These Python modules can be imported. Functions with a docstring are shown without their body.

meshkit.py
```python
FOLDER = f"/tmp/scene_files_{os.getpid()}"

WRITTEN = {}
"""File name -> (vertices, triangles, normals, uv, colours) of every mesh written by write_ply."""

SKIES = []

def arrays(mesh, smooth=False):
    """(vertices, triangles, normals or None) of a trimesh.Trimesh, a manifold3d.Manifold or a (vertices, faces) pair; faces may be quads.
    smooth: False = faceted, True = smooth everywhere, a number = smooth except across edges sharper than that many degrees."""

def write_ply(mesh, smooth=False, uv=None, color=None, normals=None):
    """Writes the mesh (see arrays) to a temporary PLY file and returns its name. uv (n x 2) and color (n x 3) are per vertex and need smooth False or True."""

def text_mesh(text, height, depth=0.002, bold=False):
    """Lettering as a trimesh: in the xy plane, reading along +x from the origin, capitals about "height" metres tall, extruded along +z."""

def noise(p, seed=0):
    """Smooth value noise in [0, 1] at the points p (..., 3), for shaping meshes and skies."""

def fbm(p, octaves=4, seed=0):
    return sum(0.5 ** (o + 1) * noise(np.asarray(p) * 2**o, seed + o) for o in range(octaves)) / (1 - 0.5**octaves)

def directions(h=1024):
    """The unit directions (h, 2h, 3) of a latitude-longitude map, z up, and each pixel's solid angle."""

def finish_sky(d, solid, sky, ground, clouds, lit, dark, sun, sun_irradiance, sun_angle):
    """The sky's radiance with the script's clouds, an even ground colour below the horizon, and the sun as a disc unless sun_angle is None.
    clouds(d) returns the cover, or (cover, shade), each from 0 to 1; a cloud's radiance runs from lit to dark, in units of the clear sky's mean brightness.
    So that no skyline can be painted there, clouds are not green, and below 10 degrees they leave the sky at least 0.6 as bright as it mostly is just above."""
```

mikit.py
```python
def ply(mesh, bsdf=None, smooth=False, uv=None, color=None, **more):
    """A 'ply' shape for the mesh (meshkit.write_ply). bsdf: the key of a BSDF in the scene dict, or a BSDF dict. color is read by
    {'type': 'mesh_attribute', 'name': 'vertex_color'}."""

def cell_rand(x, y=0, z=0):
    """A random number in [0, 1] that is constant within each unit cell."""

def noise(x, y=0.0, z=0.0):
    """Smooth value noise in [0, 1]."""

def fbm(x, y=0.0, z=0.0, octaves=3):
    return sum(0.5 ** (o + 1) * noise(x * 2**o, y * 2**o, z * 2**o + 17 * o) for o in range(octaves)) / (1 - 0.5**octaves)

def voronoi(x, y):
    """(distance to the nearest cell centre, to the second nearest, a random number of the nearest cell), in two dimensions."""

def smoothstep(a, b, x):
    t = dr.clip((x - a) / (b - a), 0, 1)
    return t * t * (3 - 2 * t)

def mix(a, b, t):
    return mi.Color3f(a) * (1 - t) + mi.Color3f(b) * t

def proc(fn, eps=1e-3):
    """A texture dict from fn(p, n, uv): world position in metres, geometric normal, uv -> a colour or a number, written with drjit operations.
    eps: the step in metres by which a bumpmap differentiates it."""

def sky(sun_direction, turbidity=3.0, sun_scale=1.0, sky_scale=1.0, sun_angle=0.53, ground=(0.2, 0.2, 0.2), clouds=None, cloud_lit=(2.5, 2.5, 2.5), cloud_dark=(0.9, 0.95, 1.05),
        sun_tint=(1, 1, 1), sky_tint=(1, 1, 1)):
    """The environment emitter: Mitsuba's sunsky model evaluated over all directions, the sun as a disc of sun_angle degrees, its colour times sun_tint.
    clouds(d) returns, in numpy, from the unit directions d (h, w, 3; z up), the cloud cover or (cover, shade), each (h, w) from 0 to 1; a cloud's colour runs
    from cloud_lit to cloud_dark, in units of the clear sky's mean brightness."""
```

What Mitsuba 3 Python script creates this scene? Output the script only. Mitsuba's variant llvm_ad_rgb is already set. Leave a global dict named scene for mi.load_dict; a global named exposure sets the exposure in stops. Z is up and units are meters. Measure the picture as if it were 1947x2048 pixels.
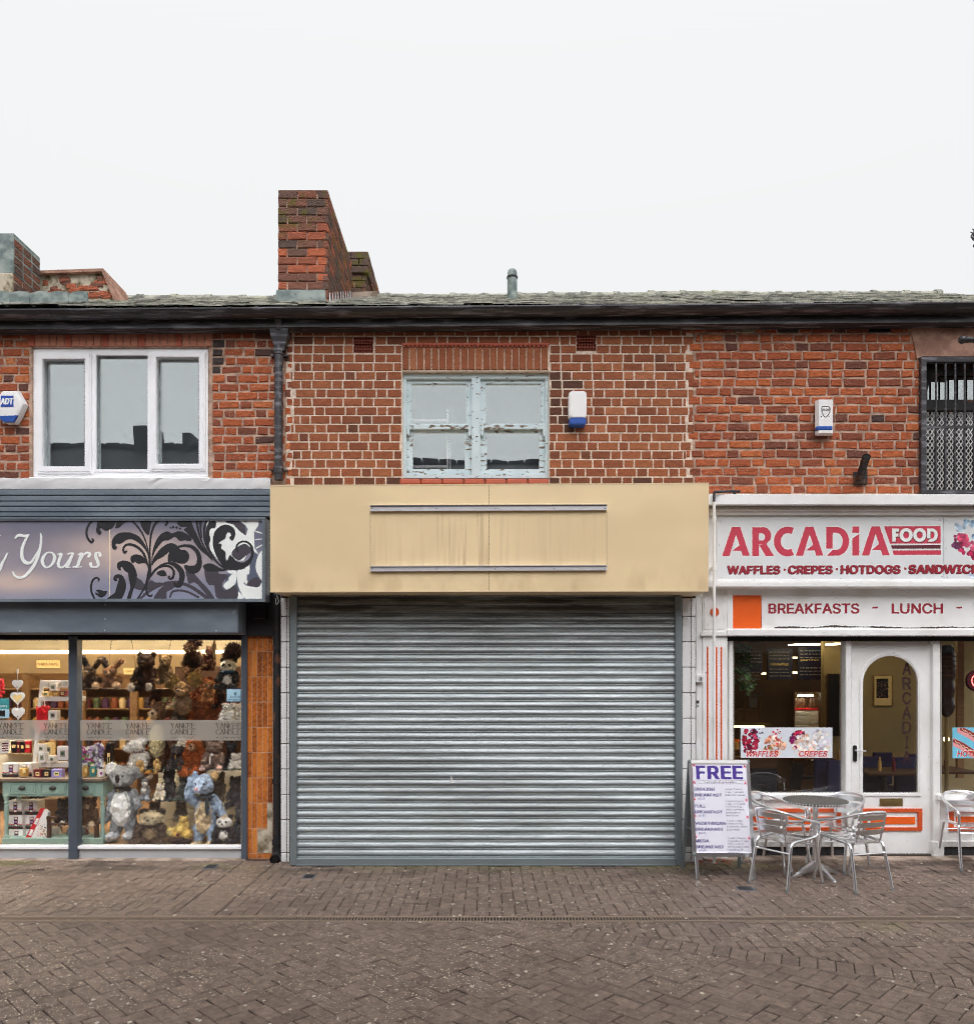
import math, random, numpy as np, trimesh, mitsuba as mi, drjit as dr, mikit, meshkit, manifold3d as m3
from shapely.geometry import Polygon, LineString, Point, box as sbox
from shapely.ops import unary_union
from shapely import affinity
from mikit import proc, noise, fbm, voronoi, cell_rand, smoothstep, mix

T = mi.ScalarTransform4f
# camera: on the pavement across the street, square to the shop fronts, lens shifted up
F, D, CX, HY, H = 1556.0, 7.78, 973.5, 1353.0, 1.835      # focal length (px of a 1947 px wide frame), distance, axis, horizon, eye height
scene, labels = {}, {}
scene['camera'] = {'type': 'perspective', 'fov': math.degrees(2 * math.atan(CX / F)), 'fov_axis': 'x', 'near_clip': 0.05, 'far_clip': 400.0,
                   'principal_point_offset_y': (1024.0 - HY) / 2048.0,
                   'to_world': T().look_at(origin=[0, -D, H], target=[0, 0, H], up=[0, 0, 1])}
# overcast daylight: white cloud everywhere, the sun only a broad bright patch of it, high behind the camera
scene['sky'] = mikit.sky((0.10, -0.66, 0.75), turbidity=4, sun_scale=0.30, sun_angle=44, ground=(0.12, 0.11, 0.10),
                         clouds=lambda d: (np.ones(d.shape[:2]), np.clip(1.0 - d[..., 2] / 0.9, 0, 1)),
                         cloud_lit=(1.31, 1.32, 1.332), cloud_dark=(1.215, 1.23, 1.24), sun_tint=(0.82, 0.97, 1.34))
exposure = 2.85

rng = np.random.default_rng(11)
random.seed(5)

# ---------------------------------------------------------------- helpers
def wx(px, Y=0.0): return (px - CX) * (D + Y) / F
def wz(py, Y=0.0): return H - (py - HY) * (D + Y) / F
def L(*c):
    c = np.array(c, float) / 255.0
    return [float(x) for x in np.where(c <= 0.04045, c / 12.92, ((c + 0.055) / 1.055) ** 2.4)]
def mat(key, **k):
    k.setdefault('type', 'principled')
    scene[key] = k
    return key
def col(key, c, rough=0.6, metal=0.0, spec=0.4, **k):
    bc = c if isinstance(c, dict) else {'type': 'rgb', 'value': L(*c)}
    return mat(key, base_color=bc, roughness=rough, metallic=metal, specular=spec, **k)
def two(key, inner):
    scene[key] = {'type': 'twosided', 'bsdf': inner}
    return key
_n = {}
def numbered(k):
    c = _n.get(k, -1) + 1
    _n[k] = c
    return k if c == 0 else '%s_%03d' % (k, c)
def thing(name, label, cat, group=None):
    k = numbered(name)
    labels[k] = {'label': label, 'category': cat}
    if group: labels[k]['group'] = group
    return k
def struct(name):
    k = numbered(name)
    labels[k] = {'kind': 'structure', 'label': name.replace('_', ' ')}
    return k
def part(parent, name, mesh, m, smooth=False, label=None, kind=None, uv=None, color=None, **more):
    k = numbered(parent + '__' + name)
    if isinstance(mesh, G): mesh = mesh.mesh()
    scene[k] = mikit.ply(mesh, m, smooth=smooth, uv=uv, color=color, **more)
    if label or kind:
        labels[k] = {a: b for a, b in (('label', label), ('kind', kind)) if b}
    return k

# chamfered box template
def _cham():
    from scipy.spatial import ConvexHull
    s = np.array([[a, b, c] for a in (-1, 1) for b in (-1, 1) for c in (-1, 1)], float)
    v, sg, ax = [], [], []
    for c in s:
        for k in range(3):
            w = c * 0.8; w[k] = c[k]
            v.append(w); sg.append(c); ax.append(k)
    v = np.array(v); h = ConvexHull(v)
    f = h.simplices.copy()
    for i, t in enumerate(f):
        n = np.cross(v[t[1]] - v[t[0]], v[t[2]] - v[t[0]])
        if n @ v[t].mean(0) < 0: f[i] = t[::-1]
    return np.array(sg), np.array(ax), f
_CS, _CA, _CF = _cham()
_BV = np.array([[x, y, z] for x in (0, 1) for y in (0, 1) for z in (0, 1)], float)
_BF = np.array([[0, 1, 3], [0, 3, 2], [4, 6, 7], [4, 7, 5], [0, 4, 5], [0, 5, 1], [2, 3, 7], [2, 7, 6], [0, 2, 6], [0, 6, 4], [1, 5, 7], [1, 7, 3]])
# box without its hidden back (+y) face, bevelled front: bricks, tiles
_KF = []
for a, b in ((0, 4), (4, 8)):
    for i in range(4):
        j = (i + 1) % 4
        _KF += [[a + i, a + j, b + j], [a + i, b + j, b + i]]
_KF += [[8, 9, 10], [8, 10, 11]]
_KF = np.array(_KF)

class G:
    """collects shapes into one mesh"""
    def __init__(s): s.v, s.f, s.n = [], [], 0
    def add(s, v, f):
        v = np.asarray(v, float); s.v.append(v); s.f.append(np.asarray(f, int) + s.n); s.n += len(v); return s
    def tm(s, m): return s.add(m.vertices, m.faces)
    def box(s, x0, y0, z0, x1, y1, z1, b=0.0):
        lo, hi = np.minimum([x0, y0, z0], [x1, y1, z1]), np.maximum([x0, y0, z0], [x1, y1, z1])
        if b <= 0: return s.add(lo + _BV * (hi - lo), _BF)
        h, c = (hi - lo) / 2, (hi + lo) / 2
        b = min(b, 0.45 * h.min())
        v = _CS * (h - b)
        v[np.arange(24), _CA] = _CS[np.arange(24), _CA] * h[_CA]
        return s.add(c + v, _CF)
    def pb(s, x0, y0, x1, y1, Y, dep, b=0.0):      # the box whose front face at depth Y covers this pixel rectangle of the frame
        return s.box(wx(x0, Y), Y, wz(y1, Y), wx(x1, Y), Y + dep, wz(y0, Y), b)
    def brick(s, x0, z0, x1, z1, Y, proud, b, jit=0.0, back=0.03):
        j = lambda k: rng.normal(0, jit, (4, k)) if jit else np.zeros((4, k))
        q = np.array([[x0, z0], [x1, z0], [x1, z1], [x0, z1]])
        s2 = np.array([[1, 1], [-1, 1], [-1, -1], [1, -1]])
        jj = j(2)
        A = q + jj
        py = Y - proud + rng.normal(0, jit * 0.7 + 1e-9)
        v = np.zeros((12, 3))
        v[:4, 0], v[:4, 2], v[:4, 1] = A[:, 0], A[:, 1], Y + back
        v[4:8, 0], v[4:8, 2], v[4:8, 1] = A[:, 0], A[:, 1], py + b
        B = A + s2 * b * 1.2
        v[8:, 0], v[8:, 2], v[8:, 1] = B[:, 0], B[:, 1], py + rng.normal(0, jit * 0.25 + 1e-9, 4)
        return s.add(v, _KF)
    def cyl(s, p0, p1, r0, r1=None, n=12, cap=True): return s.tube([p0, p1], [r0, r0 if r1 is None else r1], n, cap)
    def tube(s, pts, r, n=10, cap=True, closed=False):
        p = np.asarray(pts, float); m = len(p)
        r = np.broadcast_to(r, (m,)).astype(float)
        if closed: t = np.roll(p, -1, 0) - np.roll(p, 1, 0)
        else:
            d = np.diff(p, axis=0); t = np.zeros_like(p); d /= np.linalg.norm(d, axis=1, keepdims=True) + 1e-12
            t[0], t[-1] = d[0], d[-1]
            t[1:-1] = d[1:] + d[:-1]
        t /= np.linalg.norm(t, axis=1, keepdims=True) + 1e-12
        a = np.cross(t[0], [0, 0, 1.0] if abs(t[0][2]) < 0.9 else [1.0, 0, 0]); a /= np.linalg.norm(a)
        ang = np.arange(n) * 2 * np.pi / n
        vs = []
        for i in range(m):
            a = a - t[i] * (a @ t[i]); a /= np.linalg.norm(a) + 1e-12
            b = np.cross(t[i], a)
            vs.append(p[i] + r[i] * (np.cos(ang)[:, None] * a + np.sin(ang)[:, None] * b))
        v = np.vstack(vs); f = []
        for i in range(m if closed else m - 1):
            i2 = (i + 1) % m
            for k in range(n):
                k2 = (k + 1) % n
                f += [[i * n + k, i * n + k2, i2 * n + k2], [i * n + k, i2 * n + k2, i2 * n + k]]
        if cap and not closed:
            v = np.vstack([v, p[:1], p[-1:]])
            for k in range(n):
                k2 = (k + 1) % n
                f += [[m * n, k2, k], [m * n + 1, (m - 1) * n + k, (m - 1) * n + k2]]
        return s.add(v, f)
    def lathe(s, prof, c, n=20):            # prof: (radius, z) from bottom to top
        prof = np.asarray(prof, float); m = len(prof); ang = np.arange(n) * 2 * np.pi / n
        v = np.stack([prof[:, :1] * np.cos(ang), prof[:, :1] * np.sin(ang), np.repeat(prof[:, 1:], n, 1)], -1).reshape(-1, 3) + c
        f = []
        for i in range(m - 1):
            for k in range(n):
                k2 = (k + 1) % n
                f += [[i * n + k, i * n + k2, (i + 1) * n + k2], [i * n + k, (i + 1) * n + k2, (i + 1) * n + k]]
        return s.add(v, f)
    def ell(s, c, r, sub=2):
        m = trimesh.creation.icosphere(subdivisions=sub); return s.add(m.vertices * r + np.asarray(c, float), m.faces)
    def prism(s, poly, Y, dep):              # shapely polygon in x-z metres; front at Y, going back by dep
        for g in getattr(poly, 'geoms', [poly]):
            if g.geom_type != 'Polygon' or g.area < 1e-9: continue
            m = trimesh.creation.extrude_polygon(g, dep, engine='earcut')
            v = m.vertices
            s.add(np.stack([v[:, 0], Y + dep - v[:, 2], v[:, 1]], 1), m.faces)
        return s
    def profx(s, prof, x0, x1, flip=False):           # closed outline of (y, z) points drawn along x
        pg = Polygon(prof)
        m = trimesh.creation.extrude_polygon(pg, abs(x1 - x0), engine='earcut')
        v = m.vertices
        return s.add(np.stack([min(x0, x1) + v[:, 2], v[:, 0], v[:, 1]], 1), m.faces)
    def move(s, M):
        M = np.asarray(M, float); s.v = [v @ M[:3, :3].T + M[:3, 3] for v in s.v]; return s
    def mesh(s): return trimesh.Trimesh(np.vstack(s.v), np.vstack(s.f), process=False)

def ppoly(pts, Y): return Polygon([(wx(x, Y), wz(y, Y)) for x, y in pts]).buffer(0)
def prect(x0, y0, x1, y1, Y): return sbox(wx(x0, Y), wz(y1, Y), wx(x1, Y), wz(y0, Y))
def spline(pts, n=10, closed=False):
    p = np.asarray(pts, float)
    q = np.vstack([p[-1:], p, p[:2]]) if closed else np.vstack([2 * p[0] - p[1], p, 2 * p[-1] - p[-2]])
    out = []
    for i in range(1, len(q) - 2):
        a, b, c, d = q[i - 1], q[i], q[i + 1], q[i + 2]
        for t in np.arange(n) / n:
            out.append(0.5 * (2 * b + (c - a) * t + (2 * a - 5 * b + 4 * c - d) * t ** 2 + (3 * b - a - 3 * c + d) * t ** 3))
    if not closed: out.append(p[-1])
    return np.array(out)
def stroke(pts, w, n=8):                      # a brush stroke of varying width as a polygon
    P = np.asarray([list(p[:2]) for p in pts], float)
    W = np.asarray(w if np.ndim(w) else [w] * len(P), float)
    q = spline(np.column_stack([P, W]), n)
    polys = []
    for a, b in zip(q[:-1], q[1:]):
        c = unary_union([Point(a[:2]).buffer(max(a[2], .05) / 2, 6), Point(b[:2]).buffer(max(b[2], .05) / 2, 6)]).convex_hull
        polys.append(c)
    return unary_union(polys)
def pix(poly, Y, ox=0.0, oy=0.0, s=1.0):      # polygon in frame pixels (or zoomed pixels: origin + p / s) to metres at depth Y
    k = (D + Y) / F
    return affinity.affine_transform(poly, [k / s, 0, 0, -k / s, (ox - CX) * k, H - (oy - HY) * k])
_txt = {}
def text_poly_mesh(t, bold):
    if (t, bold) not in _txt:
        m = meshkit.text_mesh(t, 1.0, 0.02, bold)
        _txt[t, bold] = (np.array(m.vertices), np.array(m.faces))
    return _txt[t, bold]
def text(g, t, x0, y0, x1, y1, Y, dep=0.003, bold=False, slant=0.0, heavy=0.0):
    """lettering filling the pixel rectangle; its front at Y - dep"""
    v, f = text_poly_mesh(t, bold)
    lo, hi = v.min(0), v.max(0)
    u = (v - lo) / (hi - lo)
    X0, X1, Z0, Z1 = wx(x0, Y), wx(x1, Y), wz(y1, Y), wz(y0, Y)
    P = np.stack([X0 + u[:, 0] * (X1 - X0) + slant * (u[:, 1] - .5) * (Z1 - Z0), Y - u[:, 2] * dep, Z0 + u[:, 1] * (Z1 - Z0)], 1)
    for i, d in enumerate((-heavy, heavy) if heavy else ()):      # thicker strokes for extra bold faces
        g.add(P + [d, .0001 * (i + 1), 0], f)
    return g.add(P, f)

# ---------------------------------------------------------------- materials
def ramp(t, cols):
    c = mi.Color3f(L(*cols[0])); k = len(cols) - 1
    for i in range(k):
        c = mix(c, L(*cols[i + 1]), dr.clip(t * k - i, 0, 1))
    return c
def f_brick(p, n, uv):          # pressed brown-red facing brick; uv.x is the brick's own tone
    c = ramp(uv.x, [(84, 57, 46), (118, 71, 51), (137, 81, 56), (147, 91, 62), (164, 107, 77)])
    g = fbm(p.x * 34, p.y * 34, p.z * 52, 3)
    return c * (0.72 + 0.55 * g) * (0.84 + 0.32 * noise(p.x * 110, p.y * 110, p.z * 130))
def f_brick_old(p, n, uv):      # rough orange common brick
    c = ramp(uv.x, [(70, 62, 60), (130, 75, 57), (158, 85, 57), (174, 96, 60), (184, 114, 72)])
    g = fbm(p.x * 40, p.y * 40, p.z * 62, 3)
    c = c * (0.55 + 0.9 * g)
    fl = smoothstep(0.80, 0.86, noise(p.x * 120, p.y * 120, p.z * 150)) * smoothstep(0.45, 0.7, noise(p.x * 7, p.z * 9, uv.y * 40))
    return mix(c, L(205, 190, 172), fl * 0.75)
def f_brick_old_h(p, n, uv):
    return fbm(p.x * 60, p.y * 60, p.z * 90, 3)
def f_mortar(p, n, uv):
    g = fbm(p.x * 30, p.y * 30, p.z * 30, 3)
    return mix(L(218, 202, 184), L(194, 174, 154), smoothstep(.35, .75, g))
def f_mortar_old(p, n, uv):
    g = fbm(p.x * 22, p.y * 22, p.z * 22, 3)
    return mix(L(190, 162, 142), L(154, 128, 112), smoothstep(.3, .7, g))
def f_chim(p, n, uv):           # sooty chimney brick with moss
    c = ramp(uv.x, [(96, 80, 73), (116, 86, 75), (134, 88, 72), (156, 92, 71), (184, 104, 74)])
    g = fbm(p.x * 34, p.y * 34, p.z * 50, 3)
    c = c * (0.55 + 0.8 * g)
    moss = smoothstep(.50, .72, fbm(p.x * 9 + 5, p.y * 9, p.z * 9, 3)) * smoothstep(6.35, 6.95, p.z)
    return mix(c, L(96, 92, 40), moss * 0.8)
def f_slate(p, n, uv):
    g = fbm(p.x * 14, p.y * 14, p.z * 14, 3)
    c = mix(L(156, 155, 142), L(100, 101, 94), smoothstep(.35, .7, g))
    c = mix(c, L(160, 162, 138), smoothstep(.55, .75, fbm(p.x * 5 + 9, p.y * 9, p.z * 3, 3)) * .5)
    return c * (.7 + .6 * uv.x)
def f_lead(p, n, uv):
    g = fbm(p.x * 12, p.y * 12, p.z * 12, 4)
    return mix(L(98, 112, 110), L(150, 160, 154), smoothstep(.3, .75, g))
def f_black(p, n, uv):          # weathered black gutter paint
    g = fbm(p.x * 5, p.y * 40, p.z * 30, 4)
    return mix(L(50, 49, 52), L(112, 112, 118), smoothstep(.46, .8, g))
def f_tan(p, n, uv):            # tan fascia board: run-down streaks below the upper rail, faint dirt
    st = fbm(p.x * 46, 3.0, p.z * 1.1, 3)
    inside = smoothstep(-1.09, -1.07, p.x) * (1 - smoothstep(1.09, 1.115, p.x)) * smoothstep(2.84, 2.86, p.z) * (1 - smoothstep(3.36, 3.38, p.z))
    mid = dr.exp(-dr.square((p.x + 0.17) / 0.2)) * 0.75 + 0.25
    big = fbm(p.x * 1.3, 1.0, p.z * 1.6, 3)
    c = mix(L(228, 205, 162), L(218, 195, 153), smoothstep(.35, .7, big))
    c = mix(c, L(160, 134, 98), smoothstep(.48, .78, st) * inside * mid * .55)
    ed = dr.exp(-dr.square((p.x + 1.083) / .0035)) + dr.exp(-dr.square((p.x - 1.112) / .0035))
    c = mix(c, L(120, 100, 76), dr.clip(ed, 0, 1) * .5 * smoothstep(2.84, 2.86, p.z) * (1 - smoothstep(3.36, 3.38, p.z)))
    low = (1 - smoothstep(2.68, 2.95, p.z)) * smoothstep(.4, .8, fbm(p.x * 8, 2.0, p.z * 3, 3))
    return mix(c, L(178, 152, 112), low * .35)
def f_white(p, n, uv):          # old white gloss paint with grime
    g = fbm(p.x * 3.2, p.y * 3.2, p.z * 2.2, 4)
    c = mix(L(234, 235, 233), L(220, 219, 214), smoothstep(.42, .8, g))
    s = smoothstep(.84, .9, noise(p.x * 70, p.y * 70, p.z * 55)) * smoothstep(.55, .8, fbm(p.x * 6, p.y * 6, p.z * 6, 2))
    return mix(c, L(120, 112, 100), s * .7)
def f_sash(p, n, uv):           # flaking pale green paint over grey wood
    fl = smoothstep(.62, .68, fbm(p.x * 20, p.y * 40, p.z * 44, 4) + uv.x * .24 - .09)
    c = mix(L(200, 214, 217), L(182, 200, 203), noise(p.x * 9, p.y * 9, p.z * 9))
    w = mix(L(128, 112, 98), L(92, 80, 72), noise(p.x * 8, p.y * 90, p.z * 40))
    return mix(c, w, fl)
def f_paver(p, n, uv):          # damp brown block with pale aggregate and old gum
    g = noise(p.x * 105, p.y * 105, 1.0)
    g2 = noise(p.x * 150, p.y * 150, 7.0)
    big = fbm(p.x * 1.1, p.y * 1.4, 3.0, 3)
    c = ramp(dr.clip(uv.x * .55 + big * .5, 0, 1), [(86, 74, 66), (100, 86, 77), (109, 94, 84), (120, 104, 93)])
    c = c * (0.6 + 0.8 * fbm(p.x * 28, p.y * 28, 2.0, 3))
    c = mix(c, L(200, 186, 168), smoothstep(.82, .90, g) * (.12 + .75 * smoothstep(.35, .7, fbm(p.x * 1.7, p.y * 2.6, 8.0, 3))))
    c = mix(c, L(52, 44, 38), smoothstep(.74, .9, g2) * .45)
    wet = smoothstep(.52, .62, fbm(p.x * 2.6 + 11, p.y * 6, 5.0, 3)) * smoothstep(-.95, -.25, p.y)
    c = c * (1 - .45 * wet)                              # dark damp stains along the foot of the wall
    mo = smoothstep(.42, .60, fbm(p.x * 1.9 + 3, p.y * 3.1, 9.0, 3)) * smoothstep(-.60, -.12, p.y)
    c = mix(c, L(106, 100, 62), mo * .6)
    m2 = dr.exp(-dr.square((p.x - 3.05) / .30) - dr.square((p.y + 2.05) / .16)) * smoothstep(.4, .6, fbm(p.x * 6, p.y * 9, 4.0, 3))
    return mix(c, L(104, 100, 66), m2 * .55)
def f_sand(p, n, uv):
    g = fbm(p.x * 30, p.y * 30, 1.0, 3)
    return mix(L(36, 31, 26), L(22, 20, 17), g)
def f_tile(p, n, uv):           # orange-brown glazed tile, each with its own tone and darkened edges of the glaze
    g = fbm(p.x * 60, p.y * 10, p.z * 44, 3)
    c = ramp(dr.clip(uv.x + (g - .5) * .9, 0, 1), [(104, 54, 30), (156, 86, 38), (192, 110, 46), (204, 128, 60)])
    return c * (.78 + .4 * noise(p.x * 300, p.y * 300, p.z * 300))
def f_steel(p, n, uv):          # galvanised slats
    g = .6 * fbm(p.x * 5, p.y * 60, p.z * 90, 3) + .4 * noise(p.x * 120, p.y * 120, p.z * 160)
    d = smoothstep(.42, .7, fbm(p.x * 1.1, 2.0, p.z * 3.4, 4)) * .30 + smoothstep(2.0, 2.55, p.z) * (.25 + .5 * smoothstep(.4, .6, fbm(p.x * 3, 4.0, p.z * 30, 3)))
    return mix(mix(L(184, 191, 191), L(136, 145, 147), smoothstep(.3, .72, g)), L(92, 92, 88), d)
def f_concrete(p, n, uv):
    g = fbm(p.x * 9, p.y * 9, p.z * 9, 4)
    c = mix(L(168, 152, 138), L(120, 106, 94), smoothstep(.3, .7, g))
    return mix(c, L(66, 58, 50), smoothstep(.6, .75, fbm(p.x * 4 + 7, p.y * 6, p.z * 4, 3)) * .6)
def f_stone(p, n, uv):
    g = fbm(p.x * 7, p.y * 7, p.z * 7, 4)
    c = mix(L(176, 140, 122), L(140, 106, 92), smoothstep(.3, .75, g))
    return mix(c, L(90, 68, 60), smoothstep(.8, .9, noise(p.x * 90, p.y * 90, p.z * 90)) * .5)
def f_print(p, n, uv):          # printed backing of the gift shop's sign: slate violet with soft pink clouds
    x, z = p.x, p.z
    k = dr.exp(-dr.square((x + 4.45) / .42) - dr.square((z - 2.73) / .10)) + dr.exp(-dr.square((x + 3.42) / .62) - dr.square((z - 3.08) / .13)) + .8 * dr.exp(-dr.square((x + 3.2) / .7) - dr.square((z - 2.90) / .12)) + .35 * dr.exp(-dr.square((x + 4.9) / .6) - dr.square((z - 2.95) / .3))
    c = mix(L(106, 108, 126), L(134, 138, 158), dr.clip((3.2 - z) / .6, 0, 1))
    return mix(c, L(206, 184, 172), dr.clip(k, 0, 1) * .85)
def f_rust(p, n, uv):
    g = fbm(p.x * 16, p.y * 16, p.z * 9, 4)
    return mix(L(30, 29, 30), L(104, 66, 48), smoothstep(.55, .8, g))
def f_plaster(p, n, uv):
    g = fbm(p.x * 14, p.y * 14, p.z * 9, 4)
    return mix(L(190, 180, 160), L(96, 82, 58), smoothstep(.4, .72, g))
def f_wood(p, n, uv):
    g = fbm(p.x * 6, p.y * 6, p.z * 60, 3)
    return mix(L(142, 108, 70), L(106, 76, 46), g)
def f_greypaint(p, n, uv):      # slate-grey powder coat with faint weathering
    g = fbm(p.x * 2.2, p.y * 2, p.z * 5, 4)
    return mix(L(94, 104, 114), L(112, 122, 130), smoothstep(.3, .7, g))

def bsdf(fn, rough=.7, spec=.35, metal=0.0, bump=None, bs=.002, eps=1e-3, **k):
    b = {'type': 'principled', 'base_color': proc(fn), 'roughness': rough, 'specular': spec, 'metallic': metal, **k}
    return {'type': 'bumpmap', 'arbitrary': proc(bump, eps), 'scale': bs, 'bsdf': b} if bump else b
scene['brick'] = bsdf(f_brick, .85, .2)
scene['brick_old'] = bsdf(f_brick_old, .9, .2, bump=f_brick_old_h, bs=.012)
scene['brick_chimney'] = bsdf(f_chim, .9, .2, bump=f_brick_old_h, bs=.012)
scene['mortar'] = bsdf(f_mortar, .95, .1)
scene['mortar_old'] = bsdf(f_mortar_old, .95, .1)
scene['slate'] = bsdf(f_slate, .8, .3)
scene['lead'] = bsdf(f_lead, .6, .4)
scene['black_paint'] = bsdf(f_black, .38, .5)
scene['tan'] = bsdf(f_tan, .55, .3)
scene['white_paint'] = bsdf(f_white, .42, .45)
scene['sash_paint'] = bsdf(f_sash, .6, .3)
scene['paver'] = bsdf(f_paver, .6, .35)
scene['joint_sand'] = bsdf(f_sand, .9, .2)
scene['glazed_tile'] = bsdf(f_tile, .28, .5)
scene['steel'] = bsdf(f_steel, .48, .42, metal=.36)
scene['concrete'] = bsdf(f_concrete, .9, .2)
scene['stone'] = bsdf(f_stone, .9, .2)
scene['sign_print'] = bsdf(f_print, .5, .3)
scene['rusty'] = bsdf(f_rust, .6, .4)
scene['plaster'] = bsdf(f_plaster, .95, .1)
scene['wood'] = bsdf(f_wood, .5, .4)
scene['grey_paint'] = bsdf(f_greypaint, .42, .45)
col('upvc', (238, 239, 240), .25, spec=.5)
col('white_gloss', (232, 232, 230), .25, spec=.5)
col('white_plain', (226, 226, 224), .5)
col('black', (22, 22, 24), .5)
col('dark_void', (20, 18, 17), .9)
col('dark_print', (38, 38, 41), .5)
col('frame_grey', (76, 84, 94), .35, spec=.5)
col('guide_grey', (128, 138, 141), .4, metal=.4)
col('rail_alu', (204, 204, 206), .35, metal=.4)
col('alu', (244, 246, 248), .17, metal=.92)
col('alu_satin', (232, 234, 236), .24, metal=.97)
col('letter_red', (196, 66, 84), .4)
col('letter_maroon', (150, 40, 52), .45)
col('letter_purple', (70, 48, 140), .45)
col('orange', (232, 98, 34), .35, spec=.45)
col('orange_dark', (206, 84, 40), .4, spec=.45)
col('blue', (30, 76, 156), .25, spec=.5)
col('terracotta', (168, 84, 62), .6)
col('soldier_pink', (178, 118, 94), .8)
col('vent_clay', (120, 58, 44), .8)
col('tile_white', (226, 226, 224), .18, spec=.5)
col('grout_dark', (70, 62, 54), .9)
col('grout_pale', (176, 140, 112), .9)
col('drain_iron', (132, 116, 102), .6, metal=.2)
col('brass', (130, 110, 70), .4, metal=.6)
col('star_red', (206, 44, 80), .45)
col('text_grey', (84, 84, 110), .6)
scene['vcol'] = {'type': 'principled', 'base_color': {'type': 'mesh_attribute', 'name': 'vertex_color'}, 'roughness': .9, 'specular': .15}
scene['vcol_gloss'] = {'type': 'principled', 'base_color': {'type': 'mesh_attribute', 'name': 'vertex_color'}, 'roughness': .35, 'specular': .45}
scene['glass'] = {'type': 'thindielectric', 'int_ior': 1.5}
scene['glass_mirror'] = {'type': 'blendbsdf', 'weight': .48, 'a': {'type': 'thindielectric', 'int_ior': 1.5}, 'b': {'type': 'conductor', 'material': 'none', 'specular_reflectance': {'type': 'rgb', 'value': [.93, 1.0, 1.0]}}}
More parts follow.
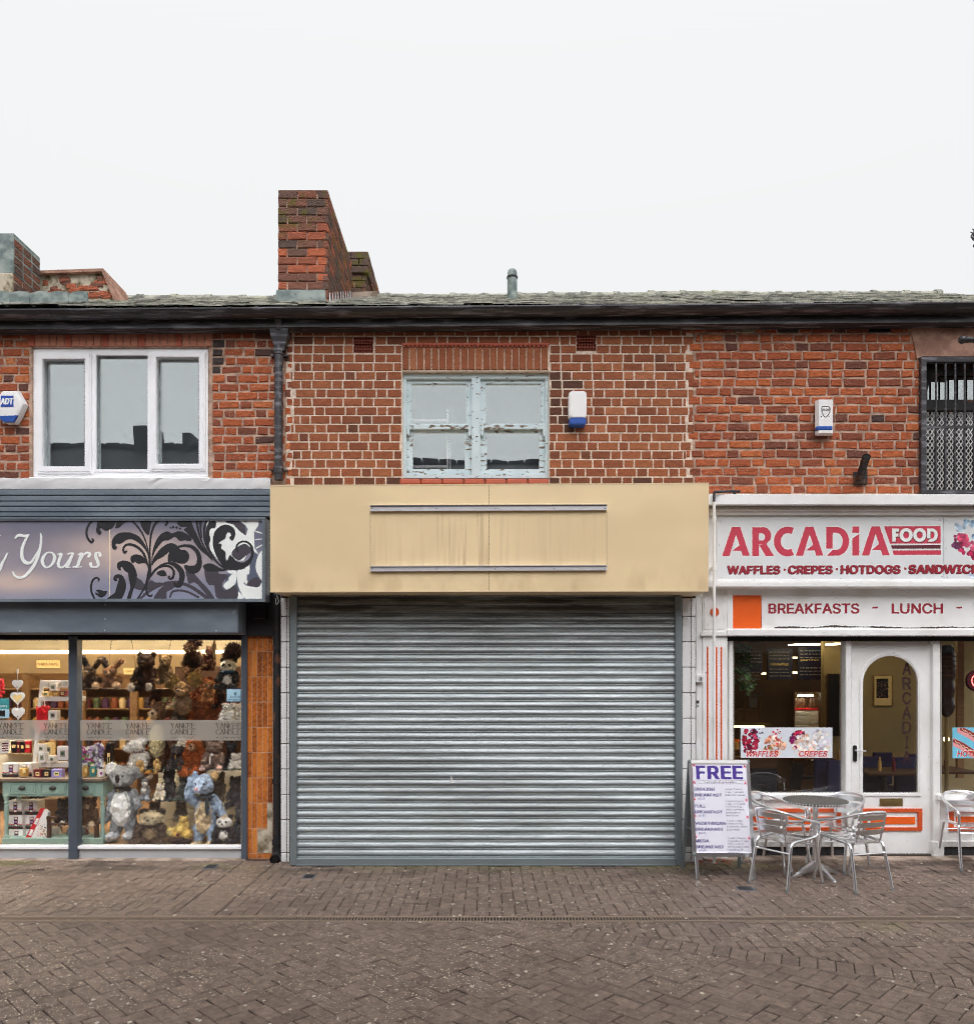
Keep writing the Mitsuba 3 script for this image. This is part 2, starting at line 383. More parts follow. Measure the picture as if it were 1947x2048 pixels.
# ---------------------------------------------------------------- ground
pavement = struct('pavement')
def ground():
    g = G().box(-60, -60, -.4, 60, .45, -.006)
    g.box(-60, .45, -.4, 60, 60, -.02)
    part(pavement, 'bedding', g, 'joint_sand')
    Lp, Wp = .2, .1
    yd0, yd1 = -1.965, -1.825                         # the drain channel
    xs0, xs1 = -2.42, -2.09                           # plain strip from the downpipe to the drain
    P = []                                            # outline of each block
    d = np.array([1.661, -.683]) / np.hypot(1.661, .683); nrm = np.array([d[1], -d[0]]); nrm = nrm if nrm[1] < 0 else -nrm
    o = np.array([1.022, -2.362])
    far = o - d * .74 + nrm * 0
    sold = Polygon([o - d * .60 - nrm * .1, o + d * 5.2 - nrm * .1, o + d * 5.2 + nrm * .1, o - d * .60 + nrm * .1])
    view = sbox(-6.8, -4.5, 6.8, .2)
    top_a = sbox(-9, yd1, 9, -.03).difference(sbox(xs0, -9, xs1, 9))
    right = Polygon([o - d * .60 - nrm * .1, o + d * 9 - nrm * .1, (9, yd0), (.45, yd0)]).difference(sbox(-9, yd0, 9, 9))
    low = sbox(-9, -9, 9, yd0).difference(right).difference(sold)
    def herring(ang, area, ox, oy):
        c, s = math.cos(ang), math.sin(ang)
        from shapely.prepared import prep
        area = area.intersection(view); pa = prep(area); bx = area.bounds
        for j in range(-95, 95):
            for i in range(-45, 45):
                k = i * 4 + j
                for r in ((k, j, k + 2, j + 1), (k + 3, j, k + 4, j + 2)):
                    q = np.array([[r[0], r[1]], [r[2], r[1]], [r[2], r[3]], [r[0], r[3]]]) * Wp
                    q = q @ np.array([[c, s], [-s, c]]) + [ox, oy]
                    m = q.mean(0)
                    if not (bx[0] - .2 < m[0] < bx[2] + .2 and bx[1] - .2 < m[1] < bx[3] + .2): continue
                    pq = Polygon(q)
                    if pa.contains(pq): P.append(q)
                    elif pa.intersects(pq):
                        it = pq.intersection(area)
                        for gg in getattr(it, 'geoms', [it]):
                            if gg.geom_type == 'Polygon' and gg.area > 4e-4:
                                P.append(np.array(gg.convex_hull.exterior.coords)[:-1][::-1] if not gg.convex_hull.exterior.is_ccw else np.array(gg.convex_hull.exterior.coords)[:-1])
    herring(0.0, top_a, .02, 0)
    herring(0.0, right, .02, 0)
    herring(math.radians(45), low, .03, -3.0)
    for k in range(-6, 46):                            # soldier course
        a0 = o + d * k * .107 - nrm * .1
        q = np.array([a0, a0 + nrm * .2, a0 + d * .107 + nrm * .2, a0 + d * .107])
        if q[:, 1].max() < yd0 and q[:, 1].min() > -4.5: P.append(q)
    def rank(q):
        m = q.mean(0); z = D + m[1]
        return z - math.sqrt(max(Polygon(q).area, 1e-5)) * .5 + (9 if abs(m[0]) > .62 * z or z < 4.12 else 0)
    P.sort(key=rank)
    def block(g, q, top):
        n = len(q); c = q.mean(0); e = q - c
        nn = np.linalg.norm(e, axis=1, keepdims=True)
        a = c + e * np.maximum(1 - .0042 / nn, .5); b = c + e * np.maximum(1 - .0112 / nn, .4)
        tilt = rng.normal(0, .0007, n)
        v = np.zeros((3 * n, 3))
        v[:n, :2], v[:n, 2] = a, -.03
        v[n:2 * n, :2], v[n:2 * n, 2] = a, top - .005 + tilt
        v[2 * n:, :2], v[2 * n:, 2] = b, top + tilt
        f = []
        for s0 in (0, n):
            for i in range(n):
                j = (i + 1) % n
                f += [[s0 + i, s0 + j, s0 + n + j], [s0 + i, s0 + n + j, s0 + n + i]]
        f += [[2 * n, 2 * n + i, 2 * n + i + 1] for i in range(1, n - 1)]
        g.add(v, f); return 3 * n
    rest, ru = G(), []
    for i, q in enumerate(P):
        if Polygon(q).exterior.is_ccw is False: q = q[::-1]
        top = rng.normal(.001, .0016); tone = float(np.clip(rng.normal(.5, .24), 0, 1))
        if i < 300:
            g = G(); n = block(g, q, top)
            part(pavement, 'paver', g, 'paver', uv=np.tile([tone, rng.random()], (n, 1)))
        else:
            n = block(rest, q, top); ru.append(np.tile([tone, .5], (n, 1)))
    part(pavement, 'far_pavers', rest, 'paver', kind='stuff', label='smaller brown block pavers of the pavement, laid in herringbone', uv=np.vstack(ru))
    # plain strip of two long concrete slabs from the downpipe to the drain
    for y0, y1 in ((-1.81, -.93), (-.92, -.02)):
        part(pavement, 'slab', G().box(xs0 + .004, y0, -.03, xs1 - .006, y1, .001, .006), 'paver', uv=np.tile([.62, .4], (24, 1)))
    # beyond the blocks in view: one sheet of the same damp brown paving
    part(pavement, 'outer_sheet', G().box(-60, -60, -.3, 60, -4.5, -.003).box(-60, -4.5, -.3, -6.8, -.03, -.003).box(6.8, -4.5, -.3, 60, -.03, -.003), 'paver', uv=np.tile([.5, .5], (24, 1)))
    # concrete strip in front of the gift shop and the cafe doorstep
    part(pavement, 'threshold_strip', G().box(-5.6, -.05, -.03, wx(493), .12, .012, .008), 'concrete', label='worn pale concrete strip below the toy window')
    part(pavement, 'threshold_strip', G().box(wx(1404), -.06, -.03, 6.2, .20, .022, .008), 'concrete', label='worn concrete step along the cafe front')
    # drain channel with slotted grates
    part(pavement, 'drain_bed', G().box(-7, yd0, -.1, 7, yd1, -.032), 'dark_void')
    for k in range(27):
        x0 = -6.75 + k * .5
        g = G()
        g.box(x0, yd0 + .004, -.03, x0 + .496, yd0 + .022, .004, .002); g.box(x0, yd1 - .022, -.03, x0 + .496, yd1 - .004, .004, .002)
        for i in range(21):
            g.box(x0 + i * .0242, yd0 + .022, -.03, x0 + i * .0242 + .0105, yd1 - .022, .001)
        z = rng.normal(0, .0012)
        part(pavement, 'drain_grate', g.move(np.array([[1, 0, 0, 0], [0, 1, 0, 0], [0, 0, 1, z], [0, 0, 0, 1]])), 'drain_iron')
    # flattened gum and litter specks
    g = G()
    for _ in range(340):
        y = -rng.random() ** 1.2 * 3.7; x = rng.uniform(-1, 1) * .62 * (D + y)
        r = rng.uniform(.004, .013); a = rng.random() * 6.28; n = 7
        ang = np.arange(n) / n * 6.283 + a
        rr = r * rng.uniform(.7, 1.3, n)
        v = np.column_stack([x + rr * np.cos(ang), y + rr * np.sin(ang) * 1.1, np.full(n, .0052)])
        v = np.vstack([v, [[x, y, .0065]], v - [0, 0, .004]])
        g.add(v, [[n, i, (i + 1) % n] for i in range(n)] + [[i, n + 1 + i, (i + 1) % n] for i in range(n)] + [[(i + 1) % n, n + 1 + i, n + 1 + (i + 1) % n] for i in range(n)])
    col('gum', (176, 168, 154), .8)
    k = part(pavement, 'gum_specks', g, 'gum', kind='stuff', label='pale flattened gum and litter specks on the pavement')
    # small dark access covers
    for (x0, y0, x1, y1), lab in (((410, 1730, 434, 1738), 'small dark square access cover on pavement below the toy window'),
                                  ((606, 1750, 630, 1758), 'small dark square access cover in front of shutter left end'),
                                  ((1473, 1774, 1508, 1782), 'dark rectangular access cover beside the sandwich board')):
        za, zb = F * H / (y1 - HY), F * H / (y0 - HY)
        xa = ((x0 + x1) / 2 - CX) * (za + zb) / 2 / F; hw = (x1 - x0) / 2 * (za + zb) / 2 / F
        t = thing('access_cover', lab, 'cover')
        part(t, 'rim', G().box(xa - hw, za - D, -.01, xa + hw, zb - D, .0055, .002), 'frame_grey')
        part(t, 'lid', G().box(xa - hw + .012, za - D + .012, 0, xa + hw - .012, zb - D - .012, .0085, .002), 'black')
ground()

# ---------------------------------------------------------------- the three shop buildings
A = thing('shop_building', 'brick building with white three pane window above the dark grey toy shop front', 'building')
B = thing('shop_building', 'brick building with pale green sash window above closed steel shutter', 'building')
C = thing('shop_building', 'orange brick building with barred window above the white cafe front', 'building')

def bond_rows(k0, k1, yc0, pitch, hb, x0f, x1f, S, Hd, j, openings, phase):
    out = []
    for k in range(k0, k1):
        yc = yc0 + pitch * k
        per = S + Hd + 2 * j
        xa, xb = x0f(k), x1f(k)
        x = xa - per + (phase(k) % per)
        seq, t = [], x
        while t < xb + per:
            for w in (S, Hd):
                w2 = w + rng.normal(0, .9)
                seq.append((t, t + w2)); t += w2 + j
        segs = []
        for a, b in seq:
            a, b = max(a, xa), min(b, xb)
            if b - a > 3: segs.append((a, b))
        for ox0, oy0, ox1, oy1 in openings:
            if yc + hb * .25 > oy0 and yc - hb * .25 < oy1:
                ns = []
                for a, b in segs:
                    if b <= ox0 or a >= ox1: ns.append((a, b)); continue
                    if ox0 - a > 4: ns.append((a, ox0 - 1))
                    if b - ox1 > 4: ns.append((ox1 + 1, b))
                segs = ns
        for a, b in segs: out.append((a, yc - hb / 2, b, yc + hb / 2))
    return out

def lay(parent, rects, m, Y=0.0, proud=.006, bev=.004, jit=.0012, tones=lambda r: np.clip(rng.normal(.5, .19), 0, 1), cap=300, name='brick', rest='brickwork', slope=None):
    rects = sorted(rects, key=lambda r: -(r[2] - r[0]) * (r[3] - r[1]))
    G2, U2 = G(), []
    for i, (x0, y0, x1, y1) in enumerate(rects):
        if slope: dy = slope((x0 + x1) / 2); y0, y1 = y0 + dy, y1 + dy
        g = G() if i < cap else G2
        g.brick(wx(x0, Y), wz(y1, Y), wx(x1, Y), wz(y0, Y), Y, proud, bev, jit)
        u = np.tile([float(tones((x0, y0, x1, y1))), float(rng.random())], (12, 1))
        if i < cap: part(parent, name, g, m, uv=u)
        else: U2.append(u)
    if U2: part(parent, rest, G2, m, kind='stuff', label='smaller cut bricks of the wall', uv=np.vstack(U2))

def wall_plane(parent, x0, y0, x1, y1, holes, m, Y=0.0, name='wall', dep=.22):
    p = prect(x0, y0, x1, y1, Y)
    for h in holes: p = p.difference(prect(*h, Y))
    part(parent, name, G().prism(p, Y, dep), m)

# left building, upper wall
wall_plane(A, -90, 637, 572, 978, [(64, 694, 417, 958)], 'mortar_old', .004)
lay(A, bond_rows(-1, 16, 687, 17.5, 13.5, lambda k: -30, lambda k: 570 if k % 2 else 566, 37, 19, 3.7, [(59, 600, 424, 960)], lambda k: 31 * (k % 2) + rng.normal(0, 3)),
    'brick_old', 0, .003, .005, .0030, cap=260, tones=lambda r: 0 if 418 < (r[0] + r[2]) / 2 < 448 and 678 < r[1] < 735 else np.clip(rng.normal(.5, .22), 0, 1))
g0 = 56.0                                              # soldier course over the window
for i in range(25):
    x = g0 + i * 14.75
    g = G().brick(wx(x), wz(692.5), wx(x + 12.8), wz(664), 0, .007, .003, .0015)
    part(A, 'soldier_brick', g, 'soldier_pink' if i % 5 else 'terracotta')
# middle building
toothL = lambda k: 583 + (4 if k % 2 else 0) + rng.normal(0, 2)
toothR = lambda k: 1383 + (-12 if k % 2 else 3) + rng.normal(0, 1.5)
wall_plane(B, 572, 637, 1384, 1000, [(804, 742, 1098, 968), (708, 675, 745, 704), (1153.5, 671, 1190.5, 700)], 'mortar', .002)
op = [(803, 690, 1098, 970), (706, 672, 747, 706), (1152, 668, 1192, 702)]
# sooty patch right of the window, darker foot
def tone_mid(r):
    x, y = (r[0] + r[2]) / 2, (r[1] + r[3]) / 2
    t = rng.normal(.52, .17)
    if 1095 < x < 1150 and 750 < y < 870: t -= .5
    if y > 945: t -= .35
    return np.clip(t, 0, 1)
lay(B, bond_rows(-1, 17, 681, 17.6, 14.8, toothL, toothR, 37.5, 18.5, 2.9, op, lambda k: 31 * (k % 2) + 6 + rng.normal(0, 2)), 'brick', 0, .0035, .003, .0008, tones=tone_mid)
lay(B, [(a, 681 + 17.6 * k - 7, b, 681 + 17.6 * k + 7) for k in range(-1, 17) for a, b in ((570 + (3 if k % 2 else 0), 582 + (3 if k % 2 else -1)),)], 'brick_old', 0, .001, .006, .003, cap=0)
for i in range(20):                                    # soldier arch
    x = 805 + i * 14.6
    g = G().brick(wx(x), wz(739), wx(x + 12.6), wz(695), 0, .009, .003, .001)
    part(B, 'soldier_brick', g, 'brick', uv=np.tile([float(np.clip(rng.normal(.6, .16), 0, 1)), .5], (12, 1)))
g = G()                                                # scalloped drip course over it
for i in range(34):
    x = 804 + i * 8.65
    g.box(wx(x), -.028, wz(692), wx(x + 8.5), .02, wz(687.5), .004)
    g.cyl([wx(x + 4.2), -.02, wz(691.5)], [wx(x + 4.2), .01, wz(691.5)], .0165, n=10)
part(B, 'drip_course', g, 'terracotta', 30)
for i in range(7):                                     # terracotta sill
    x = 799 + i * 42.8
    g = G().box(wx(x, -.05), -.05, wz(968, -.05), wx(x + 41.4, -.05), .09, wz(957, -.05), .012)
    part(B, 'sill_tile', g, 'terracotta', 30)
# clay air bricks with square holes
def air_brick(parent, x0, y0, x1, y1, m='vent_clay', rows=2, cols=7):
    p = prect(x0, y0, x1, y1, 0)
    cw, ch = (x1 - x0) / cols, (y1 - y0) / rows
    for i in range(cols):
        for j in range(rows):
            p = p.difference(prect(x0 + (i + .2) * cw, y0 + (j + .18) * ch, x0 + (i + .8) * cw, y0 + (j + .82) * ch, 0))
    k = part(parent, 'air_brick', G().prism(p, -.005, .05), m)
    part(parent, 'air_brick_cavity', G().pb(x0 - 1, y0 - 1, x1 + 1, y1 + 1, .0455, .01), 'dark_void')
for x0, y0 in ((707, 674), (1152.5, 670)):
    air_brick(B, x0, y0, x0 + 39, y0 + 14); air_brick(B, x0, y0 + 17.5, x0 + 39, y0 + 31)
# right building
lintel = [(1817, 640), (2100, 640), (2100, 713), (1842, 713), (1832, 718)]
wall_plane(C, 1384, 636, 2150, 1010, [(1843, 714, 2050, 988), (1468, 652, 1509, 664), (1738, 651, 1779, 663)], 'mortar_old', .006)
op = [(1466, 645, 1511, 667), (1736, 645, 1781, 665), (1816, 640, 2150, 669), (1821, 670, 2150, 688), (1829, 688, 2150, 706), (1834, 703, 2150, 722), (1841, 713, 2150, 990)]
lay(C, bond_rows(-1, 18, 675.7, 17.83, 13.6, lambda k: 1387 + (-14 if k % 2 else 3) + rng.normal(0, 1.5), lambda k: 1905, 41.5, 22, 3.9, op, lambda k: 33 * (k % 2) + rng.normal(0, 5)),
    'brick_old', 0, .003, .005, .0034)
for x0, m, y0 in ((1467, 'plaster', 651), (1737, 'rusty', 650)):
    air_brick(C, x0, y0, x0 + 43, y0 + 14, m, 2, 9)
k = part(C, 'lintel', G().prism(ppoly(lintel, 0), -.012, .2), 'stone', label='pinkish brown stone lintel with a pale blotch')

# ---------------------------------------------------------------- eaves, gutters, roofs
def zeave(px): return 5.404 + (px - 973) / 973 * .035    # the gutter runs very slightly uphill to the right
def eaves(parent, x0, x1, joints):
    xs = np.linspace(x0, x1, 9)
    Yg = -.185
    g, s, b = G(), G(), G()
    prof = [( .085 * math.cos(a), .085 * math.sin(a)) for a in np.linspace(math.pi, 2 * math.pi, 13)]
    outer = [(y, z * .60) for y, z in prof]; inner = [(y * .88, z * .50 + .002) for y, z in prof[::-1]]
    ring = np.array([(-.094, .012), (-.094, 0)] + outer[1:] + [(.085, .012)] + [(.074, .012)] + inner + [(-.08, .012)])
    def sweep(mesh, ring, xa, xb, Y, dz, sc=1.0):
        v, n = [], len(ring)
        for x in (xa, xb):
            X = wx(x, Y); z = zeave(x) + dz
            v.append(np.column_stack([np.full(n, X), Y + ring[:, 0] * sc, z + ring[:, 1] * sc]))
        f = []
        for i in range(n):
            j = (i + 1) % n
            f += [[i, j, n + j], [i, n + j, n + i]]
        tri = trimesh.creation.extrude_polygon(Polygon(ring).buffer(0), 1.0, engine='earcut')
        mesh.add(np.vstack(v), f)
    step = np.linspace(x0, x1, 5)
    for a, c in zip(step[:-1], step[1:]): sweep(g, ring, a, c, Yg, 0)
    part(parent, 'gutter', g, 'black_paint', 40)
    for jx in joints:
        s = G(); sweep(s, ring, jx - 2.6, jx + 2.6, Yg, 0.0, 1.07)
        part(parent, 'gutter_joint', s, 'black_paint', 40)
    for a, c in zip(step[:-1], step[1:]):              # fascia board with a small step, below and behind the gutter
        for ya, yb, z0, z1 in ((-.125, -.005, -.122, -.008), (-.134, -.124, -.119, -.095)):
            X0, X1, za, zb = wx(a, ya), wx(c, ya), zeave(a), zeave(c)
            v = np.array([[x, y, z + zz] for x, zz in ((X0, za), (X1, zb)) for y in (ya, yb) for z in (z0, z1)])
            b.add(v, _BF)
    part(parent, 'eaves_board', b, 'black_paint')
eaves(A, -80, 555, [106, 288, 464])
eaves(B, 555, 1391, [658, 840, 1010, 1205])
eaves(C, 1391, 2120, [1403, 1585, 1735, 1900])
PT = .512                                               # roof pitch (tangent)
ZE = 5.43
def roof(parent, x0, x1, ridge, rows, PT=PT, ZE=ZE, tile=None, big=None):
    """slate courses as overlapping strips of separate slates, y from the eaves to the ridge"""
    Y0 = -.24
    X0, X1 = wx(x0, 1), wx(x1, 1)
    base = G()
    zr = lambda Y: ZE + (Y - Y0) * PT
    v = np.array([[X0, Y0 + .03, zr(Y0 + .03) - .03], [X1, Y0 + .03, zr(Y0 + .03) - .03], [X1, ridge, zr(ridge) - .03], [X0, ridge, zr(ridge) - .03],
                  [X0, ridge + ridge - Y0, ZE - .03], [X1, ridge + ridge - Y0, ZE - .03]])
    base.add(v, [[0, 1, 2], [0, 2, 3], [3, 2, 5], [3, 5, 4]])
    part(parent, 'roof_deck', base, 'slate', uv=np.tile([.4, .5], (6, 1)))
    g, us = G(), []
    n = rows; dy = (ridge - Y0) / n
    w = tile or .27
    for r in range(n):
        Y = Y0 + r * dy
        x = X0 + (r % 2) * w / 2 - w
        while x < X1:
            ww = w * rng.uniform(.92, 1.08)
            a, b2 = max(x, X0), min(x + ww - .008, X1)
            if b2 - a > .03:
                sag = .004 * math.sin(x * 1.3 + 1) + rng.normal(0, .004)
                lift = .017 + abs(rng.normal(0, .004)) + (0.012 if big else 0)
                za, zb = zr(Y) + lift + sag, zr(Y + dy * 1.15) + .012 + sag
                th = .012 if not big else .022
                vv = np.array([[a, Y - .015, za], [b2, Y - .015, za + rng.normal(0, .004)], [b2, Y + dy * 1.15, zb], [a, Y + dy * 1.15, zb]])
                vv = np.vstack([vv, vv - [0, 0, th]])
                if r == 0:
                    kk = part(parent, 'eaves_slate', G().add(vv, np.array([[0, 1, 2], [0, 2, 3], [4, 6, 5], [4, 7, 6], [0, 4, 5], [0, 5, 1], [1, 5, 6], [1, 6, 2], [3, 2, 6], [3, 6, 7], [0, 3, 7], [0, 7, 4]])), 'slate', uv=np.tile([rng.random(), .5], (8, 1)))
                else:
                    g.add(vv, np.array([[0, 1, 2], [0, 2, 3], [4, 6, 5], [4, 7, 6], [0, 4, 5], [0, 5, 1], [1, 5, 6], [1, 6, 2], [3, 2, 6], [3, 6, 7], [0, 3, 7], [0, 7, 4]]))
                    us.append(np.tile([rng.random(), .5], (8, 1)))
            x += ww
    part(parent, 'roof_slates', g, 'slate', kind='stuff', label='lichen-grown slates of the roof slope', uv=np.vstack(us))
    x = X0; z = zr(ridge) + .035
    while x < X1:                                       # half-round ridge tiles
        pts = [(ridge + .11 * math.cos(a), z - .09 + .10 * math.sin(a)) for a in np.linspace(0, math.pi, 9)]
        sag = .010 * math.sin(x * 1.1) + rng.normal(0, .004)
        g = G().profx(pts, x, min(x + .455, X1)); g.move(np.array([[1, 0, 0, 0], [0, 1, 0, 0], [0, 0, 1, sag], [0, 0, 0, 1]]))
        k = G(); k.profx([(ridge + (y - ridge) * 1.12, (zz - z + .09) * 1.12 + z - .09 + sag) for y, zz in pts], x - .03, x + .05)
        m = trimesh.util.concatenate([g.mesh(), k.mesh()])
        part(parent, 'ridge_tile', m, 'slate', uv=np.tile([rng.uniform(.4, .9), .5], (len(m.vertices), 1)))
        x += .46
roof(A, -100, 560, 2.75, 13, .507, 5.42)
roof(B, 560, 1391, 3.2, 15, .5125)
roof(C, 1391, 2130, 3.5, 12, .5135, 5.45)

# chimney stacks, laid brick by brick
def chimney(parent, x0, x1, ytop, ybot, Y, dep, label, m='brick_chimney', corb=0, nparts=400, tone0=.45):
    ch = parent + '__chimney'
    k = (D + Y) / F
    X0, X1, zt, zb = wx(x0, Y), wx(x1, Y), wz(ytop, Y), wz(ybot, Y)
    ch = part(parent, 'chimney', G().box(X0 + .012, Y + .012, zb - .45, X1 - .012, Y + dep - .012, zt - .012), 'mortar_old', label=label)
    ch_h = .0905
    rest, ru = G(), []
    r, z = 0, zt
    while z > zb - .1:
        z0, z1 = z - ch_h + .009, z
        over = corb if r < 3 else 0
        def run(length, odd):
            t = 0.0 if not odd else -.11
            while t < length - .005:
                w = .205
                a, b = max(t, 0), min(t + w, length)
                if b - a > .03: yield a, b
                t += w + .01
        # front
        for a, b in run(X1 - X0 + 2 * over, r % 2):
            g = G(); tone = float(np.clip(rng.normal(tone0 - .06 + (.14 if zt - .35 > z else -.2), .3), 0, 1)); 
            g.brick(X0 - over + a, z0, X0 - over + b - .002, z1, Y - over, .004, .006, .003, back=.09)
            part(ch, 'brick', g, m, uv=np.tile([tone, rng.random()], (12, 1)))
        # right side (facing +x): lay along y, then turn
        for a, b in run(dep + over, (r + 1) % 2):
            tmp = G(); tmp.brick(a, z0, b - .002, z1, 0, .004, .006, .003, back=.05)
            v = tmp.v[0]
            v2 = np.column_stack([X1 + over - v[:, 1], Y - over + v[:, 0], v[:, 2]])
            tone = float(np.clip(rng.normal(tone0 - .1, .25), 0, 1))
            if nparts > 0 and a < .5:
                part(ch, 'brick', G().add(v2, _KF), m, uv=np.tile([tone, rng.random()], (12, 1)))
            else:
                rest.add(v2, _KF); ru.append(np.tile([tone, .5], (12, 1)))
        z -= ch_h; r += 1
    # mortar flaunching on top
    rest2 = G().box(X0 - corb, Y - corb, zt - .02, X1 + corb, Y + dep, zt + .012, .01)
    part(ch, 'cap', rest2, m, uv=np.tile([.15, .5], (24, 1)))
    if ru: part(ch, 'side_brickwork', rest, m, kind='stuff', label='small bricks along the side of the chimney', uv=np.vstack(ru))
    return ch
ch = chimney(B, 556, 655, 381, 584, .72, 1.5, 'tall mossy brick chimney stack with lead base')
Yc = .69
part(ch, 'lead_apron', G().prism(ppoly([(553, 579), (650, 579), (652, 612), (547, 612)], Yc), Yc, .02), 'lead')
for i in range(9):                                      # stepped soakers up the side
    yy = .72 + i * .16
    X = wx(655, .72) + .012
    za = ZE + (yy + .2) * PT
    v = np.array([[X, yy, za - .12], [X, yy + .15, za - .02], [X, yy + .04, za + .15]])
    v = np.vstack([v, v + [.006, 0, 0]])
    part(ch, 'lead_step', G().add(v, [[0, 2, 1], [3, 4, 5], [0, 1, 4], [0, 4, 3], [1, 2, 5], [1, 5, 4], [2, 0, 3], [2, 3, 5]]), 'rail_alu')
ch2 = chimney(B, 676, 731, 507, 596, 2.4, 1.15, 'low mossy brick chimney stack behind the tall one', corb=.035, nparts=0, tone0=.25)
part(ch2, 'mortar_fillet', G().prism(ppoly([(700, 584), (754, 581), (757, 600), (700, 600)], 2.3), 2.3, .05), 'concrete')
# left: lead-clad stack and a rendered parapet behind it
ch3 = part(A, 'chimney', G().prism(ppoly([(-60, 466), (27, 466), (27, 545), (-60, 545)], .35), .35, .48), 'lead', label='chimney stack clad in grey lead at the left edge')
g = G().box(wx(-60, .35), .34, wz(620, .35), wx(26, .35), .82, wz(545.5, .35), .01)
part(ch3, 'rendered_base', g, 'plaster', label='flaking rendered brick base')
lay_side = G()
u = []
for r in range(9):
    z = wz(466, .35) - .05 - r * .09
    for i in range(3):
        tmp = G(); tmp.brick(i * .16 + .01 * (r % 2), z - .08, i * .16 + .15, z, 0, .004, .006, .004, back=.03); v = tmp.v[0]
        v2 = np.column_stack([wx(27, .35) + .001 - v[:, 1], .36 + v[:, 0], v[:, 2]])
        part(ch3, 'brick', G().add(v2, _KF), 'brick_chimney', uv=np.tile([rng.random() * .5, .5], (12, 1)))
par = part(A, 'parapet', G().prism(ppoly([(60, 545), (205, 541), (231, 600), (60, 620)], .95), .95, .45), 'plaster', label='low rendered parapet wall with crumbling brick')
k = part(par, 'coping', G().prism(ppoly([(58, 541), (206, 536), (233, 600), (228, 601), (203, 542), (58, 547)], .9), .9, .55), 'slate', uv=None)
scene[k]['bsdf'] = {'type': 'ref', 'id': 'stone'}
for i in range(34):                                     # bricks showing through the lost render
    x, y = rng.uniform(70, 205), rng.uniform(550, 592)
    if y > 590 - (x - 150) * .05: continue
    g = G().brick(wx(x, .95), wz(y + 10, .95), wx(x + rng.uniform(10, 24), .95), wz(y, .95), .95, .012, .006, .006)
    part(par, 'brick', g, 'brick_chimney', uv=np.tile([rng.uniform(.2, .9), .5], (12, 1)))
g = G()                                                 # dressed lead flashing draped at their foot
for i in range(6):
    x0 = -60 + i * 39
    pts = [(x0, 585 + 2 * (i % 2)), (x0 + 20, 581), (x0 + 39, 583), (x0 + 41, 612), (x0, 614)]
    g = G().prism(ppoly(pts, .28 + .012 * (i % 2)), .28 + .012 * (i % 2), .02)
    part(ch3, 'lead_flashing', g, 'lead')
# vent pipe on the middle roof
vp = part(B, 'vent_pipe', G().lathe([(.058, -.1), (.058, .17), (.062, .172), (.062, .185), (.056, .187), (.056, .235), (.048, .26), (.03, .275), (0, .28)], (wx(1024, 1.4), 1.4, wz(585, 1.4)), 16), 'lead', 40, label='short grey lead vent pipe')
part(vp, 'collar', G().lathe([(.063, .165), (.066, .17), (.066, .182), (.063, .187)], (wx(1024, 1.4), 1.4, wz(585, 1.4)), 16), 'black')

# ---------------------------------------------------------------- rainwater pipe between left and middle buildings
dpk = part(B, 'downpipe', G().cyl([wx(557, -.07), -.07, wz(692, -.07)], [wx(557, -.07), -.07, wz(960, -.07)], .041, n=16), 'black_paint', 40, label='black cast iron downpipe with hopper')
xp = wx(557.5, -.12)
hp = []
for z, w, d in ((wz(652, -.12), .094, .075), (wz(661, -.12), .09, .072), (wz(672, -.12), .082, .066), (wz(692, -.12), .05, .05), (wz(697, -.12), .045, .045)):
    hp.append([(xp - w, -.05 - d), (xp + w, -.05 - d), (xp + w, -.02), (xp - w, -.02), z])
g = G(); v, f = [], []
for q in hp:
    for x, y in q[:4]: v.append([x, y, q[4]])
for i in range(len(hp) - 1):
    for a in range(4):
        b = (a + 1) % 4
        f += [[i * 4 + a, (i + 1) * 4 + a, (i + 1) * 4 + b], [i * 4 + a, (i + 1) * 4 + b, i * 4 + b]]
f += [[0, 1, 2], [0, 2, 3]]
part(dpk, 'hopper', g.add(v, f), 'black_paint')
part(dpk, 'outlet', G().cyl([wx(556, -.15), -.15, wz(636, -.15)], [wx(557, -.12), -.1, wz(656, -.12)], .036, n=14), 'black_paint', 40)
for y in (699, 705, 933, 943):
    part(dpk, 'collar', G().cyl([wx(557, -.07), -.07, wz(y, -.07)], [wx(557, -.07), -.07, wz(y + 4.5, -.07)], .05, n=16), 'black_paint', 40)
for y in (708, 938):
    part(dpk, 'bracket', G().box(wx(540, -.05), -.05, wz(y + 3, -.05), wx(574, -.05), .01, wz(y, -.05), .004), 'black_paint')
lp = part(B, 'lower_downpipe', G().cyl([wx(553.5, -.06), -.06, wz(1190, -.06)], [wx(553.5, -.06), -.06, .05], .037, n=16), 'rusty', 40, label='black and rusting lower length of the downpipe')
for y in (1292, 1558, 1680):
    part(lp, 'collar', G().cyl([wx(553.5, -.06), -.06, wz(y, -.06)], [wx(553.5, -.06), -.06, wz(y + 9, -.06)], .047, n=16), 'rusty', 40)
shoe = spline([(wx(553.5, -.06), -.06, .13), (wx(553.5, -.06), -.065, .08), (wx(553, -.06), -.10, .045), (wx(552, -.1), -.145, .035)], 5)
part(lp, 'shoe', G().tube(shoe, [.047] * 10 + [.048] * (len(shoe) - 10), 16, cap=False), 'rusty', 40)
part(lp, 'mouth', G().cyl([wx(552, -.1), -.142, .036], [wx(552, -.1), -.12, .04], .036, n=14), 'dark_void')

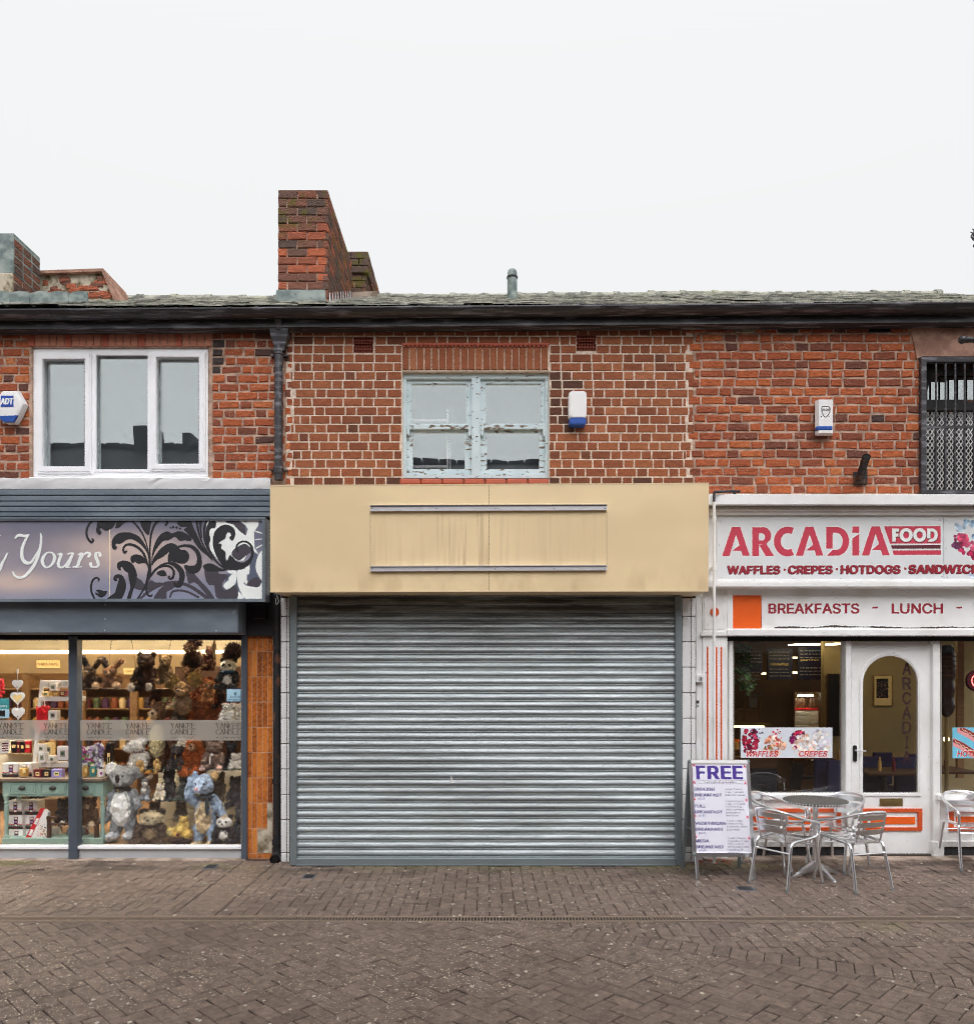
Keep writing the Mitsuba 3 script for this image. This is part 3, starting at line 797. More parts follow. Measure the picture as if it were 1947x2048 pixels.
# ---------------------------------------------------------------- upper windows
def ring_rect(x0, y0, x1, y1, w, Y):
    return prect(x0, y0, x1, y1, Y).difference(prect(x0 + w, y0 + w, x1 - w, y1 - w, Y))
def wavy(x0, y0, x1, y1, Y, amp=.0005):              # drawn sheet glass, very slightly uneven
    nx, ny = 14, 18
    X, Z = np.meshgrid(np.linspace(wx(x0, Y), wx(x1, Y), nx), np.linspace(wz(y1, Y), wz(y0, Y), ny), indexing='ij')
    P = np.stack([X, np.full_like(X, Y), Z], -1).reshape(-1, 3)
    P[:, 1] += amp * (meshkit.noise(P * [4, 1, 4] + x0, 3) - .5) + amp * .4 * (meshkit.noise(P * [11, 1, 9] + x0, 7) - .5)
    f = []
    for i in range(nx - 1):
        for j in range(ny - 1):
            a = i * ny + j; f += [[a, a + ny, a + ny + 1], [a, a + ny + 1, a + 1]]
    return G().add(P, f)
def upvc_window():
    w = part(A, 'window', G().prism(prect(65, 697, 416, 953, .03).difference(unary_union([prect(84, 716, 170, 934, .03), prect(188, 706, 299, 942, .03), prect(311, 713, 398, 932, .03)])), .03, .09), 'upvc', label='white plastic window with three panes')
    for x0, y0, x1, y1 in ((73, 706, 182, 945), (300, 702, 410, 940)):
        part(w, 'casement', G().prism(ring_rect(x0, y0, x1, y1, 12.5, .005), .004, .03).prism(ring_rect(x0 + 3, y0 + 3, x1 - 3, y1 - 3, 8, -.004), -.005, .012), 'upvc')
    part(w, 'bead', G().prism(ring_rect(187, 705, 300, 943, 5, .02), .02, .02), 'upvc')
    for x0, y0, x1, y1 in ((82, 714, 172, 936), (186, 704, 301, 944), (309, 711, 400, 934)):
        part(w, 'pane', wavy(x0, y0, x1, y1, .07), 'glass_mirror', True)
        part(w, 'gasket', G().prism(ring_rect(x0 - 1, y0 - 1, x1 + 1, y1 + 1, 4.5, .06), .060, .008), 'black')
    part(w, 'sill', G().box(wx(57, -.05), -.05, wz(958.5, -.05), wx(417, -.05), .12, wz(953.5, -.05), .006), 'upvc')
    part(w, 'room', G().box(wx(40), .22, wz(980), wx(440), .24, wz(670)), 'dark_room')
col('dark_room', (96, 104, 108), .9)
upvc_window()
def sash_window():
    ub = lambda g, t=.5: np.tile([t, .5], (g.n, 1))
    g = G().prism(ring_rect(805, 743, 1097, 956, 7, .055), .055, .1)
    g.prism(prect(943, 748, 960, 956, .05), .048, .1)
    g.box(wx(805, .05), .05, wz(757, .05), wx(1097, .05), .16, wz(742, .05), .004)
    w = part(B, 'window', g, 'sash_paint', uv=ub(g, .1), label='pale green double sash window with flaking paint')
    for xa, xb in ((812, 943), (960, 1092)):
        g = G().prism(ring_rect(xa, 757, xb, 858, 11, .085), .083, .045); part(w, 'upper_sash', g, 'sash_paint', uv=ub(g, .25))
        g = G(); Yl = .105
        fr = prect(xa, 848, xb, 953, Yl).difference(prect(xa + 13, 864, xb - 14, 938, Yl))
        g.prism(fr, Yl, .04)
        part(w, 'lower_sash', g, 'sash_paint', uv=ub(g, .45))
        g = G().box(wx(xa, .07), .068, wz(858, .07), wx(xb, .07), .09, wz(849, .07), .003); part(w, 'meeting_rail', g, 'sash_paint', uv=ub(g, .75))
        for sx in (xa + 1, xb - 7):
            g = G().prism(ppoly([(sx, 840), (sx + 6, 840), (sx + 6, 868), (sx + 3, 872), (sx, 868)], .066), .064, .03); part(w, 'sash_horn', g, 'sash_paint', uv=ub(g, .2))
        for y0, y1, Yp, i0, i1 in ((766, 850, .1, 9, 9), (862, 940, .125, 11, 12)):
            part(w, 'pane', wavy(xa + i0, y0, xb - i1, y1, Yp), 'glass_mirror', True)
        # staff bead mouldings
        g = G().prism(ring_rect(xa + 7, 763, xb - 7, 856, 3, .08), .0785, .008); part(w, 'glazing_bead', g, 'sash_paint', uv=ub(g, .3))
    part(w, 'room', G().box(wx(790), .30, wz(980), wx(1110), .32, wz(720)), 'dark_room')
    # things left standing inside: a white shelf upright and rails
    g = G(); 
    for x0, y0, x1, y1 in ((820, 838, 893, 842.5), (893.5, 818, 897, 846), (893, 868, 896.5, 939), (826, 930, 893, 935), (899, 868, 901, 938)):
        g.pb(x0, y0, x1, y1, .2, .02)
    part(w, 'inner_frame', g, 'upvc', label='bare white shelf rails behind the glass')
sash_window()
def barred_window():
    bw = part(C, 'window', G().prism(prect(1843, 714, 2060, 988, .16).difference(unary_union([prect(1852, 747, 2060, 799, .16), prect(1852, 820, 2060, 988, .16)])), .16, .06), 'rusty', label='old dark framed window with arched upper light')
    arch = prect(1852, 741, 2060, 801, .14).difference(unary_union([pix(Point(1890, 785).buffer(36), .14), prect(1890, 749, 2060, 801, .14), prect(1854, 785, 1960, 801, .14)]))
    part(bw, 'arch_frame', G().prism(arch, .14, .03), 'rusty')
    for y0, y1 in ((745, 801), (818, 990)):
        part(bw, 'pane', G().add([[wx(1850, .19), .19, wz(y1, .19)], [wx(2062, .19), .19, wz(y1, .19)], [wx(2062, .19), .19, wz(y0, .19)], [wx(1850, .19), .19, wz(y0, .19)]], [[0, 1, 2], [0, 2, 3]]), 'glass_mirror' if y0 < 800 else 'glass')
    part(bw, 'room', G().box(wx(1830), .5, wz(1000), wx(2080), .52, wz(700)), 'dark_void')
    # white folding lattice behind the lower light
    lat = G()
    Yl = .24
    for c in range(11):
        x0 = 1850 + c * 19.2
        for r in range(-1, 14):
            y0 = 820 + r * 12.6
            for s in (0, 1):
                for a, b in (((0, 0), (9, 12.6)), ((9, 0), (0, 12.6)), ((9, 0), (17, 12.6)), ((17, 0), (9, 12.6))):
                    ya, yb = max(y0 + a[1], 820), min(max(y0 + b[1], 820), 986)
                    if yb - ya < 3 or s: continue
                    lat.tube([[wx(x0 + a[0], Yl), Yl, wz(ya, Yl)], [wx(x0 + b[0], Yl), Yl, wz(yb, Yl)]], .005, 5)
    part(bw, 'lattice', lat, 'white_gloss', kind='stuff', label='white folding lattice grille behind the glass')
    gr = thing('window_grille', 'black iron bar grille over the upper window at the right edge', 'grille')
    part(gr, 'frame', G().prism(prect(1842, 713, 2062, 987, -.05).difference(prect(1852, 723, 2062, 979, -.05)), -.05, .05), 'black_paint')
    for i in range(10):
        x = 1871 + i * 19.1
        part(gr, 'bar', G().cyl([wx(x, -.03), -.03, wz(723, -.03)], [wx(x, -.03), -.03, wz(981, -.03)], .0095, n=8), 'black_paint', 40)
    part(gr, 'cross_bar', G().pb(1850, 851, 2062, 856, -.045, .012), 'black_paint')
    part(gr, 'bottom_rail', G().pb(1846, 979.5, 2062, 984, -.047, .03), 'black_paint')
barred_window()
# ---------------------------------------------------------------- left shop front (gift shop)
def quad(x0, y0, x1, y1, Y):
    return G().add([[wx(x0, Y), Y, wz(y1, Y)], [wx(x1, Y), Y, wz(y1, Y)], [wx(x1, Y), Y, wz(y0, Y)], [wx(x0, Y), Y, wz(y0, Y)]], [[0, 1, 2], [0, 2, 3]])
def gift_front():
    # rough painted stone band
    n = 60
    prof = []
    g = G()
    xs = np.linspace(-90, 541, n)
    zs = [wz(977.5, -.06), wz(970, -.06), wz(962, -.06), wz(956, -.06)]
    V = []
    for i, x in enumerate(xs):
        for j, z in enumerate(zs):
            V.append([wx(x, -.06), -.06 - .006 * (j in (1, 2)) + rng.normal(0, .0035), z + rng.normal(0, .003) * (j > 0)])
        V.append([wx(x, -.06), .02, zs[-1] + .004]); V.append([wx(x, -.06), .02, zs[0]])
    F_ = []
    m = 6
    for i in range(n - 1):
        for j in range(m - 1):
            a, b = i * m + j, (i + 1) * m + j
            F_ += [[a, b, b + 1], [a, b + 1, a + 1]]
    part(A, 'stone_band', g.add(V, F_), 'worn_white', 20, label='rough white painted stone band under the white window')
    box = part(A, 'shutter_box', G().box(wx(-90, -.15), -.15, wz(1036, -.15), wx(541, -.15), .2, wz(977.8, -.15)), 'frame_grey', label='grey slatted roller shutter box')
    for y0, y1 in ((979, 990), (991.5, 1001.5), (1003, 1012), (1013.5, 1023), (1024.5, 1033)):
        part(box, 'slat', G().box(wx(-90, -.17), -.17, wz(y1, -.17), wx(540, -.17), -.148, wz(y0, -.17), .005), 'grey_paint', 30)
    # canopy box under the sign
    cb = part(A, 'canopy_box', G().box(wx(-90, -.3), -.3, wz(1267, -.3), wx(475, -.3), -.02, wz(1201, -.3), .012), 'grey_paint', 30, label='plain grey metal canopy box above the toy window')
    for x, y in ((210, 1209), (210, 1238), (209, 1261), (432, 1261), (467, 1224), (40, 1262)):
        part(cb, 'rivet', G().ell([wx(x, -.3), -.3, wz(y, -.3)], .007, 1), 'rail_alu')
    # hidden dark lintel and bulkhead
    part(A, 'bulkhead', G().box(wx(-90), .0, wz(1278), wx(493), .25, wz(1200)), 'dark_void')
    part(A, 'bulkhead_side', G().box(wx(470), -.02, wz(1272), wx(549), .2, wz(978)), 'dark_print')
    part(A, 'dark_side_box', G().pb(505, 1208, 531, 1238, -.08, .1, .01), 'black')  # small black box beside the canopy, below the sign
    # window: mullions, sill, stallriser
    win = part(A, 'display_window', G().box(wx(136, -.02), -.02, .0, wx(153.5, -.02), .09, wz(1272, -.02), .006), 'frame_grey', 30, label='shop display window with slate grey mullions')
    part(win, 'mullion', G().box(wx(482, -.02), -.02, 0, wx(493, -.02), .09, wz(1200, -.02), .006), 'frame_grey', 30)
    part(win, 'head_rail', G().box(wx(-90, .01), .01, wz(1280, .01), wx(482, .01), .07, wz(1272, .01), .004), 'frame_grey')
    part(win, 'sill', G().box(wx(-90, .0), .0, wz(1699, .0), wx(482, .0), .09, wz(1692.5, .0), .004), 'upvc')
    part(A, 'stallriser', G().box(wx(-90, .03), .03, -.02, wx(482, .03), .1, wz(1697, .03)), 'stall_grey')
    for a, b in ((-90, 136), (153, 482)):
        part(win, 'pane', quad(a, 1274, b, 1696, .05), 'glass')
    # orange tiled pilaster, lost tiles at its foot
    pl = part(A, 'tiled_pilaster', G().box(wx(493, .02), .0252, 0, wx(546, .02), .3, wz(1205, .02)), 'grout_pale', label='orange brown tiled pilaster with lost tiles at its foot')
    rows = [1215, 1252, 1302.5, 1353.5, 1404, 1454.5, 1505, 1555.5, 1606, 1656.5, 1707, 1718]
    for r in range(len(rows) - 1):
        for c in range(5):
            if (r == 8 and c == 4) or (r == 9 and c >= 2): continue
            x0 = 494 + c * 10.25
            g = G().brick(wx(x0, .02), wz(rows[r + 1] - .7, .02), wx(x0 + 9.0, .02), wz(rows[r] + .6, .02), .026, .004, .003, .0005, .012)
            part(pl, 'tile', g, 'glazed_tile', uv=np.tile([float(np.clip(rng.normal(.62, .22), 0, 1)), rng.random()], (12, 1)))
    g = G(); 
    V = []; xs = np.linspace(515.5, 545, 9); ys = np.linspace(1607, 1706, 14)
    for y in ys:
        for x in xs: V.append([wx(x, .02), .025 - .012 * rng.random(), wz(y, .02)])
    F_ = []
    for i in range(13):
        for j in range(8):
            if i < 7 and j < 5: continue
            a = i * 9 + j; F_ += [[a + 9, a + 1, a], [a + 9, a + 10, a + 1]]
    part(pl, 'bare_render', g.add(V, F_), 'plaster', True, label='mossy pale render where tiles have come off')
col('worn_white', (206, 206, 204), .8)
col('stall_grey', (176, 178, 180), .5)
gift_front()

# ---------------------------------------------------------------- the gift shop's sign
YS = -.385
def gift_sign():
    s = thing('shop_sign', 'long dark sign with white script lettering and black floral scrolls', 'sign')
    part(s, 'backing', G().box(wx(-120, YS), YS, wz(1199, YS), wx(525, YS), YS + .02, wz(1039, YS)), 'sign_print')
    part(s, 'case', G().box(wx(-120, YS - .015), YS + .01, wz(1202, YS - .015), wx(529.5, YS - .015), YS + .15, wz(1034.5, YS - .015), .004), 'frame_grey')
    fr = prect(-120, 1034, 530, 1203.5, YS - .015).difference(prect(-130, 1041, 524, 1197.5, YS - .015))
    part(s, 'frame', G().prism(fr, YS - .018, .03).prism(prect(-120, 1036, 530, 1037.6, YS - .02), YS - .024, .02), 'grey_paint')
    part(s, 'panel_joint', G().prism(ppoly([(218.4, 1041), (220, 1041), (221, 1120), (219.6, 1197), (218.6, 1197), (218.6, 1120)], YS), YS - .0022, .002), 'joint_cream')
    clip = prect(-120, 1040.5, 524.5, 1198, YS)
    S1 = lambda p: pix(p, YS, 160, 1030, 8.527)
    S2 = lambda p: pix(p, YS, 340, 1030, 8.527)
    S0 = lambda p: pix(p, YS, 0, 1030, 8.157)
    P = lambda pts: Polygon(spline(pts, 4, True)).buffer(0)
    PS = lambda pts: Polygon(pts).buffer(0)
    K = lambda pts: stroke([(a[0], a[1]) for a in pts], [a[2] for a in pts])
    white = [S2(PS(p)) for p in (
        [(610, 70), (950, 70), (950, 130), (1080, 160), (1200, 280), (1290, 350), (1330, 240), (1280, 170), (1150, 70), (1230, 70), (1300, 140), (1290, 70), (1460, 66), (1520, 90), (1500, 190), (1430, 280), (1440, 560), (1520, 680), (1450, 640), (1380, 560), (1330, 650), (1250, 780), (1000, 760), (800, 740), (690, 600), (640, 300)],
        [(1440, 262), (1575, 300), (1575, 322), (1440, 285)], [(1450, 412), (1575, 400), (1575, 412), (1450, 428)], [(1460, 560), (1570, 500), (1570, 520), (1470, 575)])]
    white += [S2(P(p)) for p in (
        [(1590, 620), (1500, 700), (1460, 860), (1490, 1000), (1590, 1110)],
        [(985, 950), (1130, 945), (1090, 990), (1010, 995)],
        [(1130, 960), (1120, 1150), (1030, 1240), (970, 1270), (910, 1220), (950, 1150), (1000, 1110), (1010, 1060)],
        [(1150, 950), (1250, 915), (1310, 1000), (1310, 1100), (1340, 1150), (1310, 1190), (1240, 1130), (1290, 1200), (1400, 1222), (1480, 1235), (1530, 1210), (1570, 1160), (1590, 1430), (1300, 1430), (1200, 1300), (1150, 1150)],
        [(1280, 900), (1350, 830), (1350, 1000), (1320, 1010), (1280, 960)], [(1150, 1290), (1260, 1425), (1160, 1430)])]
    blue = [S2(PS([(1000, 940), (1300, 860), (1420, 620), (1575, 560), (1590, 70), (1440, 60), (1460, 300), (1440, 600), (1500, 700), (1460, 860), (1490, 1000), (1590, 1090), (1590, 1430), (850, 1430), (900, 1260)]))]
    grey = [S1(P(p)) for p in (
        [(960, 1080), (1040, 1110), (1110, 1180), (1200, 1110), (1300, 1150), (1430, 1160), (1300, 1230), (1150, 1280), (1040, 1280), (930, 1240)],
        [(1260, 1435), (1330, 1300), (1430, 1200), (1560, 1150), (1680, 1160), (1560, 1270), (1480, 1310), (1460, 1435)])]
    grey += [S1(K([(1020, 1430, 40), (1150, 1320, 45), (1300, 1230, 40), (1480, 1160, 50), (1660, 1150, 60)])),
             S2(K([(110, 1180, 60), (250, 1180, 55), (420, 1260, 60), (640, 1420, 60)])), S2(K([(0, 1400, 30), (40, 1310, 36), (150, 1285, 36), (300, 1310, 36), (480, 1400, 36)])),
             S2(P([(590, 890), (700, 940), (820, 940), (830, 1000), (960, 1010), (990, 1060), (920, 1120), (890, 1200), (940, 1290), (1120, 1200), (1140, 1425), (830, 1425), (770, 1330), (750, 1200), (660, 1190), (600, 1060)])),
             S2(P([(270, 950), (400, 990), (500, 1100), (650, 1260), (760, 1425), (680, 1425), (560, 1290), (430, 1150), (320, 1170), (290, 1060)])),
             S2(PS([(950, 70), (1120, 70), (1280, 180), (1290, 350), (1190, 280), (1080, 160), (960, 130)])),
             S2(P([(1050, 640), (1120, 560), (1260, 490), (1330, 520), (1390, 600), (1300, 690), (1180, 770), (1080, 720)])),
             S2(P([(1340, 1130), (1460, 1060), (1560, 1110), (1540, 1180), (1490, 1230), (1400, 1215), (1310, 1190)]))]
    black = [S1(K(p)) for p in (
        [(225, 75, 30), (150, 170, 35), (110, 290, 38), (135, 400, 38), (195, 465, 42), (225, 430, 34), (205, 405, 25)],
        [(880, 90, 30), (1000, 220, 30), (1090, 370, 26), (1150, 560, 22), (1180, 800, 20), (1180, 950, 40)],
        [(1465, 165, 45), (1490, 120, 35), (1440, 85, 30), (1350, 90, 40), (1270, 170, 40), (1215, 320, 35), (1195, 500, 28), (1190, 700, 30), (1190, 950, 50), (1170, 1090, 45)],
        [(790, 620, 36), (760, 645, 36), (738, 590, 36), (770, 520, 36), (850, 500, 44), (950, 530, 46), (1040, 600, 44), (1100, 690, 40), (1150, 830, 26), (1165, 900, 20)],
        [(315, 1120, 25), (325, 1095, 28), (280, 1068, 28), (220, 1110, 32), (190, 1210, 34), (200, 1320, 34), (250, 1430, 30)],
        [(1180, 950, 50), (1150, 1100, 45), (1130, 1250, 32), (1150, 1350, 32), (1200, 1385, 34), (1230, 1360, 25)],
        [(1150, 1100, 40), (1100, 1240, 30), (980, 1430, 26)],
        [(1200, 1040, 40), (1290, 930, 40), (1400, 850, 36), (1500, 820, 36), (1600, 840, 70), (1690, 910, 90), (1740, 1010, 95), (1730, 1110, 90), (1690, 1190, 90), (1640, 1200, 60), (1610, 1160, 40)],
        [(1220, 1010, 30), (1320, 910, 30), (1430, 870, 36), (1530, 880, 40), (1595, 950, 40), (1590, 1050, 42), (1540, 1090, 36), (1510, 1060, 30), (1530, 1040, 20)],
        [(1540, 215, 26), (1542, 216, 26)], [(1585, 205, 44), (1586, 205, 44)], [(1648, 212, 42), (1649, 212, 42)], [(1705, 232, 36), (1706, 232, 36)])]
    black += [S1(P(p)) for p in (
        [(330, 85), (290, 180), (275, 260), (300, 320), (340, 335), (370, 300), (345, 260), (335, 230), (370, 225), (420, 260), (480, 262), (560, 210), (600, 140), (625, 110), (605, 215), (660, 215), (700, 185), (760, 130), (830, 105), (900, 110), (880, 70), (600, 60)],
        [(1030, 70), (1205, 70), (1200, 200), (1175, 330), (1130, 320), (1060, 220), (1030, 130)],
        [(540, 500), (560, 400), (640, 320), (770, 292), (900, 310), (1010, 370), (1090, 470), (1140, 580), (1170, 720), (1140, 640), (1070, 540), (980, 460), (880, 412), (800, 420), (740, 460), (680, 490), (620, 490), (605, 520), (630, 540), (620, 580), (590, 592), (555, 570)],
        [(860, 740), (890, 690), (970, 670), (1060, 700), (1120, 770), (1150, 860), (1110, 820), (1060, 820), (1000, 830), (940, 800), (920, 770), (930, 800), (905, 820), (875, 800)],
        [(630, 860), (660, 800), (750, 778), (850, 800), (920, 870), (965, 980), (970, 1080), (940, 1200), (900, 1300), (860, 1435), (800, 1435), (840, 1300), (860, 1220), (830, 1080), (820, 990), (780, 965), (740, 920), (720, 885), (690, 900), (700, 930), (680, 945), (645, 920)],
        [(570, 1090), (590, 1030), (660, 1008), (730, 1040), (775, 1130), (785, 1220), (760, 1320), (700, 1435), (580, 1435), (610, 1280), (640, 1180), (665, 1090), (650, 1075), (625, 1090), (640, 1115), (610, 1130), (580, 1115)],
        [(270, 1285), (340, 1275), (400, 1295), (465, 1300), (420, 1380), (345, 1405), (280, 1360), (255, 1320), (330, 1340)],
        [(1215, 860), (1225, 700), (1250, 560), (1310, 410), (1400, 310), (1500, 280), (1570, 310), (1680, 275), (1780, 300), (1890, 370), (1890, 440), (1780, 430), (1700, 440), (1650, 390), (1610, 370), (1560, 400), (1500, 430), (1420, 440), (1380, 480), (1330, 540), (1280, 620), (1240, 720)],
        [(1220, 870), (1240, 760), (1300, 660), (1400, 550), (1500, 490), (1580, 480), (1660, 530), (1560, 600), (1480, 660), (1400, 720), (1320, 760), (1260, 820)],
        [(1505, 800), (1505, 680), (1570, 570), (1660, 530), (1720, 590), (1800, 600), (1860, 680), (1840, 780), (1760, 830), (1640, 810), (1560, 790)],
        [(1310, 980), (1400, 940), (1450, 960), (1475, 1030), (1400, 1045), (1330, 1020)], [(460, 1435), (560, 1350), (590, 1340), (580, 1435)])]
    black += [S2(K(p)) for p in (
        [(150, 540, 40), (250, 520, 45), (370, 540, 60), (460, 620, 70), (500, 740, 80), (490, 850, 100), (440, 920, 130), (350, 930, 130), (270, 880, 60)],
        [(1155, 620, 36), (1130, 570, 34), (1150, 500, 34), (1220, 455, 30), (1310, 460, 34), (1385, 530, 40), (1405, 630, 46), (1390, 720, 50), (1320, 820, 80), (1200, 880, 110)],
        [(640, 70, 40), (590, 200, 40), (590, 400, 38), (640, 560, 36), (730, 720, 34), (850, 850, 36), (960, 920, 40)],
        [(700, 70, 20), (640, 200, 22), (620, 380, 22), (660, 560, 20), (760, 740, 20), (880, 880, 20)],
        [(450, 75, 50), (480, 250, 36), (520, 400, 30), (600, 570, 24), (720, 760, 20)], [(520, 75, 60), (520, 220, 30), (540, 380, 22)])]
    black += [S2(P(p)) for p in (
        [(1075, 430), (1115, 330), (1090, 230), (1010, 175), (930, 165), (840, 200), (760, 290), (730, 420), (740, 560), (790, 700), (870, 830), (930, 900), (1050, 940), (1180, 930), (1300, 880), (1390, 780), (1330, 790), (1270, 810), (1160, 800), (1090, 740), (1020, 680), (980, 770), (955, 770), (945, 640), (900, 590), (870, 570), (880, 500), (830, 480), (880, 440), (940, 400), (970, 310), (1020, 300), (1040, 350), (1010, 380), (1040, 430)],
        [(250, 70), (340, 70), (400, 210), (470, 350), (540, 500), (640, 650), (740, 800), (640, 700), (520, 600), (440, 500), (370, 390), (300, 310), (240, 250), (290, 200), (190, 200), (125, 150), (160, 90)],
        [(640, 230), (680, 120), (780, 105), (770, 220), (700, 230), (670, 300), (690, 420), (640, 520), (625, 380)],
        [(560, 880), (620, 830), (720, 830), (850, 900), (960, 940), (850, 960), (740, 960), (640, 960)])]
    for nm, pl, m, d in (('blue_ground', blue, 'print_blue', .0006), ('white_flourish', white, 'print_white', .0012), ('grey_flourish', grey, 'print_grey', .0018), ('black_flourish', black, 'dark_print', .0024)):
        part(s, nm, G().prism(unary_union(pl).intersection(clip).simplify(.0004), YS - d, d), m)
    let = [K(p) for p in (
        [(250, 380, 20), (290, 340, 40), (340, 330, 45), (410, 345, 40), (470, 325, 25)],
        [(465, 330, 22), (400, 450, 40), (360, 580, 48), (370, 710, 50), (430, 780, 56), (510, 770, 40), (580, 670, 28), (640, 560, 20)],
        [(662, 295, 10), (675, 360, 30), (670, 480, 36), (640, 620, 44), (590, 760, 50), (510, 890, 50), (420, 990, 46), (320, 1025, 40), (240, 985, 30), (210, 920, 14)],
        [(840, 612, 24), (770, 620, 24), (710, 690, 44), (695, 770, 48), (740, 850, 30), (800, 850, 24), (870, 780, 44), (895, 690, 48), (870, 630, 30), (840, 612, 24)],
        [(950, 645, 22), (1000, 635, 40), (990, 680, 44), (955, 790, 46), (975, 850, 36), (1040, 845, 26), (1110, 760, 24), (1150, 690, 24)],
        [(1100, 640, 18), (1190, 625, 32), (1160, 700, 46), (1110, 820, 44), (1080, 850, 30), (1140, 855, 20)],
        [(1275, 650, 20), (1335, 635, 44), (1310, 700, 46), (1265, 830, 44), (1190, 852, 18)], [(1265, 850, 18), (1325, 848, 18)],
        [(1320, 740, 20), (1370, 650, 26), (1430, 615, 34), (1470, 640, 40), (1450, 675, 46)],
        [(1635, 660, 50), (1630, 625, 34), (1590, 612, 26), (1560, 640, 40), (1570, 700, 48), (1600, 770, 50), (1600, 830, 40), (1550, 850, 28), (1490, 840, 30), (1482, 795, 50)],
        [(125, 620, 16), (90, 700, 34), (40, 790, 44), (-10, 890, 60), (-60, 960, 50)], [(-20, 330, 30), (8, 335, 16)])]
    part(s, 'lettering', G().prism(S0(unary_union(let)).simplify(.0003), YS - .006, .006), 'print_white', label='white script lettering reading y Yours')
col('print_white', (232, 236, 232), .5)
col('print_grey', (68, 64, 72), .5)
col('print_blue', (86, 94, 112), .5)
col('joint_cream', (236, 214, 184), .5)
gift_sign()

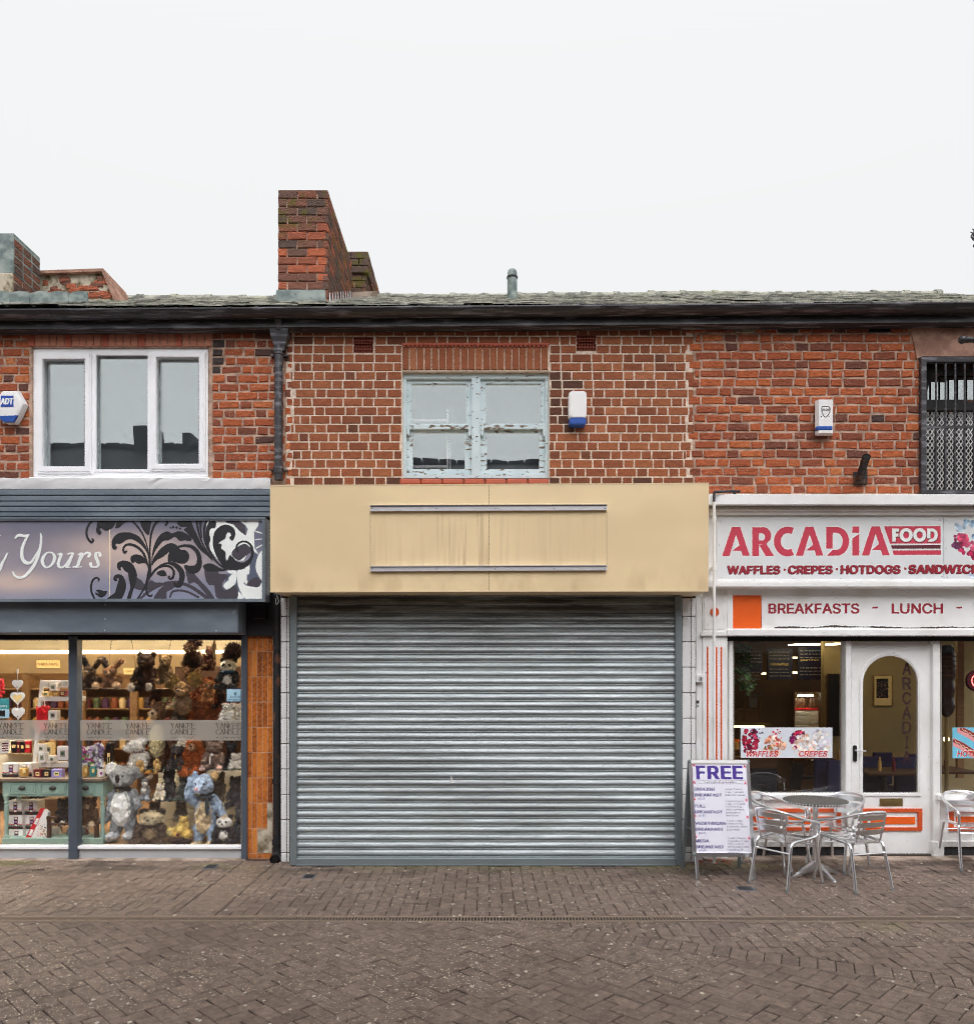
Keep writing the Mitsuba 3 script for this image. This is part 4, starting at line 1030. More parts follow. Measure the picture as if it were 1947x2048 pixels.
# ---------------------------------------------------------------- middle shop: tan fascia, steel shutter
YF = -.55
def middle_front():
    t1, t2 = 971.5, 967
    f = part(B, 'fascia', G().prism(ppoly([(540, t1), (976.6, (t1 + t2) / 2), (976.6, 1182.6), (540, 1183.5)], YF), YF, .02), 'tan', label='blank tan fascia in two big panels')
    k = part(f, 'panel', G().prism(ppoly([(977.6, (t1 + t2) / 2), (1417, t2), (1416, 1182), (977.6, 1182.6)], YF), YF, .02), 'tan')
    part(f, 'joint_strip', G().box(wx(976, YF), YF + .004, wz(1183, YF), wx(978.2, YF), YF + .03, wz(969, YF)), 'brass')
    part(f, 'edge_trim', G().prism(ppoly([(540, t1 - 1.6), (1417, t2 - 1.6), (1417, t2 + .6), (540, t1 + .6)], YF), YF - .003, .03).prism(ppoly([(540, 1182.2), (1416, 1180.8), (1416, 1183), (540, 1184.5)], YF), YF - .003, .03), 'tan_edge')
    X0, X1 = wx(541, YF), wx(1416, YF)
    part(f, 'top_board', G().box(X0, YF + .02, wz(974, YF), X1, -.0, wz(970, YF)), 'tan_edge')
    part(f, 'soffit', G().box(X0 + .03, YF + .02, wz(1183, YF), X1 - .03, -.02, wz(1179.5, YF)), 'tan_edge', label='cream soffit under the fascia')
    part(f, 'end_board', G().box(X0, YF + .02, wz(1182, YF), X0 + .02, -.0, wz(974, YF)), 'tan_edge')
    part(f, 'end_board', G().box(X1 - .02, YF + .02, wz(1182, YF), X1, -.0, wz(974, YF)), 'tan_edge')
    for y0, y1, dr_ in ((1010.5, 1021, -.25), (1132, 1141.5, 0)):                 # aluminium sign rails
        g = G(); Yr = YF - .03
        pts = [(740, y0 + 1), (1213.5, y0 - 1.2), (1213.5, y1 - 1.2), (740, y1 + 1)]
        g.prism(ppoly(pts, Yr), Yr, .028)
        k = part(f, 'sign_rail', g, 'rail_alu', label='bare aluminium rail left from a removed sign')
        g2 = G().prism(ppoly([(740, y0 - .4), (1213.5, y0 - 2.2), (1213.5, y0 - .8), (740, y0 + 1.2)], Yr - .012), Yr - .012, .012)
        part(k, 'lip', g2, 'rail_dark' if y0 < 1100 else 'rail_alu')
        for x in (744, 873, 990, 1108, 1209):
            part(k, 'screw', G().cyl([wx(x, Yr), Yr - .003, wz((y0 + y1) / 2 + .8, Yr)], [wx(x, Yr), Yr + .01, wz((y0 + y1) / 2 + .8, Yr)], .005, n=8), 'black')
    # white tiled piers with dark joints
    rows = [1195, 1232.8, 1283.5, 1334.5, 1385.5, 1436.5, 1487.5, 1538, 1589, 1639.5, 1705]
    for xa, xb, split, right in ((561, 579, 573.2, False), (1363, 1391, 1381.2, True)):
        Yp = -.085
        p = part(B, 'tiled_pier', G().box(wx(xa, Yp), Yp + .006, 0, wx(xb, Yp), .3, wz(1190, Yp)), 'grout_dark', label='narrow white tiled pier at the %s side of the shutter' % ('right' if right else 'left'))
        for r in range(10):
            for a, b in ((xa + .8, split - .7), (split + .7, xb - .8)):
                y1 = rows[r + 1] - .8
                part(p, 'tile', G().brick(wx(a, Yp), wz(y1, Yp), wx(b, Yp), wz(rows[r] + .8, Yp), Yp + .003, .005, .003, .0004, .01), 'tile_white')
        for a, b in ((xa + .8, split - .7), (split + .7, xb - .8)):
            part(p, 'tile', G().brick(wx(a, Yp), .0, wx(b, Yp), wz(1706, Yp), Yp + .003, .005, .003, .0004, .01), 'tile_white')
    # roller shutter
    Yg = -.25
    sh = part(B, 'roller_shutter', G().box(wx(592, -.19), -.17, .02, wx(1351, -.19), -.15, wz(1190, -.19)), 'guide_grey', label='closed galvanised steel roller shutter')
    for xa, xb in ((579, 592.5), (1350.5, 1363)):
        g = G().box(wx(xa, Yg), Yg, 0.003, wx(xb, Yg), -.09, 2.62, .006)
        part(sh, 'guide_rail', g, 'guide_grey', 30)
    y0, pitch = 1184.2, 15.62
    Xa, Xb = wx(592, Yg) + .004, wx(1351, Yg) - .004
    kz = (D - .2) / F
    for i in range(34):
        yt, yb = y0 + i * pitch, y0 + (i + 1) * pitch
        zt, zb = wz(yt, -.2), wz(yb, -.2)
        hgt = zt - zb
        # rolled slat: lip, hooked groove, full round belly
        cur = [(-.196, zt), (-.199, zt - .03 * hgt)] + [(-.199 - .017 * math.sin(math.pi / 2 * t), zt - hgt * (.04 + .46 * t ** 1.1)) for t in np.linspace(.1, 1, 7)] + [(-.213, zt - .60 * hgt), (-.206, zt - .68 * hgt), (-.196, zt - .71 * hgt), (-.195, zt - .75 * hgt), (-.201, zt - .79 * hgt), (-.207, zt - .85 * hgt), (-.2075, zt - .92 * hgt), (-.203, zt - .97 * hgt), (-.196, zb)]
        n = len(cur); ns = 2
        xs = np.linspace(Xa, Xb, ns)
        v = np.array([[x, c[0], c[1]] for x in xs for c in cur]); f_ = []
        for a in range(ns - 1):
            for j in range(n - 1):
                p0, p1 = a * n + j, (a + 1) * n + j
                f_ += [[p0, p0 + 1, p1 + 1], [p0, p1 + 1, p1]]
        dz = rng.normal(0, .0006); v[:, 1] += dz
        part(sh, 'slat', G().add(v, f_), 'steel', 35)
    part(sh, 'bottom_rail', G().box(Xa, -.262, .006, Xb, -.185, wz(1716.5, -.25), .006), 'guide_grey', 30)
    part(sh, 'bottom_lip', G().box(Xa, -.268, .006, Xb, -.262, .018, .002), 'guide_grey')
    scr = thing('paper_scrap', 'torn white sticker scrap left on the steel shutter slats', 'sticker')
    part(scr, 'paper', G().prism(ppoly([(901, 1552), (903.5, 1553), (904.5, 1560), (909, 1563), (909, 1566), (902, 1566)], -.2185), -.2185, .001), 'white_plain')
    # loose cable end hanging under the fascia
    pts = spline([(wx(553, -.2), -.2, wz(1190, -.2)), (wx(557, -.2), -.2, wz(1203, -.2)), (wx(552, -.2), -.2, wz(1208, -.2)), (wx(551, -.2), -.2, wz(1196, -.2))], 6)
    part(B, 'loose_cable', G().tube(pts, .003, 6), 'white_plain')
    # plain white strip between the pier and the cafe pilaster, with its key switch
    part(B, 'white_strip', G().box(wx(1391.5, -.02), -.02, 0, wx(1404, -.02), .3, wz(1195, -.02)), 'white_paint')
    kb = thing('key_switch', 'small white shutter key switch box on the white strip', 'switch')
    part(kb, 'box', G().pb(1391, 1349, 1406, 1365, -.07, .05, .006), 'white_plain')
    part(kb, 'keyhole_plate', G().cyl([wx(1400.5, -.07), -.074, wz(1357.5, -.07)], [wx(1400.5, -.07), -.06, wz(1357.5, -.07)], .022, n=14), 'rail_alu')
    part(kb, 'keyhole', G().box(wx(1400, -.07), -.0765, wz(1361, -.07), wx(1401.6, -.07), -.07, wz(1354, -.07)), 'black')
    st = thing('wall_sticker', 'torn small black and white sticker below the key switch', 'sticker')
    part(st, 'paper', G().pb(1391.8, 1397, 1398, 1416, -.0225, .002), 'white_plain')
    part(st, 'print', G().pb(1392, 1401, 1397.6, 1407, -.0235, .0015).pb(1392, 1411, 1394, 1415, -.0235, .0015).pb(1395.5, 1410, 1396.8, 1414, -.0235, .0015), 'black')
col('tan_edge', (214, 194, 156), .5)
col('rail_dark', (120, 116, 116), .4, metal=.6)
middle_front()

# ---------------------------------------------------------------- cafe front
OR, OG = 'orange', 'orange_dark'
def cafe_front():
    wp = 'white_paint'
    X1 = 2120
    f = part(C, 'cornice', G().box(wx(1404, -.24), -.24, wz(1009.5, -.24), wx(X1, -.24), .0, wz(988, -.24), .006), wp, label='white painted shop cornice')
    part(f, 'dirty_ledge', G().box(wx(1406, -.2), -.2, wz(1016, -.2), wx(X1, -.2), .02, wz(1010, -.2), .003), 'lichen_ledge')
    for y0, y1, Yq in ((1016.5, 1021, -.17), (1021.5, 1028.5, -.14)):
        part(f, 'moulding', G().box(wx(1410, Yq), Yq, wz(y1, Yq), wx(X1, Yq), .02, wz(y0, Yq), .008), wp, 30)
    part(C, 'fascia', G().box(wx(1404, -.09), -.09, wz(1177, -.09), wx(X1, -.09), .02, wz(1029, -.09)), wp)
    k = part(C, 'lower_cornice', G().box(wx(1404, -.16), -.16, wz(1174, -.16), wx(X1, -.16), .02, wz(1163, -.16), .007), wp, 30)
    part(k, 'fillet', G().box(wx(1406, -.13), -.13, wz(1162.8, -.13), wx(X1, -.13), .02, wz(1158.5, -.13), .004), wp, 30)
    # second fascia with recessed boards
    Y2 = -.04
    fr = prect(1454, 1177, X1, 1272, Y2).difference(prect(1465, 1190, X1, 1257, Y2))
    s2 = part(C, 'lower_fascia', G().prism(fr, Y2, .06), wp)
    part(s2, 'orange_square', G().prism(prect(1465, 1190, 1523, 1257, Y2), Y2 + .02, .02), OR, label='bright orange square board')
    part(s2, 'white_board', G().prism(prect(1524, 1190, X1, 1257, Y2), Y2 + .018, .02), wp, label='white board with cracked peeling paint along its foot')
    part(s2, 'sill_board', G().box(wx(1454, -.07), -.07, wz(1271.5, -.07), wx(X1, -.07), .05, wz(1258.5, -.07), .005), wp, 30)
    # lifted, peeling paint: ragged dark gap and curled flakes
    r2 = np.random.default_rng(3)
    top, bot = [], []
    x = 1548.0
    while x < 1960:
        t = 1.2 + 2.6 * abs(math.sin(x * .031)) * (1 if x < 1770 else .7) + r2.uniform(-.5, .6)
        yb = 1255.5 + (1.0 if x < 1880 else 0) - 2.2 * math.exp(-((x - 1665) / 34) ** 2) - 2.4 * math.exp(-((x - 1725) / 26) ** 2)
        top.append((x, yb - t)); bot.append((x, yb + r2.uniform(-.2, .5)))
        x += r2.uniform(3, 7)
    part(s2, 'paint_crack', G().prism(ppoly(top + bot[::-1], Y2 + .016), Y2 + .0165, .001), 'old_wood', label='dark ragged crack of peeling paint')
    g = G()
    for _ in range(46):
        i = r2.integers(0, len(top) - 2)
        (xa, ya), (xb, yb) = top[i], top[i + 1]
        g.prism(ppoly([(xa, ya - r2.uniform(.6, 2.0)), (xb, yb - r2.uniform(.6, 2)), (xb, yb + r2.uniform(.2, 1.2)), (xa, ya + r2.uniform(.2, 1.2))], Y2 + .01), Y2 + .008 + r2.uniform(0, .004), .0015)
    for _ in range(40):                                  # fine cracks above it near the second word
        xa, ya = r2.uniform(1730, 1850), r2.uniform(1226, 1250)
        g2 = ppoly([(xa, ya), (xa + r2.uniform(4, 14), ya - r2.uniform(0, 2)), (xa + 10, ya + .5)], Y2 + .016)
        if g2.area > 1e-8: g.prism(g2, Y2 + .0168, .0008)
    part(s2, 'paint_flakes', g, wp, kind='stuff', label='curled flakes of white paint')
    # pilaster with capital, orange flutes and rosette
    Yp = -.03
    p = part(C, 'pilaster', G().box(wx(1405, Yp), Yp, .0, wx(1454, Yp), .25, wz(1160, Yp)), wp, label='white pilaster with orange flutes and a rosette')
    part(p, 'capital', G().box(wx(1401, -.06), -.06, wz(1272, -.06), wx(1457, -.06), .0, wz(1267, -.06), .006).box(wx(1403, -.05), -.05, wz(1266.6, -.05), wx(1455, -.05), .0, wz(1262, -.05), .006), wp, 30)
    part(p, 'raised_panel', G().prism(prect(1408, 1180, 1450, 1258, Yp).difference(prect(1411, 1184, 1447, 1254, Yp)), Yp - .006, .008), wp)
    for x in (1414.3, 1432.2, 1441.6):
        part(p, 'flute', G().prism(pix(LineString([(x, 1295), (x, 1700)]).buffer(1.6), Yp), Yp - .003, .005), OG, label='slim orange painted flute')
    c = (wx(1428, Yp), wz(1224, Yp))
    ros = part(p, 'rosette', G().lathe([(.0, 0), (.042, 0), (.045, .008), (.04, .016), (.02, .012), (.012, .02), (0, .022)], (0, 0, 0), 20).move([[1, 0, 0, c[0]], [0, 0, -1, Yp], [0, 1, 0, c[1]], [0, 0, 0, 1]]), OG, 40, label='orange painted rosette')
    part(ros, 'eye', G().ell([c[0], Yp - .02, c[1]], .011, 1), wp, True)
    # pale pipe and black elbow
    wpz = part(C, 'white_pipe', G().cyl([wx(1427.5, -.27), -.27, wz(1004, -.27)], [wx(1427.5, -.27), -.27, .03], .0155, n=12), wp, 40, label='thin white painted pipe down the pilaster')
    for y in (1034, 1135):
        part(wpz, 'coupling', G().cyl([wx(1427.5, -.27), -.27, wz(y, -.27)], [wx(1427.5, -.27), -.27, wz(y + 6, -.27)], .021, n=12), wp, 40)
    part(wpz, 'clip', G().box(wx(1419, -.1), -.27, wz(1139, -.1), wx(1423, -.1), -.09, wz(1135, -.1)), wp)
    pts = spline([(wx(1427.5, -.27), -.27, wz(1006, -.27)), (wx(1427.5, -.27), -.27, wz(988, -.27)), (wx(1429, -.27), -.27, wz(984.5, -.27)), (wx(1433, -.27), -.27, wz(983.5, -.27)), (wx(1472, -.2), -.2, wz(982, -.2))], 6)
    bp = part(wpz, 'elbow_pipe', G().tube(pts, .0125, 10), 'black_paint', 40, label='black iron elbow pipe on the cornice')
    part(bp, 'tap', G().cyl([wx(1466, -.2), -.2, wz(983, -.2)], [wx(1472, -.2), -.2, wz(992, -.2)], .016, .012, 10).cyl([wx(1475, -.2), -.2, wz(981, -.2)], [wx(1478, -.2), -.2, wz(985, -.2)], .018, n=10), 'black_paint', 40)
    # windows and door frame
    Yw = .08
    part(C, 'shadow_gap', G().box(wx(1455, .02), .02, wz(1281.5, .02), wx(X1, .02), .12, wz(1270, .02)), 'dark_void')
    w1 = part(C, 'cafe_window', G().box(wx(1455, Yw), .04, .02, wx(1463, Yw), .16, wz(1276, Yw), .004), wp, label='large cafe window with posters')
    part(w1, 'post', G().box(wx(1689, Yw), Yw - .02, .02, wx(1700, Yw), .18, wz(1279, Yw), .005), wp, 30)
    part(w1, 'inner_bead', G().prism(prect(1463, 1278, 1690, 1589, .12).difference(prect(1467, 1281, 1686.5, 1586, .12)), .115, .02), 'window_bead')
    part(w1, 'pane', quad(1463, 1278, 1690, 1590, .14), 'glass')
    part(w1, 'sill', G().box(wx(1452, .03), .03, wz(1600, .03), wx(1690, .03), .15, wz(1588.5, .03), .007), wp, 30)
    def base(xa, xb, oxa, oxb):
        b = part(C, 'stallriser', G().box(wx(xa, .09), .09, wz(1694, .09), wx(xb, .09), .2, wz(1598, .09)), wp, label='white stallriser with an orange framed panel')
        frame = prect(oxa, 1617, oxb, 1661, .09).difference(prect(oxa + 8.5, 1624, oxb - 8.5, 1654.5, .09))
        part(b, 'orange_frame', G().prism(frame, .07, .022), OG, label='orange raised panel frame')
        part(b, 'orange_panel', G().prism(prect(oxa + 15, 1633, oxb - 14, 1648, .09), .082, .01), OR, label='orange inner panel')
        part(b, 'skirting', G().box(wx(xa, .06), .06, wz(1694.5, .06), wx(xb, .06), .12, wz(1683, .06), .006), wp, 30)
        pl = part(C, 'plinth', G().box(wx(xa, .1), .1, 0, wx(xb, .1), .2, wz(1694, .1)), 'grout_dark', label='dark grey tiled plinth')
        x = xa
        while x < xb:
            part(pl, 'tile', G().brick(wx(x + .5, .1), .024, wx(min(x + 19.5, xb), .1), wz(1695, .1), .1, .005, .003, .0003, .01), 'tile_slate')
            x += 20
    base(1452, 1692, 1488, 1680)
    # door
    Yd = .11
    dleaf = prect(1702, 1283, 1863, 1707, Yd)
    arch = unary_union([pix(Point(1779.5, 1367).buffer(57.5, 24), Yd), prect(1722, 1367, 1837, 1588, Yd)])
    d = part(C, 'door', G().prism(dleaf.difference(arch), Yd, .045), wp, label='white cafe door with arched glass and letterbox')
    ao = unary_union([pix(Point(1779.5, 1366).buffer(61.5, 24), Yd), prect(1718, 1366, 1841, 1592, Yd)])
    part(d, 'arch_moulding', G().prism(ao.difference(arch), Yd - .012, .013).prism(arch.difference(arch.buffer(-.012)), Yd - .006, .02), wp)
    part(d, 'pane', quad(1721, 1308, 1838, 1589, Yd + .03), 'glass')
    frame = prect(1724, 1617, 1842, 1661, Yd).difference(prect(1732.5, 1624, 1833.5, 1654.5, Yd))
    part(d, 'orange_frame', G().prism(frame, Yd - .018, .019), OG, label='orange raised frame on the door')
    part(d, 'orange_panel', G().prism(prect(1740, 1634, 1828.5, 1648, Yd), Yd - .009, .01), OR, label='orange inner panel on the door')
    lb = part(d, 'letterbox', G().pb(1759, 1597, 1805, 1612.5, Yd - .009, .01, .003), 'brass')
    part(lb, 'flap', G().pb(1765, 1601.5, 1799, 1608.5, Yd - .013, .006, .002), 'brass')
    h = part(d, 'handle', G().prism(pix(LineString([(1708.3, 1494), (1708.3, 1520)]).buffer(3.6), Yd), Yd - .012, .012), 'black', label='black lever handle on a long plate')
    part(h, 'lever', G().tube([[wx(1708.5, Yd), Yd - .01, wz(1500.5, Yd)], [wx(1708.5, Yd), Yd - .05, wz(1500.5, Yd)], [wx(1714, Yd), Yd - .055, wz(1501, Yd)], [wx(1726, Yd), Yd - .05, wz(1501.5, Yd)]], .0085, 8), 'rail_alu', 40)
    part(d, 'threshold', G().box(wx(1700, .07), .07, .02, wx(1866, .07), .2, .04, .004), 'old_wood')
    dp = part(C, 'door_post', G().box(wx(1865, .06), .06, .02, wx(1879.5, .06), .18, wz(1279, .06), .005), wp, 30)
    part(dp, 'base_block', G().box(wx(1866, .03), .03, .02, wx(1888, .03), .12, wz(1684, .03), .006), wp, 30)
    w2 = part(C, 'cafe_window', G().box(wx(2050, Yw), .04, .02, wx(2060, Yw), .16, wz(1276, Yw), .004), wp, label='cafe window at the right edge with hotdog poster')
    part(w2, 'inner_bead', G().prism(prect(1879, 1278, 2050, 1589, .12).difference(prect(1882, 1281, 2046, 1586, .12)), .115, .02), 'window_bead')
    part(w2, 'pane', quad(1878, 1278, 2052, 1590, .14), 'glass')
    part(w2, 'sill', G().box(wx(1875, .02), .02, wz(1601, .02), wx(2060, .02), .15, wz(1589.5, .02), .007), wp, 30)
    base(1880, 2060, 1896, 2040)
col('lichen_ledge', (150, 146, 134), .9)
col('old_wood', (74, 66, 60), .9)
col('window_bead', (150, 146, 138), .5)
col('tile_slate', (56, 58, 62), .4)
cafe_front()

# ---------------------------------------------------------------- cafe signs
def cafe_signs():
    YC = -.105
    s = thing('shop_sign', 'white cafe sign board with big red block lettering', 'sign')
    part(s, 'board', G().box(wx(1433, YC), YC, wz(1160, YC), wx(1886, YC), -.088, wz(1034, YC), .002), 'sign_white')
    Z4 = lambda p: pix(p, YC, 1430, 1030, 7.2154)
    Z5 = lambda p: pix(p, YC, 1680, 1030, 7.0262)
    As = [Z4(Polygon(q)) for q in ([(97, 590), (237, 172), (357, 172), (495, 588), (395, 588), (370, 515), (240, 517), (347, 435), (297, 283), (203, 590)], [(1160, 586), (1297, 170), (1415, 170), (1557, 584), (1455, 586), (1430, 510), (1302, 512), (1408, 430), (1358, 275), (1264, 588)])]
    As.append(Z5(Polygon([(298, 568), (434, 158), (550, 158), (690, 565), (590, 566), (567, 492), (440, 490), (540, 405), (492, 262), (403, 568)])))
    bowl = unary_union([sbox(532, 175, 690, 418), affinity.scale(Point(690, 296).buffer(1, 24), 113, 122)])
    hole = unary_union([sbox(628, 262, 670, 368), affinity.scale(Point(668, 315).buffer(1, 24), 46, 53)])
    R = unary_union([bowl, sbox(530, 175, 628, 590), Polygon([(628, 430), (733, 410), (845, 590), (725, 590)])]).difference(hole)
    Cc = affinity.scale(Point(1045, 381).buffer(1, 32), 202, 215).difference(affinity.scale(Point(1045, 380).buffer(1, 32), 103, 118)).difference(Polygon([(1060, 330), (1098, 270), (1132, 186), (1400, 100), (1400, 700), (1133, 578), (1098, 490), (1060, 430)]))
    def Dee(x0, x1, y0, y1, cut, st):             # the cut-away D of this face
        o = unary_union([sbox(x0, y0, x0 + (x1 - x0) * .45, y1), affinity.scale(Point(x0 + (x1 - x0) * .45, (y0 + y1) / 2).buffer(1, 24), (x1 - x0) * .55, (y1 - y0) / 2).intersection(sbox(x0 + (x1 - x0) * .44, y0, x1, y1))])
        w = st
        i = unary_union([sbox(x0 + w, y0 + w * .9, x0 + (x1 - x0) * .45, y1 - w * .9), affinity.scale(Point(x0 + (x1 - x0) * .45, (y0 + y1) / 2).buffer(1, 24), (x1 - x0) * .55 - w, (y1 - y0) / 2 - w * .9).intersection(sbox(x0 + (x1 - x0) * .44, y0, x1, y1))])
        return o.difference(i).difference(Polygon([(x0 - 1, cut), (x0 + w + .02, cut), (x0 + w + .02, y1 - w * .9), (x0, y1 + .5), (x0 - 2, y1 + .5)]))
    Dd = pix(Dee(1651.3, 1697.2, 1053.8, 1111.3, 1097.2, 13), YC)
    I = [Z5(Polygon([(165, 160), (263, 160), (263, 250), (165, 250)])), Z5(Polygon([(165, 330), (263, 265), (263, 568), (165, 570)]))]
    red = As + [Z4(R), Z4(Cc), Dd] + I
    outl = unary_union([r.buffer(.006) for r in red])
    part(s, 'letter_outline', G().prism(outl, YC - .0006, .0006), 'print_white')
    names = ['A', 'A', 'A', 'R', 'C', 'D', 'I', 'I']
    for r in As + [Z4(R), Z4(Cc), Dd]:
        part(s, 'letter', G().prism(r, YC - .002, .002), 'letter_red')
    part(s, 'letter', G().prism(unary_union(I), YC - .002, .002), 'letter_red')
    blk = Z5(Polygon([(610, 157), (1407, 155), (1407, 400), (695, 402)])); st1 = Z5(Polygon([(708, 424), (1407, 420), (1407, 472), (722, 474)])); st2 = Z5(Polygon([(728, 497), (1410, 493), (1410, 558), (745, 560)]))
    part(s, 'block_outline', G().prism(unary_union([b.buffer(.005, join_style=2) for b in (blk, st1, st2)]), YC - .0006, .0006), 'print_white')
    part(s, 'word_block', G().prism(unary_union([blk, st2]), YC - .002, .002), 'letter_red', label='red block with stripes behind the word FOOD')
    part(s, 'dark_stripe', G().prism(st1, YC - .002, .002), 'stripe_dark')
    O = lambda cx: affinity.scale(Point(cx, 280).buffer(1, 24), 92, 97).difference(affinity.scale(Point(cx, 280).buffer(1, 24), 43, 50))
    Fp = Polygon([(722, 190), (820, 190), (820, 235), (775, 235), (775, 262), (812, 262), (812, 305), (775, 305), (775, 373), (725, 373)])
    fd = unary_union([Fp, O(920), O(1110), Dee(1215, 1364, 188, 375, 328, 46)])
    part(s, 'word_shadow', G().prism(Z5(affinity.translate(fd.buffer(6), 2, 8)), YC - .0026, .0008), 'stripe_dark')
    part(s, 'word', G().prism(Z5(fd), YC - .0036, .0012), 'print_white', label='white word FOOD')
    words = [('WAFFLES', 1455, 1559.5, 1131, 1147.6), ('CREPES', 1576.3, 1664.2, 1130.6, 1147.2), ('HOTDOGS', 1681.5, 1800, 1130, 1147), ('SANDWICHES', 1817, 1991, 1129, 1146.4)]
    for t, x0, x1, y0, y1 in words:
        k = part(s, 'word', text(G(), t, x0, y0, x1, y1, YC - (.004 if x1 > 1880 else .0015), .0016, True, 0, .004), 'letter_maroon', label='maroon word ' + t)
        part(k, 'word_shadow', text(G(), t, x0 - 1.5, y0 + 1.6, x1 - 1.5, y1 + 1.8, YC - (.003 if x1 > 1880 else .0005), .0008, True, 0, .0022), 'stripe_dark')
    for x, y in ((1568.6, 1139.3), (1672.6, 1138.2), (1809.6, 1137.2)):
        part(s, 'dot', G().prism(pix(Point(x, y).buffer(2.4), YC), YC - .002, .002), 'letter_maroon')
    for x, y in ((1440, 1042.5), (1578.5, 1039), (1669.5, 1039), (1777.5, 1040.3), (1878.5, 1040), (1443, 1156), (1586, 1157), (1680.5, 1156.5), (1783, 1155.6), (1883, 1153), (1438, 1090)):
        part(s, 'screw', G().cyl([wx(x, YC), YC - .003, wz(y, YC)], [wx(x, YC), YC, wz(y, YC)], .0035, n=8), 'rusty')
    # second board with the berry picture
    s2 = thing('shop_sign', 'white sign board with red berry picture at the right edge', 'sign')
    part(s2, 'board', G().box(wx(1887.2, YC - .001), YC - .001, wz(1159, YC), wx(2110, YC - .001), -.088, wz(1035, YC), .002), 'sign_white')
    B_ = []
    r3 = np.random.default_rng(8)
    for cx, cy, r, c in ((1922, 1052, 12, (176, 196, 210)), (1938, 1044, 10, (140, 170, 190)), (1918, 1080, 15, (150, 50, 84)), (1926, 1076, 10, (196, 72, 104)), (1936, 1098, 18, (178, 44, 84)), (1948, 1090, 16, (206, 90, 120)), (1914, 1090, 9, (96, 50, 80)), (1960, 1075, 14, (120, 150, 180)), (1955, 1108, 14, (170, 40, 80)), (1940, 1150, 10, (190, 200, 220)), (1975, 1100, 20, (186, 50, 90))):
        for _ in range(20):
            a, q = r3.uniform(0, 6.28), r * math.sqrt(r3.random())
            k = r3.uniform(.75, 1.3)
            B_.append((cx + q * math.cos(a) * 1.1, cy + q * math.sin(a) * .75, r3.uniform(2.0, 5.0), tuple(np.clip(np.array(c) * k, 0, 250))))
    blobs(s2, 'berry_print', B_, YC - .0012, clip=(1889, 1037, 2100, 1157))
    for x, y in ((1891, 1040), (1890.8, 1096), (1893.5, 1155)):
        part(s2, 'screw', G().cyl([wx(x, YC), YC - .004, wz(y, YC)], [wx(x, YC), YC, wz(y, YC)], .0035, n=8), 'rusty')
    # lower fascia lettering
    Yt = -.022
    for t, x0, x1 in (('BREAKFASTS', 1536, 1717.5), ('LUNCH', 1782.5, 1884.5), ('SNACKS', 1945, 2070)):
        if t == 'SNACKS': continue
        part(C, 'painted_word', text(G(), t, x0, 1206.5, x1, 1227.3, Yt, .002, True, 0, .0012), 'letter_maroon', label='maroon painted word ' + t)
    for x in (1744, 1912):
        part(C, 'painted_dash', G().pb(x, 1213.6, x + 11, 1216.6, Yt - .002, .002), 'letter_maroon')
def blobs(parent, name, B, Y, clip=None, m='vcol_gloss', n=9, dz=.00004):
    """flat printed spots, each a little disc with its own colour"""
    g, C_ = G(), []
    for i, (x, y, r, c) in enumerate(B):
        if clip and not (clip[0] + r < x < clip[2] - r and clip[1] + r < y < clip[3] - r): continue
        a = np.arange(n) / n * 6.283 + i
        yy = Y - (i % 40) * dz
        g.add(np.column_stack([wx(x, Y) + r * .005 * np.cos(a), np.full(n, yy), wz(y, Y) + r * .005 * np.sin(a)]), [[0, k, k + 1] for k in range(1, n - 1)])
        C_.append(np.tile(L(*c), (n, 1)))
    mm = g.mesh()
    if mm.face_normals[0][1] > 0: mm.faces = mm.faces[:, ::-1]
    part(parent, name, mm, m, kind='stuff', color=np.vstack(C_), label='printed spots of the picture')
col('sign_white', {'type': 'rgb', 'value': [.70, .72, .72]}, .4)
col('stripe_dark', (92, 40, 50), .45)
cafe_signs()
